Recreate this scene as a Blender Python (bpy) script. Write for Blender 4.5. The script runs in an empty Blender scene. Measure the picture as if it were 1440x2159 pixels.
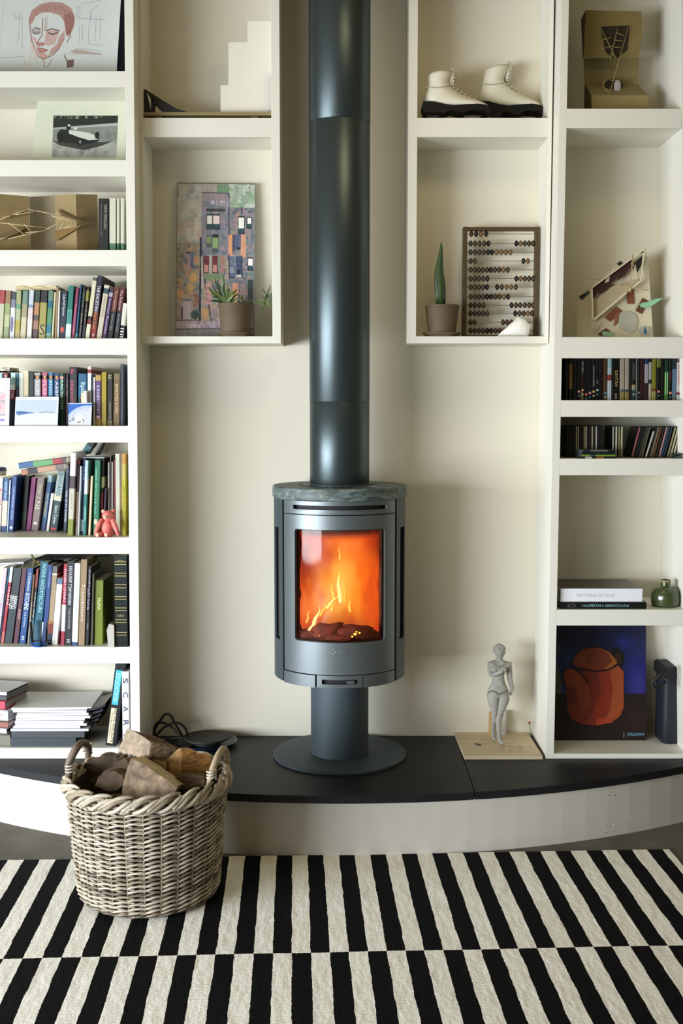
import bpy, bmesh, math, random
import numpy as np
from mathutils import Vector, Matrix, noise as mnoise

# ------------------------------------------------------------------ camera
PITCH = math.radians(5.2)
D = 4.05
ZC = 1.468
F = 2400.0
scn = bpy.context.scene
COL = scn.collection
cam_d = bpy.data.cameras.new('camera')
cam_d.sensor_fit = 'HORIZONTAL'
cam_d.sensor_width = 36.0
cam_d.lens = F / 1440.0 * 36.0
cam_d.clip_start = 0.05
cam = bpy.data.objects.new('camera', cam_d)
cam.location = (0, -D, ZC)
cam.rotation_euler = (math.radians(90) - PITCH, 0, 0)
COL.objects.link(cam)
scn.camera = cam

# ------------------------------------------------------------------ world, lights, exposure
scn.view_settings.view_transform = 'Standard'
scn.view_settings.look = 'None'
scn.view_settings.exposure = 0.0
scn.view_settings.gamma = 1.0
scn.view_settings.use_curve_mapping = False
scn.cycles.max_bounces = 8
scn.cycles.diffuse_bounces = 5
scn.cycles.glossy_bounces = 3
scn.cycles.transmission_bounces = 6
scn.cycles.caustics_reflective = False
scn.cycles.caustics_refractive = False
world = bpy.data.worlds.new('world')
scn.world = world
world.use_nodes = True
bgn = world.node_tree.nodes['Background']
bgn.inputs['Color'].default_value = (0.80, 0.76, 0.58, 1)
bgn.inputs['Strength'].default_value = 0.15

def area_light(name, loc, target, sx, sy, power, color, spread=180):
    l = bpy.data.lights.new(name, 'AREA')
    l.shape = 'RECTANGLE'; l.size = sx; l.size_y = sy
    l.energy = power; l.color = color
    l.spread = math.radians(spread)
    o = bpy.data.objects.new(name, l)
    o.location = loc
    d = Vector(target) - Vector(loc)
    o.rotation_euler = d.to_track_quat('-Z', 'Y').to_euler()
    COL.objects.link(o)
    return o

# daylight through the glazed garden door in the wall on the left, low and wide
area_light('garden_door_daylight', (-4.3, -3.5, 0.95), (-0.3, -0.3, 0.38), 3.9, 1.5, 202, (0.87, 0.93, 1.0), spread=104)
# soft front fill added behind the camera, not a known window
area_light('rear_fill_light', (-2.3, -5.3, 1.6), (0.1, 0.0, 0.6), 1.8, 1.3, 29, (0.95, 0.97, 1.0))
# ceiling lamp near the chimney breast
area_light('ceiling_lamp_light', (0.35, -1.0, 3.02), (0.1, -0.9, 0.0), 0.5, 0.5, 5.5, (1.0, 0.80, 0.45))

# ------------------------------------------------------------------ projection helpers
CP, SP = math.cos(PITCH), math.sin(PITCH)
def z_of(py, Y):
    return ZC - (Y + D) * math.tan(PITCH + math.atan((py - 1079.5) / F))
def y_of(py, z):
    return (ZC - z) / math.tan(PITCH + math.atan((py - 1079.5) / F)) - D
def x_of(px, Y, z):
    return (px - 720.0) / F * ((Y + D) * CP + (ZC - z) * SP)
def P(px, py, Y):
    z = z_of(py, Y)
    return Vector((x_of(px, Y, z), Y, z))
def G(px, py, z):
    Y = y_of(py, z)
    return Vector((x_of(px, Y, z), Y, z))

H = 0.212            # hearth top
YW = 0.24            # back wall plane
YF = -0.05           # front of the bookcases
YB = 0.04            # front of the hanging box shelves

# ------------------------------------------------------------------ materials
def lin(c):
    c = c / 255.0
    return c / 12.92 if c <= 0.04045 else ((c + 0.055) / 1.055) ** 2.4
def dk(s):
    c = hx(s); k = .66 + .34 * min(c) / 230.0
    if max(c) < 90: k *= .45 + .55 * max(c) / 90.0
    return tuple(int(v * min(1, k)) for v in c)
def hx(s):
    return tuple(int(s[i:i + 2], 16) for i in (0, 2, 4))
_m = {}
def mat(rgb, rough=0.6, metal=0.0, bump=0.0, scale=40.0, var=0.0, spec=0.5, stretch=(1, 1, 1), emit=0.0, sheen=0.0, coat=0.0):
    if isinstance(rgb, str): rgb = hx(rgb)
    key = (tuple(rgb), rough, metal, bump, scale, var, spec, stretch, emit, sheen, coat)
    if key in _m: return _m[key]
    m = bpy.data.materials.new('m_%02x%02x%02x' % tuple(int(v) for v in rgb))
    m.use_nodes = True
    nt = m.node_tree; b = nt.nodes['Principled BSDF']
    col = (lin(rgb[0]), lin(rgb[1]), lin(rgb[2]), 1)
    b.inputs['Base Color'].default_value = col
    b.inputs['Roughness'].default_value = rough
    b.inputs['Metallic'].default_value = metal
    b.inputs['Specular IOR Level'].default_value = spec
    if coat: b.inputs['Coat Weight'].default_value = coat
    if sheen: b.inputs['Sheen Weight'].default_value = sheen
    if emit:
        b.inputs['Emission Color'].default_value = col
        b.inputs['Emission Strength'].default_value = emit
    if bump or var:
        tc = nt.nodes.new('ShaderNodeTexCoord')
        mp = nt.nodes.new('ShaderNodeMapping'); mp.inputs['Scale'].default_value = stretch
        n = nt.nodes.new('ShaderNodeTexNoise'); n.inputs['Scale'].default_value = scale
        n.inputs['Detail'].default_value = 6
        nt.links.new(tc.outputs['Object'], mp.inputs[0]); nt.links.new(mp.outputs[0], n.inputs['Vector'])
        if bump:
            bp = nt.nodes.new('ShaderNodeBump'); bp.inputs['Strength'].default_value = bump
            bp.inputs['Distance'].default_value = 0.004
            nt.links.new(n.outputs['Fac'], bp.inputs['Height']); nt.links.new(bp.outputs[0], b.inputs['Normal'])
        if var:
            cr = nt.nodes.new('ShaderNodeValToRGB')
            cr.color_ramp.elements[0].position = 0.3; cr.color_ramp.elements[1].position = 0.7
            cr.color_ramp.elements[0].color = tuple(max(0, v * (1 - var)) for v in col[:3]) + (1,)
            cr.color_ramp.elements[1].color = tuple(min(1, v * (1 + var)) for v in col[:3]) + (1,)
            nt.links.new(n.outputs['Fac'], cr.inputs[0]); nt.links.new(cr.outputs[0], b.inputs['Base Color'])
    _m[key] = m
    return m

def vcol_mat(rough=0.6, bump=0.0, scale=60, name='painted_print', emit=0.0):
    key = ('vcol', rough, bump, scale, emit)
    if key in _m: return _m[key]
    m = bpy.data.materials.new(name); m.use_nodes = True
    nt = m.node_tree; b = nt.nodes['Principled BSDF']
    a = nt.nodes.new('ShaderNodeAttribute'); a.attribute_name = 'print'
    b.inputs['Roughness'].default_value = rough
    if emit:
        b.inputs['Base Color'].default_value = (0, 0, 0, 1)
        nt.links.new(a.outputs['Color'], b.inputs['Emission Color'])
        b.inputs['Emission Strength'].default_value = emit
    else:
        nt.links.new(a.outputs['Color'], b.inputs['Base Color'])
    if bump:
        tc = nt.nodes.new('ShaderNodeTexCoord')
        n = nt.nodes.new('ShaderNodeTexNoise'); n.inputs['Scale'].default_value = scale; n.inputs['Detail'].default_value = 4
        bp = nt.nodes.new('ShaderNodeBump'); bp.inputs['Strength'].default_value = bump; bp.inputs['Distance'].default_value = 0.004
        nt.links.new(tc.outputs['Object'], n.inputs['Vector']); nt.links.new(n.outputs['Fac'], bp.inputs['Height'])
        nt.links.new(bp.outputs[0], b.inputs['Normal'])
    _m[key] = m
    return m

def glass_mat(name, tint=(1, 1, 1), gloss=0.12, rough=0.02, ior=1.45):
    m = bpy.data.materials.new(name); m.use_nodes = True
    nt = m.node_tree; nt.nodes.remove(nt.nodes['Principled BSDF'])
    out = nt.nodes['Material Output']
    t = nt.nodes.new('ShaderNodeBsdfTransparent'); t.inputs[0].default_value = tint + (1,)
    g = nt.nodes.new('ShaderNodeBsdfGlossy'); g.inputs['Roughness'].default_value = rough
    lw = nt.nodes.new('ShaderNodeFresnel'); lw.inputs['IOR'].default_value = ior
    ma = nt.nodes.new('ShaderNodeMath'); ma.operation = 'MULTIPLY_ADD'; ma.inputs[1].default_value = 1.0; ma.inputs[2].default_value = gloss
    mx = nt.nodes.new('ShaderNodeMixShader')
    nt.links.new(lw.outputs[0], ma.inputs[0]); nt.links.new(ma.outputs[0], mx.inputs[0])
    nt.links.new(t.outputs[0], mx.inputs[1]); nt.links.new(g.outputs[0], mx.inputs[2]); nt.links.new(mx.outputs[0], out.inputs[0])
    return m

WHITE = mat((224, 222, 209), 0.45, bump=0.03, scale=25)
WALLM = mat((222, 216, 198), 0.75, bump=0.05, scale=60)

# ------------------------------------------------------------------ object helpers
def wmat(o):
    m = Matrix.Identity(4)
    while o is not None:
        m = o.matrix_basis @ m
        o = o.parent
    return m

def tag(o, label=None, cat=None, group=None, kind=None):
    if label: o['label'] = label
    if cat: o['category'] = cat
    if group: o['group'] = group
    if kind: o['kind'] = kind
    return o

def thing(name, label, cat, loc=(0, 0, 0), rot=(0, 0, 0), group=None):
    o = bpy.data.objects.new(name, None)
    o.empty_display_size = 0.05
    o.location = loc; o.rotation_euler = rot
    COL.objects.link(o)
    return tag(o, label, cat, group)

def mobj(name, verts, faces, m, parent=None, world=True, smooth=False, midx=None):
    me = bpy.data.meshes.new(name)
    if parent is not None and world:
        inv = wmat(parent).inverted()
        verts = [inv @ Vector(v) for v in verts]
    me.from_pydata([tuple(v) for v in verts], [], faces)
    for mm in (m if isinstance(m, (list, tuple)) else [m]):
        me.materials.append(mm)
    if midx is not None: me.polygons.foreach_set('material_index', midx)
    if smooth: me.polygons.foreach_set('use_smooth', [True] * len(faces))
    me.update()
    o = bpy.data.objects.new(name, me)
    COL.objects.link(o)
    if parent is not None: o.parent = parent
    return o

def bobj(name, bm, m, parent=None, world=True, smooth=False):
    bmesh.ops.recalc_face_normals(bm, faces=bm.faces)
    if parent is not None and world: bm.transform(wmat(parent).inverted())
    me = bpy.data.meshes.new(name); bm.to_mesh(me); bm.free()
    for mm in (m if isinstance(m, (list, tuple)) else [m]):
        me.materials.append(mm)
    if smooth:
        me.polygons.foreach_set('use_smooth', [True] * len(me.polygons))
    o = bpy.data.objects.new(name, me); COL.objects.link(o)
    if parent is not None: o.parent = parent
    return o

def autosmooth(o, deg=35):
    me = o.data
    me.polygons.foreach_set('use_smooth', [True] * len(me.polygons))
    try: me.set_sharp_from_angle(angle=math.radians(deg))
    except Exception: pass
    return o

def hexa(bm, p):
    v = [bm.verts.new(q) for q in p]
    for f in ((0, 1, 2, 3), (7, 6, 5, 4), (0, 4, 5, 1), (1, 5, 6, 2), (2, 6, 7, 3), (3, 7, 4, 0)):
        bm.faces.new([v[i] for i in f])
def box(bm, x0, x1, y0, y1, z0, z1):
    hexa(bm, [(x0, y0, z0), (x1, y0, z0), (x1, y0, z1), (x0, y0, z1), (x0, y1, z0), (x1, y1, z0), (x1, y1, z1), (x0, y1, z1)])
def boxo(name, x0, x1, y0, y1, z0, z1, m, parent=None, world=True, bev=0.0):
    bm = bmesh.new(); box(bm, x0, x1, y0, y1, z0, z1)
    if bev: bmesh.ops.bevel(bm, geom=bm.edges[:], offset=bev, segments=2, affect='EDGES', profile=0.6)
    return bobj(name, bm, m, parent, world)

def prism(name, pts, vec, m, parent=None, world=True, bev=0.0):
    """a polygon (3D points) pushed along vec"""
    bm = bmesh.new(); vec = Vector(vec)
    a = [bm.verts.new(Vector(p)) for p in pts]
    b = [bm.verts.new(Vector(p) + vec) for p in pts]
    bm.faces.new(a); bm.faces.new(b[::-1])
    n = len(a)
    for i in range(n): bm.faces.new([a[i], b[i], b[(i + 1) % n], a[(i + 1) % n]])
    if bev: bmesh.ops.bevel(bm, geom=bm.edges[:], offset=bev, segments=2, affect='EDGES', profile=0.6)
    return bobj(name, bm, m, parent, world)

def fprism(name, px, Yf, depth, m, parent=None, bev=0.0):
    """front outline given in photo pixels on the plane Y=Yf, pushed back by depth"""
    return prism(name, [P(x, y, Yf) for x, y in px], (0, depth, 0), m, parent, True, bev)

def tube_bm(bm, pts, r, n=6, closed=False, caps=True):
    pts = [Vector(p) for p in pts]
    N = len(pts); rr = r if isinstance(r, (list, tuple)) else [r] * N
    rings = []; up = None
    for i in range(N):
        if closed: t = pts[(i + 1) % N] - pts[i - 1]
        else: t = pts[min(i + 1, N - 1)] - pts[max(i - 1, 0)]
        t.normalize()
        if up is None:
            up = Vector((0, 0, 1)) if abs(t.z) < 0.9 else Vector((1, 0, 0))
        u = (up - t * up.dot(t)); u.normalize(); up = u
        w = t.cross(u)
        rings.append([bm.verts.new(pts[i] + (u * math.cos(2 * math.pi * k / n) + w * math.sin(2 * math.pi * k / n)) * rr[i]) for k in range(n)])
    for i in range(N if closed else N - 1):
        a, b = rings[i], rings[(i + 1) % N]
        for k in range(n): bm.faces.new([a[k], a[(k + 1) % n], b[(k + 1) % n], b[k]])
    if caps and not closed:
        bm.faces.new(rings[0][::-1]); bm.faces.new(rings[-1])
def tube(name, pts, r, m, parent=None, n=6, closed=False, world=True):
    bm = bmesh.new(); tube_bm(bm, pts, r, n, closed)
    return bobj(name, bm, m, parent, world, smooth=True)

def lathe_bm(bm, prof, n=32, c=(0, 0, 0)):
    """prof: list of (radius, z); closed on the axis where radius is 0"""
    rings = []
    for r, z in prof:
        if r < 1e-6: rings.append([bm.verts.new((c[0], c[1], c[2] + z))])
        else: rings.append([bm.verts.new((c[0] + r * math.cos(2 * math.pi * k / n), c[1] + r * math.sin(2 * math.pi * k / n), c[2] + z)) for k in range(n)])
    for a, b in zip(rings, rings[1:]):
        for k in range(n):
            j = (k + 1) % n
            if len(a) == 1 and len(b) == 1: continue
            if len(a) == 1: bm.faces.new([a[0], b[j], b[k]])
            elif len(b) == 1: bm.faces.new([a[k], a[j], b[0]])
            else: bm.faces.new([a[k], a[j], b[j], b[k]])
def lathe(name, prof, m, c=(0, 0, 0), parent=None, n=32, world=True, deg=35):
    bm = bmesh.new(); lathe_bm(bm, prof, n, c)
    return autosmooth(bobj(name, bm, m, parent, world), deg)

def ell_bm(bm, c, r, rot=None, seg=16, rings=10):
    M = Matrix.Translation(Vector(c)) @ (rot.to_4x4() if rot else Matrix.Identity(4)) @ Matrix.Diagonal((r[0], r[1], r[2], 1))
    bmesh.ops.create_uvsphere(bm, u_segments=seg, v_segments=rings, radius=1.0, matrix=M)
def ell(name, c, r, m, parent=None, rot=None, seg=16, rings=10, world=True):
    bm = bmesh.new(); ell_bm(bm, c, r, rot, seg, rings)
    return bobj(name, bm, m, parent, world, smooth=True)

# ------------------------------------------------------------------ text as flat print
_txt = {}
def text_geo(s, bold=False):
    if s in _txt: return _txt[s]
    cu = bpy.data.curves.new('t', 'FONT'); cu.body = s; cu.resolution_u = 2
    if bold: cu.offset = 0.012
    ob = bpy.data.objects.new('t', cu); COL.objects.link(ob)
    dg = bpy.context.evaluated_depsgraph_get(); dg.update()
    ev = ob.evaluated_get(dg); me = ev.to_mesh()
    v = [tuple(x.co) for x in me.vertices]; f = [tuple(p.vertices) for p in me.polygons]
    ev.to_mesh_clear(); bpy.data.objects.remove(ob); bpy.data.curves.remove(cu)
    if v:
        xs = [a[0] for a in v]; ys = [a[1] for a in v]
        bb = (min(xs), max(xs), min(ys), max(ys))
    else: bb = (0, 1, 0, 1)
    _txt[s] = (v, f, bb)
    return _txt[s]

def lettering(s, m, org, uvec, vvec, parent, world=False, name='lettering', flip=False):
    """text fills the parallelogram org + u*uvec + v*vvec (u along the line of writing, v up)"""
    v, f, bb = text_geo(s)
    if not v: return None
    org, uvec, vvec = Vector(org), Vector(uvec), Vector(vvec)
    W = bb[1] - bb[0]; Hh = bb[3] - bb[2]
    vs = [org + uvec * ((a[0] - bb[0]) / W) + vvec * ((a[1] - bb[2]) / Hh) for a in v]
    return mobj(name, vs, f, m, parent, world)

# ------------------------------------------------------------------ little painter for pictures (colour stored on a fine grid of vertices)
class Canvas:
    def __init__(s, x0, y0, x1, y1, res, bg, seed=1):
        s.x0, s.y0, s.x1, s.y1 = x0, y0, x1, y1
        s.W = max(4, int((x1 - x0) * res)); s.H = max(4, int((y1 - y0) * res))
        s.a = np.zeros((s.H, s.W, 3)); s.a[:] = bg
        s.X, s.Y = np.meshgrid(np.linspace(x0, x1, s.W), np.linspace(y0, y1, s.H))
        s.rng = np.random.RandomState(seed)
    def put(s, mask, c, k=1.0):
        if isinstance(c, str): c = hx(c)
        mk = (mask * k)[..., None]
        s.a = s.a * (1 - mk) + np.array(c, float) * mk
    def rect(s, x0, y0, x1, y1, c, k=1.0):
        s.put(((s.X >= x0) & (s.X <= x1) & (s.Y >= y0) & (s.Y <= y1)).astype(float), c, k)
    def poly(s, pts, c, k=1.0):
        m = np.zeros(s.X.shape, bool); n = len(pts)
        for i in range(n):
            xa, ya = pts[i]; xb, yb = pts[(i + 1) % n]
            if ya == yb: continue
            cond = ((s.Y < ya) != (s.Y < yb)) & (s.X < (xb - xa) * (s.Y - ya) / (yb - ya) + xa)
            m ^= cond
        s.put(m.astype(float), c, k)
    def ell(s, cx, cy, rx, ry, c, k=1.0, soft=0.0):
        d = np.sqrt(((s.X - cx) / rx) ** 2 + ((s.Y - cy) / ry) ** 2)
        s.put(np.clip((1 - d) / max(soft, 1e-3), 0, 1), c, k)
    def line(s, pts, w, c, k=1.0):
        mm = np.zeros(s.X.shape)
        for (xa, ya), (xb, yb) in zip(pts, pts[1:]):
            dx, dy = xb - xa, yb - ya; L = dx * dx + dy * dy + 1e-9
            t = np.clip(((s.X - xa) * dx + (s.Y - ya) * dy) / L, 0, 1)
            d = np.hypot(s.X - xa - t * dx, s.Y - ya - t * dy)
            mm = np.maximum(mm, np.clip((w - d) / (w * 0.5 + 1e-6), 0, 1))
        s.put(mm, c, k)
    def daubs(s, x0, y0, x1, y1, n, sz, cols, k=0.6, asp=1.6):
        for _ in range(n):
            cx = s.rng.uniform(x0, x1); cy = s.rng.uniform(y0, y1)
            w = sz * s.rng.uniform(.4, 1.2); h = w * s.rng.uniform(.6, asp)
            c = cols[s.rng.randint(len(cols))]
            s.rect(max(x0, cx - w), max(y0, cy - h), min(x1, cx + w), min(y1, cy + h), c, k * s.rng.uniform(.5, 1))
    def noise(s, amp):
        s.a += s.rng.normal(0, amp, (s.H, s.W, 1)) + s.rng.normal(0, amp * .5, s.a.shape)
    def mesh(s, name, corner, m, parent, world=True):
        """corner(u, v) -> 3D point, u right 0..1, v down 0..1"""
        a = np.clip(s.a, 0, 255) / 255.0
        a = np.where(a <= 0.04045, a / 12.92, ((a + 0.055) / 1.055) ** 2.4)
        inv = wmat(parent).inverted() if (parent is not None and world) else Matrix.Identity(4)
        c00, c10, c01, c11 = [np.array(inv @ Vector(corner(u, v))) for u, v in ((0, 0), (1, 0), (0, 1), (1, 1))]
        U, V = np.meshgrid(np.linspace(0, 1, s.W), np.linspace(0, 1, s.H))
        U = U[..., None]; V = V[..., None]
        vs = (c00 * (1 - U) * (1 - V) + c10 * U * (1 - V) + c01 * (1 - U) * V + c11 * U * V).reshape(-1, 3)
        idx = np.arange(s.W * s.H).reshape(s.H, s.W)
        q = np.stack([idx[:-1, :-1], idx[1:, :-1], idx[1:, 1:], idx[:-1, 1:]], -1).reshape(-1, 4)
        me = bpy.data.meshes.new(name)
        me.vertices.add(len(vs)); me.vertices.foreach_set('co', vs.ravel())
        me.loops.add(q.size); me.loops.foreach_set('vertex_index', q.ravel())
        me.polygons.add(len(q)); me.polygons.foreach_set('loop_start', np.arange(0, q.size, 4)); 
        me.update(calc_edges=True)
        at = me.color_attributes.new('print', 'FLOAT_COLOR', 'POINT')
        rgba = np.ones((len(vs), 4), np.float32); rgba[:, :3] = a.reshape(-1, 3)
        at.data.foreach_set('color', rgba.ravel())
        me.materials.append(m)
        o = bpy.data.objects.new(name, me); COL.objects.link(o); o.parent = parent
        return o

# ================================================================== SETTING
def structure(o): o['kind'] = 'structure'; return o
def noisy_floor():
    m = mat((96, 92, 84), 0.75, bump=0.15, scale=9, var=0.25)
    return m
structure(boxo('floor', -5.4, 2.6, -6.0, YW, -0.05, 0.0, noisy_floor()))
structure(boxo('wall_back', -5.4, 2.6, YW, YW + 0.1, 0.0, 3.12, WALLM))
structure(boxo('ceiling', -5.4, 2.6, -6.0, YW + 0.1, 3.12, 3.2, mat((170, 156, 118), 0.8)))
# wall on the left with the opening of the glazed garden door
bm = bmesh.new()
WX0, WX1 = -5.5, -5.4
for a in ((-6.0, -5.4, 0, 3.12), (-1.2, YW, 0, 3.12), (-5.4, -1.2, 2.1, 3.12)):
    box(bm, WX0, WX1, a[0], a[1], a[2], a[3])
structure(bobj('wall_left', bm, WALLM))
bm = bmesh.new()
box(bm, 2.6, 2.7, -6.0, YW, 0, 3.12)
structure(bobj('wall_right', bm, mat((120, 104, 66), 0.8)))

# ------------------------------------------------------------------ curved hearth
ARC_R = 2.5
def arc_y(x, ymid): return ymid + ARC_R - math.sqrt(max(0.0, ARC_R ** 2 - x * x))
SLATE = mat((17, 20, 23), 0.55, spec=0.35, bump=0.12, scale=14, var=0.35)
hearth = thing('curved_hearth', 'low curved hearth of black slate slabs on a white rendered plinth below the stove', 'hearth', (0, -0.2, 0))
def arc_slab(name, xa, xb, z0, z1, ymid, m, bev=0.0, n=40):
    pts = []
    for i in range(n + 1):
        x = xa + (xb - xa) * i / n
        pts.append((x, arc_y(x, ymid), z0))
    pts += [(xb, YW, z0), (xa, YW, z0)]
    return prism(name, pts, (0, 0, z1 - z0), m, hearth, bev=bev)
jx = G(1005, 1682, H).x
JT = 0.0012
def slab(xa, xb, name='slate_slab'):
    arc_slab(name, xa + JT, xb - JT, H - 0.026, H, -0.445, SLATE, bev=0.0015)
slab(-1.66, -jx - 0.35); slab(-jx - 0.35, jx); slab(jx, 1.66)
arc_slab('plinth', -1.66, 1.66, 0.0, H - 0.026, -0.425, mat((200, 195, 184), 0.7, bump=0.03, scale=20, var=0.02))
holes = [(1284, 1677), (1297, 1677), (1278, 1740), (1277, 1756), (1294, 1739), (1295, 1749), (1181, 1761), (1235, 1757), (1330, 1725)]
for hxp, hyp in holes:
    Y = -0.425
    for _ in range(4):
        p = P(hxp, hyp, Y); Y = arc_y(p.x, -0.425)
    ell('filler_spot' if hxp in (1294, 1295, 1181, 1235, 1330) else 'screw_hole', (p.x, Y + 0.0005, p.z), (0.0022, 0.0012, 0.0022),
        mat((230, 228, 220), 0.6) if hxp in (1294, 1295, 1181, 1235, 1330) else mat((50, 45, 40), 0.8), hearth, seg=8, rings=6)

# ------------------------------------------------------------------ bookcases
ZTOP = 3.118
def lerp(a, b, t): return a + (b - a) * t
def post(name, xin_top, xout_top, xin_bot, xout_bot, ybot, parent, Yf=YF, ytop=-60):
    """vertical board given by its front edges in the photograph at y=0 and y=1600"""
    f = lambda xt, xb, y: lerp(xt, xb, y / 1600.0)
    pts = [P(f(xin_top, xin_bot, ybot), ybot, Yf), P(f(xout_top, xout_bot, ybot), ybot, Yf),
           P(f(xout_top, xout_bot, ytop), ytop, Yf), P(f(xin_top, xin_bot, ytop), ytop, Yf)]
    for q in pts[2:]: q.z = min(q.z, ZTOP)
    for q in pts[:2]: q.z = max(q.z, H + .0004)
    return prism(name, pts, (0, YW - Yf - 0.0005, 0), WHITE, parent, bev=0.0015)

bc_l = thing('left_bookcase', 'tall white built-in bookcase full of books and magazines behind the wicker basket', 'bookcase', (-1.1, 0.1, H))
bc_l.name = 'built_in_bookcase'
yb = 1598
post('side_panel', 262, 281, 276, 296, yb, bc_l)
def linner(py): return lerp(262, 276, py / 1600.0)
def rinner(py): return lerp(1200, 1168, py / 1600.0)
SL = {}
XL0 = -1.62
def shelf_l(k, ytop, ybot):
    zt, zb = z_of(ytop, YF), z_of(ybot, YF)
    xr = x_of(linner((ytop + ybot) / 2), YF, zt) + 0.001
    boxo('shelf', XL0, xr, YF + 0.0003, YW - 0.0005, zb, zt, WHITE, bc_l, bev=0.0015)
    SL[k] = zt
shelf_l(0, 150, 184); shelf_l(1, 337, 372); shelf_l(2, 527, 561); shelf_l(3, 713.5, 748); shelf_l(4, 898, 933)
shelf_l(5, 1133, 1168); shelf_l(6, 1364, 1399)
zb0 = H + 0.0005; SL[7] = z_of(1577, YF)
boxo('shelf', XL0, x_of(linner(1590), YF, H) + 0.001, YF + 0.0003, YW - 0.0005, zb0, SL[7], WHITE, bc_l, bev=0.0015)
boxo('side_panel', XL0 - 0.034, XL0, YF, YW - 0.0005, zb0, ZTOP, WHITE, bc_l)

bc_r = thing('built_in_bookcase', 'tall white built-in bookcase with DVDs, CDs and open cubbies beside the clay figure', 'bookcase', (1.1, 0.1, H))
post('side_panel', 1200, 1183, 1168, 1150, 1603, bc_r)
SR = {}
def router(py): return lerp(1435.5, 1448, py / 1600.0)
def shelf_r(k, ytop, ybot):
    zt, zb = z_of(ytop, YF), z_of(ybot, YF)
    xl = x_of(rinner((ytop + ybot) / 2), YF, zt) - 0.001
    boxo('shelf', xl, x_of(router((ytop + ybot) / 2), YF, zt) + 0.001, YF + 0.0003, YW - 0.0005, zb, zt, WHITE, bc_r, bev=0.0015)
    SR[k] = zt
shelf_r(0, 229, 270); shelf_r(1, 710.5, 755); shelf_r(2, 844, 879); shelf_r(3, 967, 1002); shelf_r(4, 1285.5, 1319)
SR[5] = z_of(1589, YF)
boxo('shelf', x_of(rinner(1590), YF, H) - 0.001, x_of(router(1590), YF, H) + 0.001, YF + 0.0003, YW - 0.0005, zb0, SR[5], WHITE, bc_r, bev=0.0015)
post('side_panel', 1435.5, 1454, 1448, 1466, 1603, bc_r)

# hanging box shelves between bookcases and flue
def hang_box(label, xo0, xi0, xi1, xo1, cx):
    t = thing('box_shelf', label, 'shelf', (cx, 0.1, z_of(724, YB)))
    zb, zi = z_of(724, YB), z_of(709, YB)
    zs0, zs1 = z_of(289, YB), z_of(248.5, YB)
    X = lambda px: x_of(px, YB, 2.2)
    e = 0.0005
    boxo('side_panel', X(xo0), X(xi0), YB, YW - e, zb, ZTOP, WHITE, t, bev=0.0015)
    boxo('side_panel', X(xi1), X(xo1), YB, YW - e, zb, ZTOP, WHITE, t, bev=0.0015)
    boxo('base_panel', X(xi0) - .001, X(xi1) + .001, YB + .0003, YW - e, zb, zi, WHITE, t, bev=0.0015)
    boxo('shelf', X(xi0) - .001, X(xi1) + .001, YB + .0003, YW - e, zs0, zs1, WHITE, t, bev=0.0015)
    return zi, zs1
ZBI, ZBS = hang_box('white box shelf hung on the wall, holding the cityscape painting and the stepped card model', 292.5, 303.5, 573, 591, -0.46)
hang_box('white box shelf hung on the wall, holding the abacus and the ice skates', 860, 879, 1153, 1161.5, 0.5)

# ================================================================== STOVE
SX = x_of(716, 0, 1.0)
stove = thing('wood_stove', 'dark grey cylindrical wood-burning stove on a pedestal with a fire behind curved glass', 'stove', (SX, 0, H))
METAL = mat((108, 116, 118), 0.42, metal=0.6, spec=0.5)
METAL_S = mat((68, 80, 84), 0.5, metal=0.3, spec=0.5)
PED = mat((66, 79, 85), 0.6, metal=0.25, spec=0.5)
BLACK = mat((10, 10, 11), 0.7)
zs = lambda py: z_of(py, 0)
lathe('base_disc', [(0, 0), (0.239, 0), (0.241, 0.002), (0.241, 0.010), (0.238, 0.0125), (0, 0.0125)], PED, (SX, 0, H), stove, 96)
zbody0 = z_of(1452, -0.234)
zslab0, zslab1 = zs(1047), zs(1022)
lathe('pedestal', [(0, 0), (0.1045, 0), (0.1045, zbody0 - H - 0.0125), (0, zbody0 - H - 0.0125)], PED, (SX, 0, H + 0.0125), stove, 64)
RB = 0.2345
def cyl_pt(phi, z, r): return Vector((SX + r * math.sin(phi), -r * math.cos(phi), z))
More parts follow.
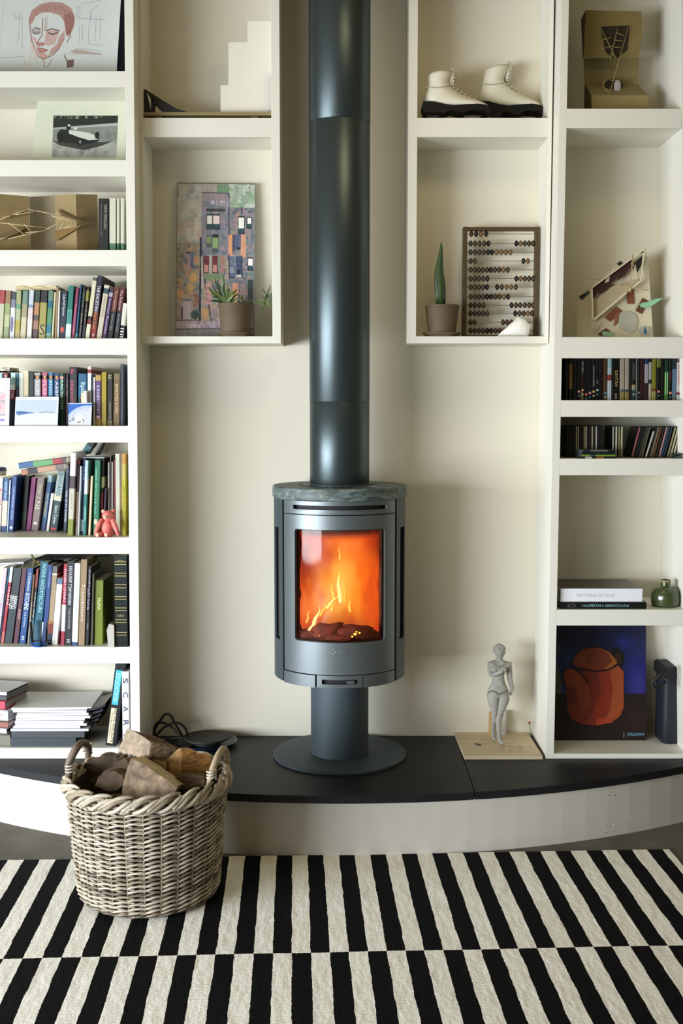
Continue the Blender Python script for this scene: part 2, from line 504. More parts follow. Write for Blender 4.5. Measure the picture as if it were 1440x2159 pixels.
def curved_plate(name, p0, p1, z0, z1, r, t, m, parent, hole=None, crad=0.0, n=24):
    """plate bent round the stove axis; p in radians (0 faces the room); optional rounded hole (p0,p1,z0,z1)"""
    bm = bmesh.new()
    if hole is None:
        o = [[bm.verts.new(cyl_pt(p0 + (p1 - p0) * i / n, z, rr)) for i in range(n + 1)] for rr in (r, r - t) for z in (z0, z1)]
        a, b, c, d = o
        for i in range(n):
            bm.faces.new([a[i], a[i + 1], b[i + 1], b[i]]); bm.faces.new([c[i + 1], c[i], d[i], d[i + 1]])
            bm.faces.new([b[i], b[i + 1], d[i + 1], d[i]]); bm.faces.new([a[i + 1], a[i], c[i], c[i + 1]])
        bm.faces.new([a[0], b[0], d[0], c[0]]); bm.faces.new([a[n], c[n], d[n], b[n]])
        return autosmooth(bobj(name, bm, m, parent), 30)
    h0, h1, g0, g1 = hole
    # loop of the hole (arc length units)
    L = []
    hx0, hx1 = h0 * r, h1 * r
    for cx, cz, a0 in ((hx1 - crad, g1 - crad, 0), (hx0 + crad, g1 - crad, 90), (hx0 + crad, g0 + crad, 180), (hx1 - crad, g0 + crad, 270)):
        for k in range(5):
            a = math.radians(a0 + 90 * k / 4)
            L.append((cx + crad * math.cos(a), cz + crad * math.sin(a)))
        # straight run to the next corner gets subdivided below
    pts = []
    for i in range(len(L)):
        xa, za = L[i]; xb, zb_ = L[(i + 1) % len(L)]
        k = max(1, int(math.hypot(xb - xa, zb_ - za) / 0.012))
        for j in range(k): pts.append((xa + (xb - xa) * j / k, za + (zb_ - za) * j / k))
    ox0, ox1 = p0 * r, p1 * r
    cxm, czm = (hx0 + hx1) / 2, (g0 + g1) / 2
    outer = []
    for x, z in pts:
        dx, dz = x - cxm, z - czm
        s = 1e9
        if dx > 1e-9: s = min(s, (ox1 - cxm) / dx)
        if dx < -1e-9: s = min(s, (ox0 - cxm) / dx)
        if dz > 1e-9: s = min(s, (z1 - czm) / dz)
        if dz < -1e-9: s = min(s, (z0 - czm) / dz)
        outer.append((cxm + dx * s, czm + dz * s))
    for cc in ((ox0, z0), (ox1, z0), (ox0, z1), (ox1, z1)):
        i = min(range(len(outer)), key=lambda q: (outer[q][0] - cc[0]) ** 2 + (outer[q][1] - cc[1]) ** 2)
        outer[i] = cc
    M = 4; N = len(pts)
    def layer(rr):
        return [[bm.verts.new(cyl_pt((pts[i][0] + (outer[i][0] - pts[i][0]) * j / M) / r, pts[i][1] + (outer[i][1] - pts[i][1]) * j / M, rr)) for i in range(N)] for j in range(M + 1)]
    A, B = layer(r), layer(r - t)
    for j in range(M):
        for i in range(N):
            k = (i + 1) % N
            bm.faces.new([A[j][i], A[j][k], A[j + 1][k], A[j + 1][i]]); bm.faces.new([B[j][k], B[j][i], B[j + 1][i], B[j + 1][k]])
    for i in range(N):
        k = (i + 1) % N
        bm.faces.new([A[0][k], A[0][i], B[0][i], B[0][k]]); bm.faces.new([A[M][i], A[M][k], B[M][k], B[M][i]])
    return autosmooth(bobj(name, bm, m, parent), 30)

asn = lambda px: math.asin(max(-1, min(1, (px - 716) / 139.5)))
def zf(py, r=RB): return z_of(py, -r)
pd = asn(829.5); pdl = -pd
# side shells with a narrow side window each
zside0 = zs(1432)
for s in (-1, 1):
    a0, a1 = (asn(834) , math.pi) if s > 0 else (-math.pi, -asn(834))
    # front strip of the shell up to the silhouette and round to the back
    pw0, pw1 = 1.10, 1.36
    zw0, zw1 = zs(1336), zs(1106)
    if s > 0:
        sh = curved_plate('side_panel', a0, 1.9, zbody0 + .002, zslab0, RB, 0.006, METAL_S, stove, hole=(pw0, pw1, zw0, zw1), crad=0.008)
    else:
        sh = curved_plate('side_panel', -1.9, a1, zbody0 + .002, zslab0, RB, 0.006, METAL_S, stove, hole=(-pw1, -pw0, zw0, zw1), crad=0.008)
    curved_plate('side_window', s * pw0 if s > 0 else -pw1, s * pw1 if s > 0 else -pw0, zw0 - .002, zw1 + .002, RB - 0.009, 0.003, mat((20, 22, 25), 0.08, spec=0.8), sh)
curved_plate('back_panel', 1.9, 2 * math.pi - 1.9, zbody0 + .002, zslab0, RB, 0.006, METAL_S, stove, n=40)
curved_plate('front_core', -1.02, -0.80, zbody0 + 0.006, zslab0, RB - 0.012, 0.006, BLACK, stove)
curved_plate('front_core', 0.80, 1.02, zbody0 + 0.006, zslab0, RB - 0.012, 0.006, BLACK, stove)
lathe('bottom_plate', [(0, 0), (RB - .003, 0), (RB - .003, 0.004), (0, 0.004)], METAL_S, (SX, 0, zbody0 + 0.001), stove, 64)
# door with the window
zd0, zd1 = zf(1424), zf(1088)
zg0, zg1 = zf(1356), zf(1118)
pg0, pg1 = asn(625), asn(808)
door = curved_plate('door', pdl, pd, zd0, zd1, RB + 0.001, 0.008, METAL, stove, hole=(pg0, pg1, zg0, zg1), crad=0.011)
curved_plate('window_trim', pg0 - .004, pg1 + .004, zg0 - .001, zg1 + .001, RB - 0.004, 0.003, mat((35, 32, 30), 0.4, metal=.6), door,
             hole=(pg0 + .012, pg1 - .012, zg0 + .0025, zg1 - .0025), crad=0.009)
curved_plate('glass', pg0 - .01, pg1 + .01, zg0 - .004, zg1 + .004, RB - 0.008, 0.003, glass_mat('stove_glass', (1, .97, .93), 0.0, 0.05, 1.22), door, n=30)
# embossed script on the door
for ch_i, ch in enumerate('Contura'):
    phi0 = asn(697 + ch_i * 4.9); zc_ = zf(1376)
    hgt = 0.017 if ch in 'Ct' else 0.010
    v, f, bb = text_geo(ch)
    sc = hgt / (bb[3] - bb[2]); vs = []
    for a in v:
        phi = phi0 + (a[0] - bb[0]) * sc * (0.75 if ch == 'C' else .9) / RB + (a[1] - bb[2]) * sc * 0.28 / RB
        vs.append(cyl_pt(phi, zc_ + (a[1] - bb[2]) * sc - .004, RB + 0.0030))
    k = len(vs); vs += [Vector((SX + (q.x - SX) * .99, q.y * .99, q.z)) for q in vs]
    ff = list(f) + [tuple(i + k for i in q[::-1]) for q in f]
    mobj('lettering', vs, ff, mat((190, 195, 196), 0.3, metal=.8), door)
# upper plate with the air slot
curved_plate('upper_plate', pdl, pd, zd1 + 0.003, zslab0, RB + 0.001, 0.008, METAL, stove, hole=(asn(622), asn(812), zf(1076), zf(1067)), crad=0.003)
curved_plate('slot_lining', asn(618), asn(816), zf(1079), zf(1064), RB - 0.016, 0.003, BLACK, stove)
# lower plates
def lp(a, b, dr=0.0, hole=None, cr=0.002): 
    return curved_plate('lower_plate', asn(a), asn(b), zbody0 + 0.001, zd0 - 0.003, RB + 0.001 + dr, 0.008, METAL, stove, hole=hole, crad=cr)
lp(602.5, 667, 0.003); lp(765, 829.5, 0.001)
lpl = lp(669.5, 763, -0.0015, hole=(asn(680), asn(753), zf(1444), zf(1434)), cr=0.003)
curved_plate('slot_lining', asn(676), asn(757), zf(1446), zf(1432), RB - 0.014, 0.003, BLACK, stove)
curved_plate('air_lever', asn(731), asn(746), zf(1442), zf(1436), RB + 0.004, 0.010, METAL, stove, n=6)
# stone top
STONE = bpy.data.materials.new('green_grey_soapstone'); STONE.use_nodes = True
nt = STONE.node_tree; b = nt.nodes['Principled BSDF']
tc = nt.nodes.new('ShaderNodeTexCoord'); mp = nt.nodes.new('ShaderNodeMapping'); mp.inputs['Scale'].default_value = (1, 1, 3.2)
n1 = nt.nodes.new('ShaderNodeTexNoise'); n1.inputs['Scale'].default_value = 22; n1.inputs['Detail'].default_value = 9; n1.inputs['Roughness'].default_value = .7; n1.inputs['Distortion'].default_value = .6
cr = nt.nodes.new('ShaderNodeValToRGB')
e = cr.color_ramp.elements
e[0].position = .34; e[0].color = (lin(34), lin(42), lin(40), 1); e[1].position = .74; e[1].color = (lin(160), lin(164), lin(154), 1)
q = e.new(.48); q.color = (lin(76), lin(90), lin(87), 1)
q = e.new(.58); q.color = (lin(102), lin(114), lin(110), 1)
bp = nt.nodes.new('ShaderNodeBump'); bp.inputs['Strength'].default_value = .35; bp.inputs['Distance'].default_value = .004
nt.links.new(tc.outputs['Object'], mp.inputs[0]); nt.links.new(mp.outputs[0], n1.inputs['Vector']); nt.links.new(n1.outputs['Fac'], cr.inputs[0])
nt.links.new(cr.outputs[0], b.inputs['Base Color']); nt.links.new(n1.outputs['Fac'], bp.inputs['Height']); nt.links.new(bp.outputs[0], b.inputs['Normal'])
b.inputs['Roughness'].default_value = .55
th = zslab1 - zslab0
lathe('stone_top', [(0.135, 0), (0.2345, 0), (0.2385, 0.004), (0.2395, th * .5), (0.2385, th - 0.003), (0.2355, th), (0.150, th), (0.147, th - 0.001), (0.147, th - .006), (0.135, th - .006), (0.135, 0)], STONE, (SX, 0, zslab0), stove, 96)
gr = lathe('vent_ring', [(0.103, 0), (0.147, 0), (0.147, 0.003), (0.103, 0.003)], mat((16, 17, 18), .6), (SX, 0, zslab1 - 0.012), stove, 64)
for k in range(28):
    a = 2 * math.pi * k / 28
    d0 = Vector((math.cos(a), math.sin(a), 0))
    w = Vector((-d0.y, d0.x, 0)) * 0.004
    c0 = Vector((SX, 0, zslab1 - 0.009))
    prism('grille_bar', [c0 + d0 * .112 - w, c0 + d0 * .112 + w, c0 + d0 * .146 + w, c0 + d0 * .146 - w], (0, 0, .0085), METAL, gr)

# firebox: brick lining, logs, flames
BRICK = mat((88, 52, 34), .9, bump=.3, scale=30, var=.3)
lin_o = curved_plate('fire_lining', 1.0, 2 * math.pi - 1.0, zg0 - .03, zg1 + .02, .175, .01, BRICK, stove, n=30)
lathe('firebox_floor', [(0, 0), (.222, 0), (.222, .006), (0, .006)], BRICK, (SX, 0, zg0 - .012), stove, 48)
lathe('firebox_roof', [(0, 0), (.222, 0), (.222, .006), (0, .006)], BLACK, (SX, 0, zg1 + .005), stove, 48)
fz = zg0 - .006; fh = zg1 - zg0
CHAR = mat((92, 34, 16), .9, bump=.6, scale=45, var=.5, emit=.25)
rnd = random.Random(5)
def rock(name, c, r, m, parent, seed, rough=.25, rot=0):
    bm = bmesh.new(); bmesh.ops.create_icosphere(bm, subdivisions=3, radius=1)
    for v in bm.verts:
        n = v.co.normalized()
        k = 1 + rough * mnoise.noise(n * 1.7 + Vector((seed * 3.1, 0, 0))) + rough * .5 * mnoise.noise(n * 4 + Vector((0, seed * 2.3, 0)))
        q = Vector((n.x * r[0] * k, n.y * r[1] * k, n.z * r[2] * k)); q.rotate(Matrix.Rotation(rot, 3, 'Y'))
        v.co = q + Vector(c)
    return bobj(name, bm, m, parent, smooth=True)
for i, (dx, dy, dz, rx, ry, rz, ro) in enumerate(((-.045, -.13, .03, .075, .05, .034, -.25), (.05, -.14, .022, .08, .045, .026, .1), (-.01, -.09, .055, .06, .05, .04, .2), (.085, -.12, .012, .05, .04, .018, 0), (-.11, -.14, .012, .04, .03, .018, 0), (.0, -.175, .008, .05, .02, .013, 0))):
    rock('burning_log', (SX + dx, dy, fz + dz + .006), (rx, ry, rz), CHAR, stove, i + 1, rot=ro)
# flame body: emitting surface, colours from the blaze
fc = Canvas(0, 0, 1, 1, 90, (226, 70, 22), 3)
X, Y_ = fc.X, fc.Y
def gauss(cx, cy, sx, sy): return np.exp(-((X - cx) / sx) ** 2 - ((Y_ - cy) / sy) ** 2)
fc.put(np.clip(gauss(.52, .52, .36, .40) * 1.15, 0, 1), (255, 150, 30), 1.0)
fc.put(np.clip(gauss(.78, .45, .22, .3), 0, 1), (240, 92, 22), .7)
fc.put(np.clip(gauss(.50, .54, .12, .26), 0, 1), (255, 196, 84), .9)
fc.put(np.clip(gauss(.36, .68, .16, .08), 0, 1), (255, 176, 84), .8)
fc.put(np.clip(gauss(.16, .78, .14, .14), 0, 1), (255, 140, 60), .7)
fc.put(np.clip(gauss(.05, .3, .22, .26), 0, 1), (120, 34, 20), .85)
fc.put(np.clip(gauss(.28, .22, .12, .14), 0, 1), (176, 50, 26), .6)
fc.put(np.clip(gauss(.97, .15, .16, .16), 0, 1), (90, 20, 14), .8)
fc.put(np.clip((.10 - Y_) / .06, 0, 1), (44, 10, 6), .95)
fc.put(np.clip(gauss(.6, 1.0, .5, .2), 0, 1), (170, 60, 24), .7)
fc.put(np.clip(gauss(1.02, .6, .09, .4), 0, 1), (150, 36, 20), .8)
rs = np.random.RandomState(4)
g0 = rs.rand(9, 14); yy = np.linspace(0, 8, fc.H); xx = np.linspace(0, 13, fc.W)
def bil(g):
    yi = np.clip(yy.astype(int), 0, g.shape[0] - 2); xi = np.clip(xx.astype(int), 0, g.shape[1] - 2)
    fy = (yy - yi)[:, None]; fx = (xx - xi)[None, :]; fy = fy * fy * (3 - 2 * fy); fx = fx * fx * (3 - 2 * fx)
    a = g[yi][:, xi]; b_ = g[yi][:, xi + 1]; c_ = g[yi + 1][:, xi]; d_ = g[yi + 1][:, xi + 1]
    return (a * (1 - fx) + b_ * fx) * (1 - fy) + (c_ * (1 - fx) + d_ * fx) * fy
tx = bil(g0)
fc.put(np.clip((tx - .55) * 1.6, 0, 1) * (Y_ > .12) * gauss(.5, .55, .5, .5), (255, 182, 70), .75)
fc.put(np.clip((.42 - tx) * 1.6, 0, 1), (176, 44, 16), .6)
fc.put(np.clip(gauss(.42, .98, .34, .16), 0, 1), (120, 44, 20), .7)
fire_m = vcol_mat(emit=1.15, name='flame')
nu, nv = 40, 60
def flame_sheet(name, phi0, phi1, r, z0, z1, cv, wob, seed, closed_top=False):
    vs, fs, cols = [], [], []
    for j in range(nv + 1):
        for i in range(nu + 1):
            u, v = i / nu, j / nv
            phi = phi0 + (phi1 - phi0) * u
            rr = r + wob * mnoise.noise(Vector((u * 4, v * 5, seed)))
            vs.append(cyl_pt(phi, z0 + (z1 - z0) * (1 - v), rr))
            yy = min(cv.H - 1, int(v * (cv.H - 1))); xx = min(cv.W - 1, int(u * (cv.W - 1)))
            cols.append(cv.a[yy, xx])
    for j in range(nv):
        for i in range(nu):
            a = j * (nu + 1) + i
            fs.append((a, a + 1, a + nu + 2, a + nu + 1))
    # a back face gives the sheet thickness
    k = len(vs); vs += [Vector((SX + (q.x - SX) * .9, q.y * .9, q.z)) for q in vs]
    fs += [tuple(i + k for i in q[::-1]) for q in fs]
    cols += cols
    o = mobj(name, vs, fs, fire_m, stove, smooth=True)
    at = o.data.color_attributes.new('print', 'FLOAT_COLOR', 'POINT')
    arr = np.ones((len(vs), 4), np.float32); c = np.clip(np.array(cols), 0, 255) / 255
    arr[:, :3] = np.where(c <= .04045, c / 12.92, ((c + .055) / 1.055) ** 2.4)
    at.data.foreach_set('color', arr.ravel())
    return o
flame_sheet('flame', -1.12, 1.12, .158, zg0 - .004, zg1 + .004, fc, .02, 1.3)
def tongue(px0, py0, px1, py1, w, col, em, r=.185, seed=0):
    n = 14; vs, fs = [], []
    for i in range(n + 1):
        t = i / n
        px = px0 + (px1 - px0) * t + 3 * math.sin(t * 7 + seed) * (t); py = py0 + (py1 - py0) * t
        ww = w * math.sin(math.pi * min(1, .25 + t * .75)) * (1 - t * .55)
        for s, dr in ((-1, 0), (0, .004), (1, 0), (0, -.004)):
            phi = math.asin(max(-1, min(1, (px + s * ww - 716) / (139.5 * r / RB)))); vs.append(cyl_pt(phi, z_of(py, -r), r + dr))
    for i in range(n):
        for k in range(4):
            a = i * 4 + k; b_ = i * 4 + (k + 1) % 4
            fs.append((a, b_, b_ + 4, a + 4))
    return mobj('flame_tongue', vs, fs, mat(col, emit=em * 1.5), stove, smooth=True)
tongue(718, 1270, 713, 1205, 5, (255, 190, 110), .95, seed=1)
tongue(690, 1283, 716, 1250, 4, (255, 182, 100), .9, seed=2)
tongue(662, 1322, 676, 1280, 5, (255, 176, 110), .85, seed=3)
tongue(652, 1335, 668, 1306, 4, (255, 170, 120), .8, seed=4)
for tq in ((704, 1262, 700, 1226, 3.5), (727, 1268, 724, 1228, 3.5), (676, 1300, 692, 1268, 3.5), (738, 1290, 735, 1262, 3), (647, 1318, 655, 1290, 3), (700, 1288, 708, 1262, 3), (716, 1180, 717, 1150, 2)):
    tongue(*tq, (255, 158, 62), .72, r=.178, seed=tq[0])
for i, (ex, ey, er) in enumerate(((748, 1338, 3.2), (757, 1336, 2.2), (742, 1343, 2), (674, 1342, 1.2), (760, 1343, 1.6), (751, 1333, 1.8))):
    r = .19; phi = math.asin((ex - 716) / (139.5 * r / RB))
    rock('ember', cyl_pt(phi, z_of(ey, -r), r), (er / 590, .003, er / 700), mat((255, 196, 80), emit=1.6), stove, i + 40)

# flue
flue = thing('stove_flue', 'tall matte black round flue pipe rising from the stove top', 'flue', (SX, 0, zslab1 - 0.009))
FL = bpy.data.materials.new('matte_black_flue'); FL.use_nodes = True
b = FL.node_tree.nodes['Principled BSDF']
b.inputs['Base Color'].default_value = (lin(68), lin(78), lin(80), 1); b.inputs['Metallic'].default_value = .7; b.inputs['Roughness'].default_value = .35
za, zb_, zc2, zd = zslab1 - .009, zs(847), zs(262), 3.119
for i, (z0, z1, r) in enumerate(((za, zb_, .1058), (zb_, zc2, .1062), (zc2, zd, .1068))):
    lathe('flue_section', [(r - .002, 0), (r - .0004, .0), (r, .0008), (r, z1 - z0 - .0012), (r - .0008, z1 - z0 - .0002), (r - .002, z1 - z0 - .0002)] , FL, (SX, 0, z0), flue, 96, deg=60)
lathe('flue_collar', [(.1059, .0), (.1085, .0), (.1095, .002), (.1095, .012), (.1080, .0135), (.1059, .0135)], METAL_S, (SX, 0, za), flue, 96)

# ================================================================== RUG
def rug():
    O = G(735.5, 2006.5, 0.006)
    u = Vector((1, 0.042, 0)).normalized(); v = Vector((-0.042, 1, 0)).normalized()
    st = 0.0513
    far = G(1405, 1790, 0.006)
    L2 = (far - O).dot(v); Ru = 21.45 * st
    band = L2
    root = thing('striped_rug', 'flat-woven rug in staggered black and white stripes on the dark floor', 'rug', (O.x, O.y, 0), (0, 0, math.atan2(u.y, u.x)))
    m = bpy.data.materials.new('striped_weave'); m.use_nodes = True
    nt = m.node_tree; b = nt.nodes['Principled BSDF']; b.inputs['Roughness'].default_value = .95; b.inputs['Specular IOR Level'].default_value = .15
    N = nt.nodes.new; Lk = nt.links.new
    tc = N('ShaderNodeTexCoord'); sp = N('ShaderNodeSeparateXYZ'); Lk(tc.outputs['Object'], sp.inputs[0])
    def M(op, a, b_=None):
        n = N('ShaderNodeMath'); n.operation = op
        for i, q in enumerate((a, b_)):
            if q is None: continue
            if isinstance(q, (int, float)): n.inputs[i].default_value = q
            else: Lk(q, n.inputs[i])
        return n.outputs[0]
    def noise(scale, stretch, detail=3):
        mp = N('ShaderNodeMapping'); mp.inputs['Scale'].default_value = stretch
        n = N('ShaderNodeTexNoise'); n.inputs['Scale'].default_value = scale; n.inputs['Detail'].default_value = detail
        Lk(tc.outputs['Object'], mp.inputs[0]); Lk(mp.outputs[0], n.inputs['Vector']); return n.outputs['Fac']
    wx = M('ADD', M('MULTIPLY', M('SUBTRACT', noise(5, (1.5, 2.2, 1)), .5), .010), M('MULTIPLY', M('SUBTRACT', noise(90, (.4, 1, 1)), .5), .0035))
    wy = M('ADD', M('MULTIPLY', M('SUBTRACT', noise(4, (1, .3, 1)), .5), .006), M('MULTIPLY', M('SUBTRACT', noise(160, (1, .3, 1)), .5), .006))
    sx = M('FLOOR', M('DIVIDE', M('ADD', sp.outputs[0], wx), st))
    sy = M('FLOOR', M('DIVIDE', M('ADD', sp.outputs[1], wy), band))
    par = M('FLOORED_MODULO', M('ADD', sx, sy), 2.0)      # 0 or 1
    mx = N('ShaderNodeMix'); mx.data_type = 'RGBA'
    Lk(par, mx.inputs['Factor'])
    # white wool with slight soiling, black wool
    cw = N('ShaderNodeValToRGB'); e = cw.color_ramp.elements
    e[0].position = .3; e[0].color = (lin(232), lin(229), lin(216), 1); e[1].position = .5; e[1].color = (lin(246), lin(244), lin(234), 1)
    Lk(noise(14, (2.5, .7, 1), 6), cw.inputs[0])
    cb = N('ShaderNodeValToRGB'); e = cb.color_ramp.elements
    e[0].position = .35; e[0].color = (lin(3), lin(4), lin(6), 1); e[1].position = .8; e[1].color = (lin(8), lin(9), lin(12), 1)
    Lk(noise(60, (1, 1, 1), 4), cb.inputs[0])
    Lk(cb.outputs[0], mx.inputs['A']); Lk(cw.outputs[0], mx.inputs['B'])
    Lk(mx.outputs['Result'], b.inputs['Base Color'])
    bp = N('ShaderNodeBump'); bp.inputs['Strength'].default_value = .5; bp.inputs['Distance'].default_value = .003
    hgt = M('ADD', noise(220, (.35, 1.6, 1), 2), M('MULTIPLY', noise(18, (3, 1, 1), 3), 1.4))
    Lk(hgt, bp.inputs['Height']); Lk(bp.outputs[0], b.inputs['Normal'])
    # gently uneven body with thickness
    nx, ny = 90, 60
    x0, x1, y0, y1 = -1.95, Ru, -band * 2.2, L2
    vs, fs = [], []
    for j in range(ny + 1):
        for i in range(nx + 1):
            x = x0 + (x1 - x0) * i / nx; y = y0 + (y1 - y0) * j / ny
            if j == ny: y += .0018 * (1 if (math.floor(x / st) % 2) else -1) + .002 * mnoise.noise(Vector((x * 20, 0, 0)))
            if i == nx: x += .003 * mnoise.noise(Vector((0, y * 9, 0)))
            z = .0055 + .0012 * mnoise.noise(Vector((x * 5, y * 5, 0)))
            vs.append((x, y, z))
    for j in range(ny):
        for i in range(nx):
            a = j * (nx + 1) + i; fs.append((a, a + 1, a + nx + 2, a + nx + 1))
    k = len(vs); vs += [(x, y, .0006) for x, y, z in vs]; fs += [tuple(i + k for i in q[::-1]) for q in fs]
    edge = [i for i in range(nx + 1)] + [j * (nx + 1) + nx for j in range(1, ny + 1)] + [ny * (nx + 1) + i for i in range(nx - 1, -1, -1)] + [j * (nx + 1) for j in range(ny - 1, 0, -1)]
    for i in range(len(edge)):
        a, c = edge[i], edge[(i + 1) % len(edge)]
        fs.append((a, a + k, c + k, c))
    mobj('woven_field', vs, fs, m, root, world=False, smooth=False)
rug()

# ================================================================== BOOKS
def book_geo(name, parent, t, d, h, segs, pivot, hard=False, pages='e8e2d0', rough=.45, page_top=True):
    """cover folded round the page block; local x across the spine, y into the shelf, z up. segs: (fraction from the top, colour)"""
    x0, x1 = (-t, 0.0) if pivot > 0 else (0.0, t)
    c = .0022 if hard else .0009
    c = min(c, t * .2); ch = min(.0022, t * .3)
    outer = [(x0, d), (x0, ch), (x0 + ch * .8, 0), (x1 - ch * .8, 0), (x1, ch), (x1, d)]
    inner = [(x0 + c, d), (x0 + c, ch + c), (x0 + ch, c), (x1 - ch, c), (x1 - c, ch + c), (x1 - c, d)]
    zs_ = [h]; mats = []; last = 0
    for f, col in segs:
        zs_.append(h * (1 - f)); mats.append(col)
    if zs_[-1] > 1e-6: zs_.append(0.0); mats.append(segs[-1][1])
    zs_[-1] = 0.0
    uniq = []; midx = []
    vs, fs = [], []
    for z in zs_:
        vs += [(x, y, z) for x, y in outer] + [(x, y, z) for x, y in inner]
    for s in range(len(zs_) - 1):
        mm = mat(dk(mats[s]), rough)
        if mm not in uniq: uniq.append(mm)
        mi = uniq.index(mm); a = s * 12; b_ = a + 12
        for i in range(5):
            fs.append((b_ + i, b_ + i + 1, a + i + 1, a + i)); midx.append(mi)
            fs.append((a + 6 + i, a + 7 + i, b_ + 7 + i, b_ + 6 + i)); midx.append(mi)
    for base, fl in ((0, 1), ((len(zs_) - 1) * 12, 0)):
        for i in range(5):
            q = (base + i, base + i + 1, base + 7 + i, base + 6 + i)
            fs.append(q if fl else q[::-1]); midx.append(0 if fl else len(uniq) - 1)
    L = (len(zs_) - 1) * 12
    fs.append((0, 6, L + 6, L)); midx.append(0); fs.append((5, L + 5, L + 11, 11)); midx.append(0)
    mobj('cover', vs, fs, uniq, parent, world=False, midx=midx)
    e = .004 if hard else .0004
    bm = bmesh.new(); box(bm, x0 + c + .0002, x1 - c - .0002, c + .0003, d - e, e, h - e)
    bobj('page_block', bm, mat(pages, .9, bump=.2, scale=200, stretch=(8, .1, .1)), parent, world=False)
    return x0, x1

BOOKS = []
_edge = {}
def book(row, zsh, bl, br, tl, ytop, segs, label, texts=(), base=None, Y=None, d=None, hard=False, pages='e8e2d0', group=None, name='book', rough=.45, cat='book', gap=.0003):
    """bl, br: spine edges at the base in the photo; tl: the spine's edge at the top on the same side as bl"""
    if base is not None: Y = y_of(base, zsh)
    if Y is None: Y = 0.0
    if isinstance(segs, str): segs = [(1.0, segs)]
    z1 = z_of(ytop, Y)
    Xb0, Xb1 = x_of(bl, Y, zsh), x_of(br, Y, zsh); Xt = x_of(tl, Y, z1)
    lean = math.atan2(Xt - Xb0, z1 - zsh)
    t = (Xb1 - Xb0) * math.cos(lean) * .97
    h = math.hypot(Xt - Xb0, z1 - zsh)
    if lean > 0: h = max(.02, h - t * math.tan(lean) * .0)
    # push clear of the neighbour on the left
    sh = 0.0
    if row in _edge:
        (pa, pb, pz) = _edge[row]          # neighbour's right edge: x at the shelf, x at height pz
        zt = min(pz, h * math.cos(lean))
        pr = pa + (pb - pa) * zt / pz
        mine = Xb0 + math.tan(lean) * zt
        sh = max(0.0, pa - Xb0, pr - mine)
    Xb0 += sh + gap; 
    if lean >= 0: piv = Vector((Xb0 + t / math.cos(lean), Y, zsh + .0002)); pv = 1
    else: piv = Vector((Xb0, Y, zsh + .0002)); pv = -1
    r = thing(name, label, cat, piv, (0, lean, 0), group)
    dd = min(d if d else (.15 + .03 * ((len(BOOKS) * 37 % 10) / 10)), YW - .002 - Y)
    x0, x1 = book_geo(name, r, t, dd, h, segs, pv, hard, pages, rough)
    for tx in texts:
        s, col, f0, f1, w = tx[:5]; side = tx[5] if len(tx) > 5 else .5
        up = len(tx) > 6
        gh = t * w; cx = x0 + t * side
        if up: lettering(s, mat(col, .5), (cx + gh / 2, -.0004, h * (1 - f1)), (0, 0, h * (f1 - f0)), (-gh, 0, 0), r)
        else: lettering(s, mat(col, .5), (cx - gh / 2, -.0004, h * (1 - f0)), (0, 0, -h * (f1 - f0)), (gh, 0, 0), r)
    ca = math.cos(lean)
    xr0 = Xb0 + t / ca
    _edge[row] = (xr0, xr0 + math.tan(lean) * h * ca, h * ca)
    BOOKS.append(r)
    return r, x0, x1, h, dd

def badge(r, m, x0, x1, f0, f1, h, rnd_=False, name='emblem'):
    """flat mark printed on a spine between height fractions f0..f1 from the top"""
    za, zb = h * (1 - f0), h * (1 - f1)
    if rnd_:
        cx, cz = (x0 + x1) / 2, (za + zb) / 2
        vs = [(cx + (x1 - x0) / 2 * math.cos(a * math.pi / 8), -.0005, cz + (za - zb) / 2 * math.sin(a * math.pi / 8)) for a in range(16)]
        return mobj(name, vs, [tuple(range(16))], mat(m, .5), r, world=False)
    return mobj(name, [(x0, -.0005, zb), (x1, -.0005, zb), (x1, -.0005, za), (x0, -.0005, za)], [(0, 1, 2, 3)], mat(m, .5), r, world=False)

W_ = 'e6e4dc'
# ---------------- row A: picture-spined novels, fourth shelf from the top
GA = 'books on the fourth shelf of the left bookcase'
zA = SL[3]
def A(bl, br, tl, yt, segs, label, texts=(), **k):
    k.setdefault('Y', -.005); return book('A', zA, bl, br, tl, yt, segs, label, texts, group=GA, **k)
A(-14, -6, -9, 612, 'b9a98a', 'tan paperback cut by the photo edge beside the red-topped book')
A(-6, 5.5, 0, 612, [(.28, 'c8484a'), (1, 'c8c8aa')], 'pale green paperback with a red top third on its spine')
A(6.5, 18.5, 12, 613, [(.27, 'b08a62'), (.5, 'a8b878'), (.75, 'c4cc9c'), (1, 'a0b084')], 'green paperback with a tan block at the top, next to the red-topped one')
a = A(19.5, 30, 24, 615, [(.17, '46525e'), (.34, '8c8ca0'), (1, 'd4d6e0')], 'lavender paperback with slate top and a purple blot on the spine')
badge(a[0], '6c6486', a[1] + .002, a[2] - .006, .52, .86, a[3], True, 'printed_shape')
a = A(30.5, 41.5, 34, 613, [(.28, 'b4b886'), (.38, '78b088'), (.62, 'b8c494'), (.82, 'd8c84c'), (1, 'c8bc7c')], 'olive paperback with a yellow flower print low on its spine')
a = A(42, 54, 48, 613, [(.28, '7c9c86'), (.55, 'b4ac84'), (1, 'd4ccac')], 'cream paperback with a sage green top block')
a = A(55.5, 66.5, 61.5, 612, [(.3, 'c4ccd6'), (.36, '88a8c0'), (.6, 'd8c8c8'), (1, 'dcdcd6')], 'pale blue and pink paperback between the sage topped and dark green topped books')
a = A(68, 79.5, 74, 613, [(.25, '28503f'), (.5, 'd0946c'), (.62, '6a5a50'), (.8, 'b88474'), (1, '6e4c58')], 'peach and mauve paperback with a dark green top block')
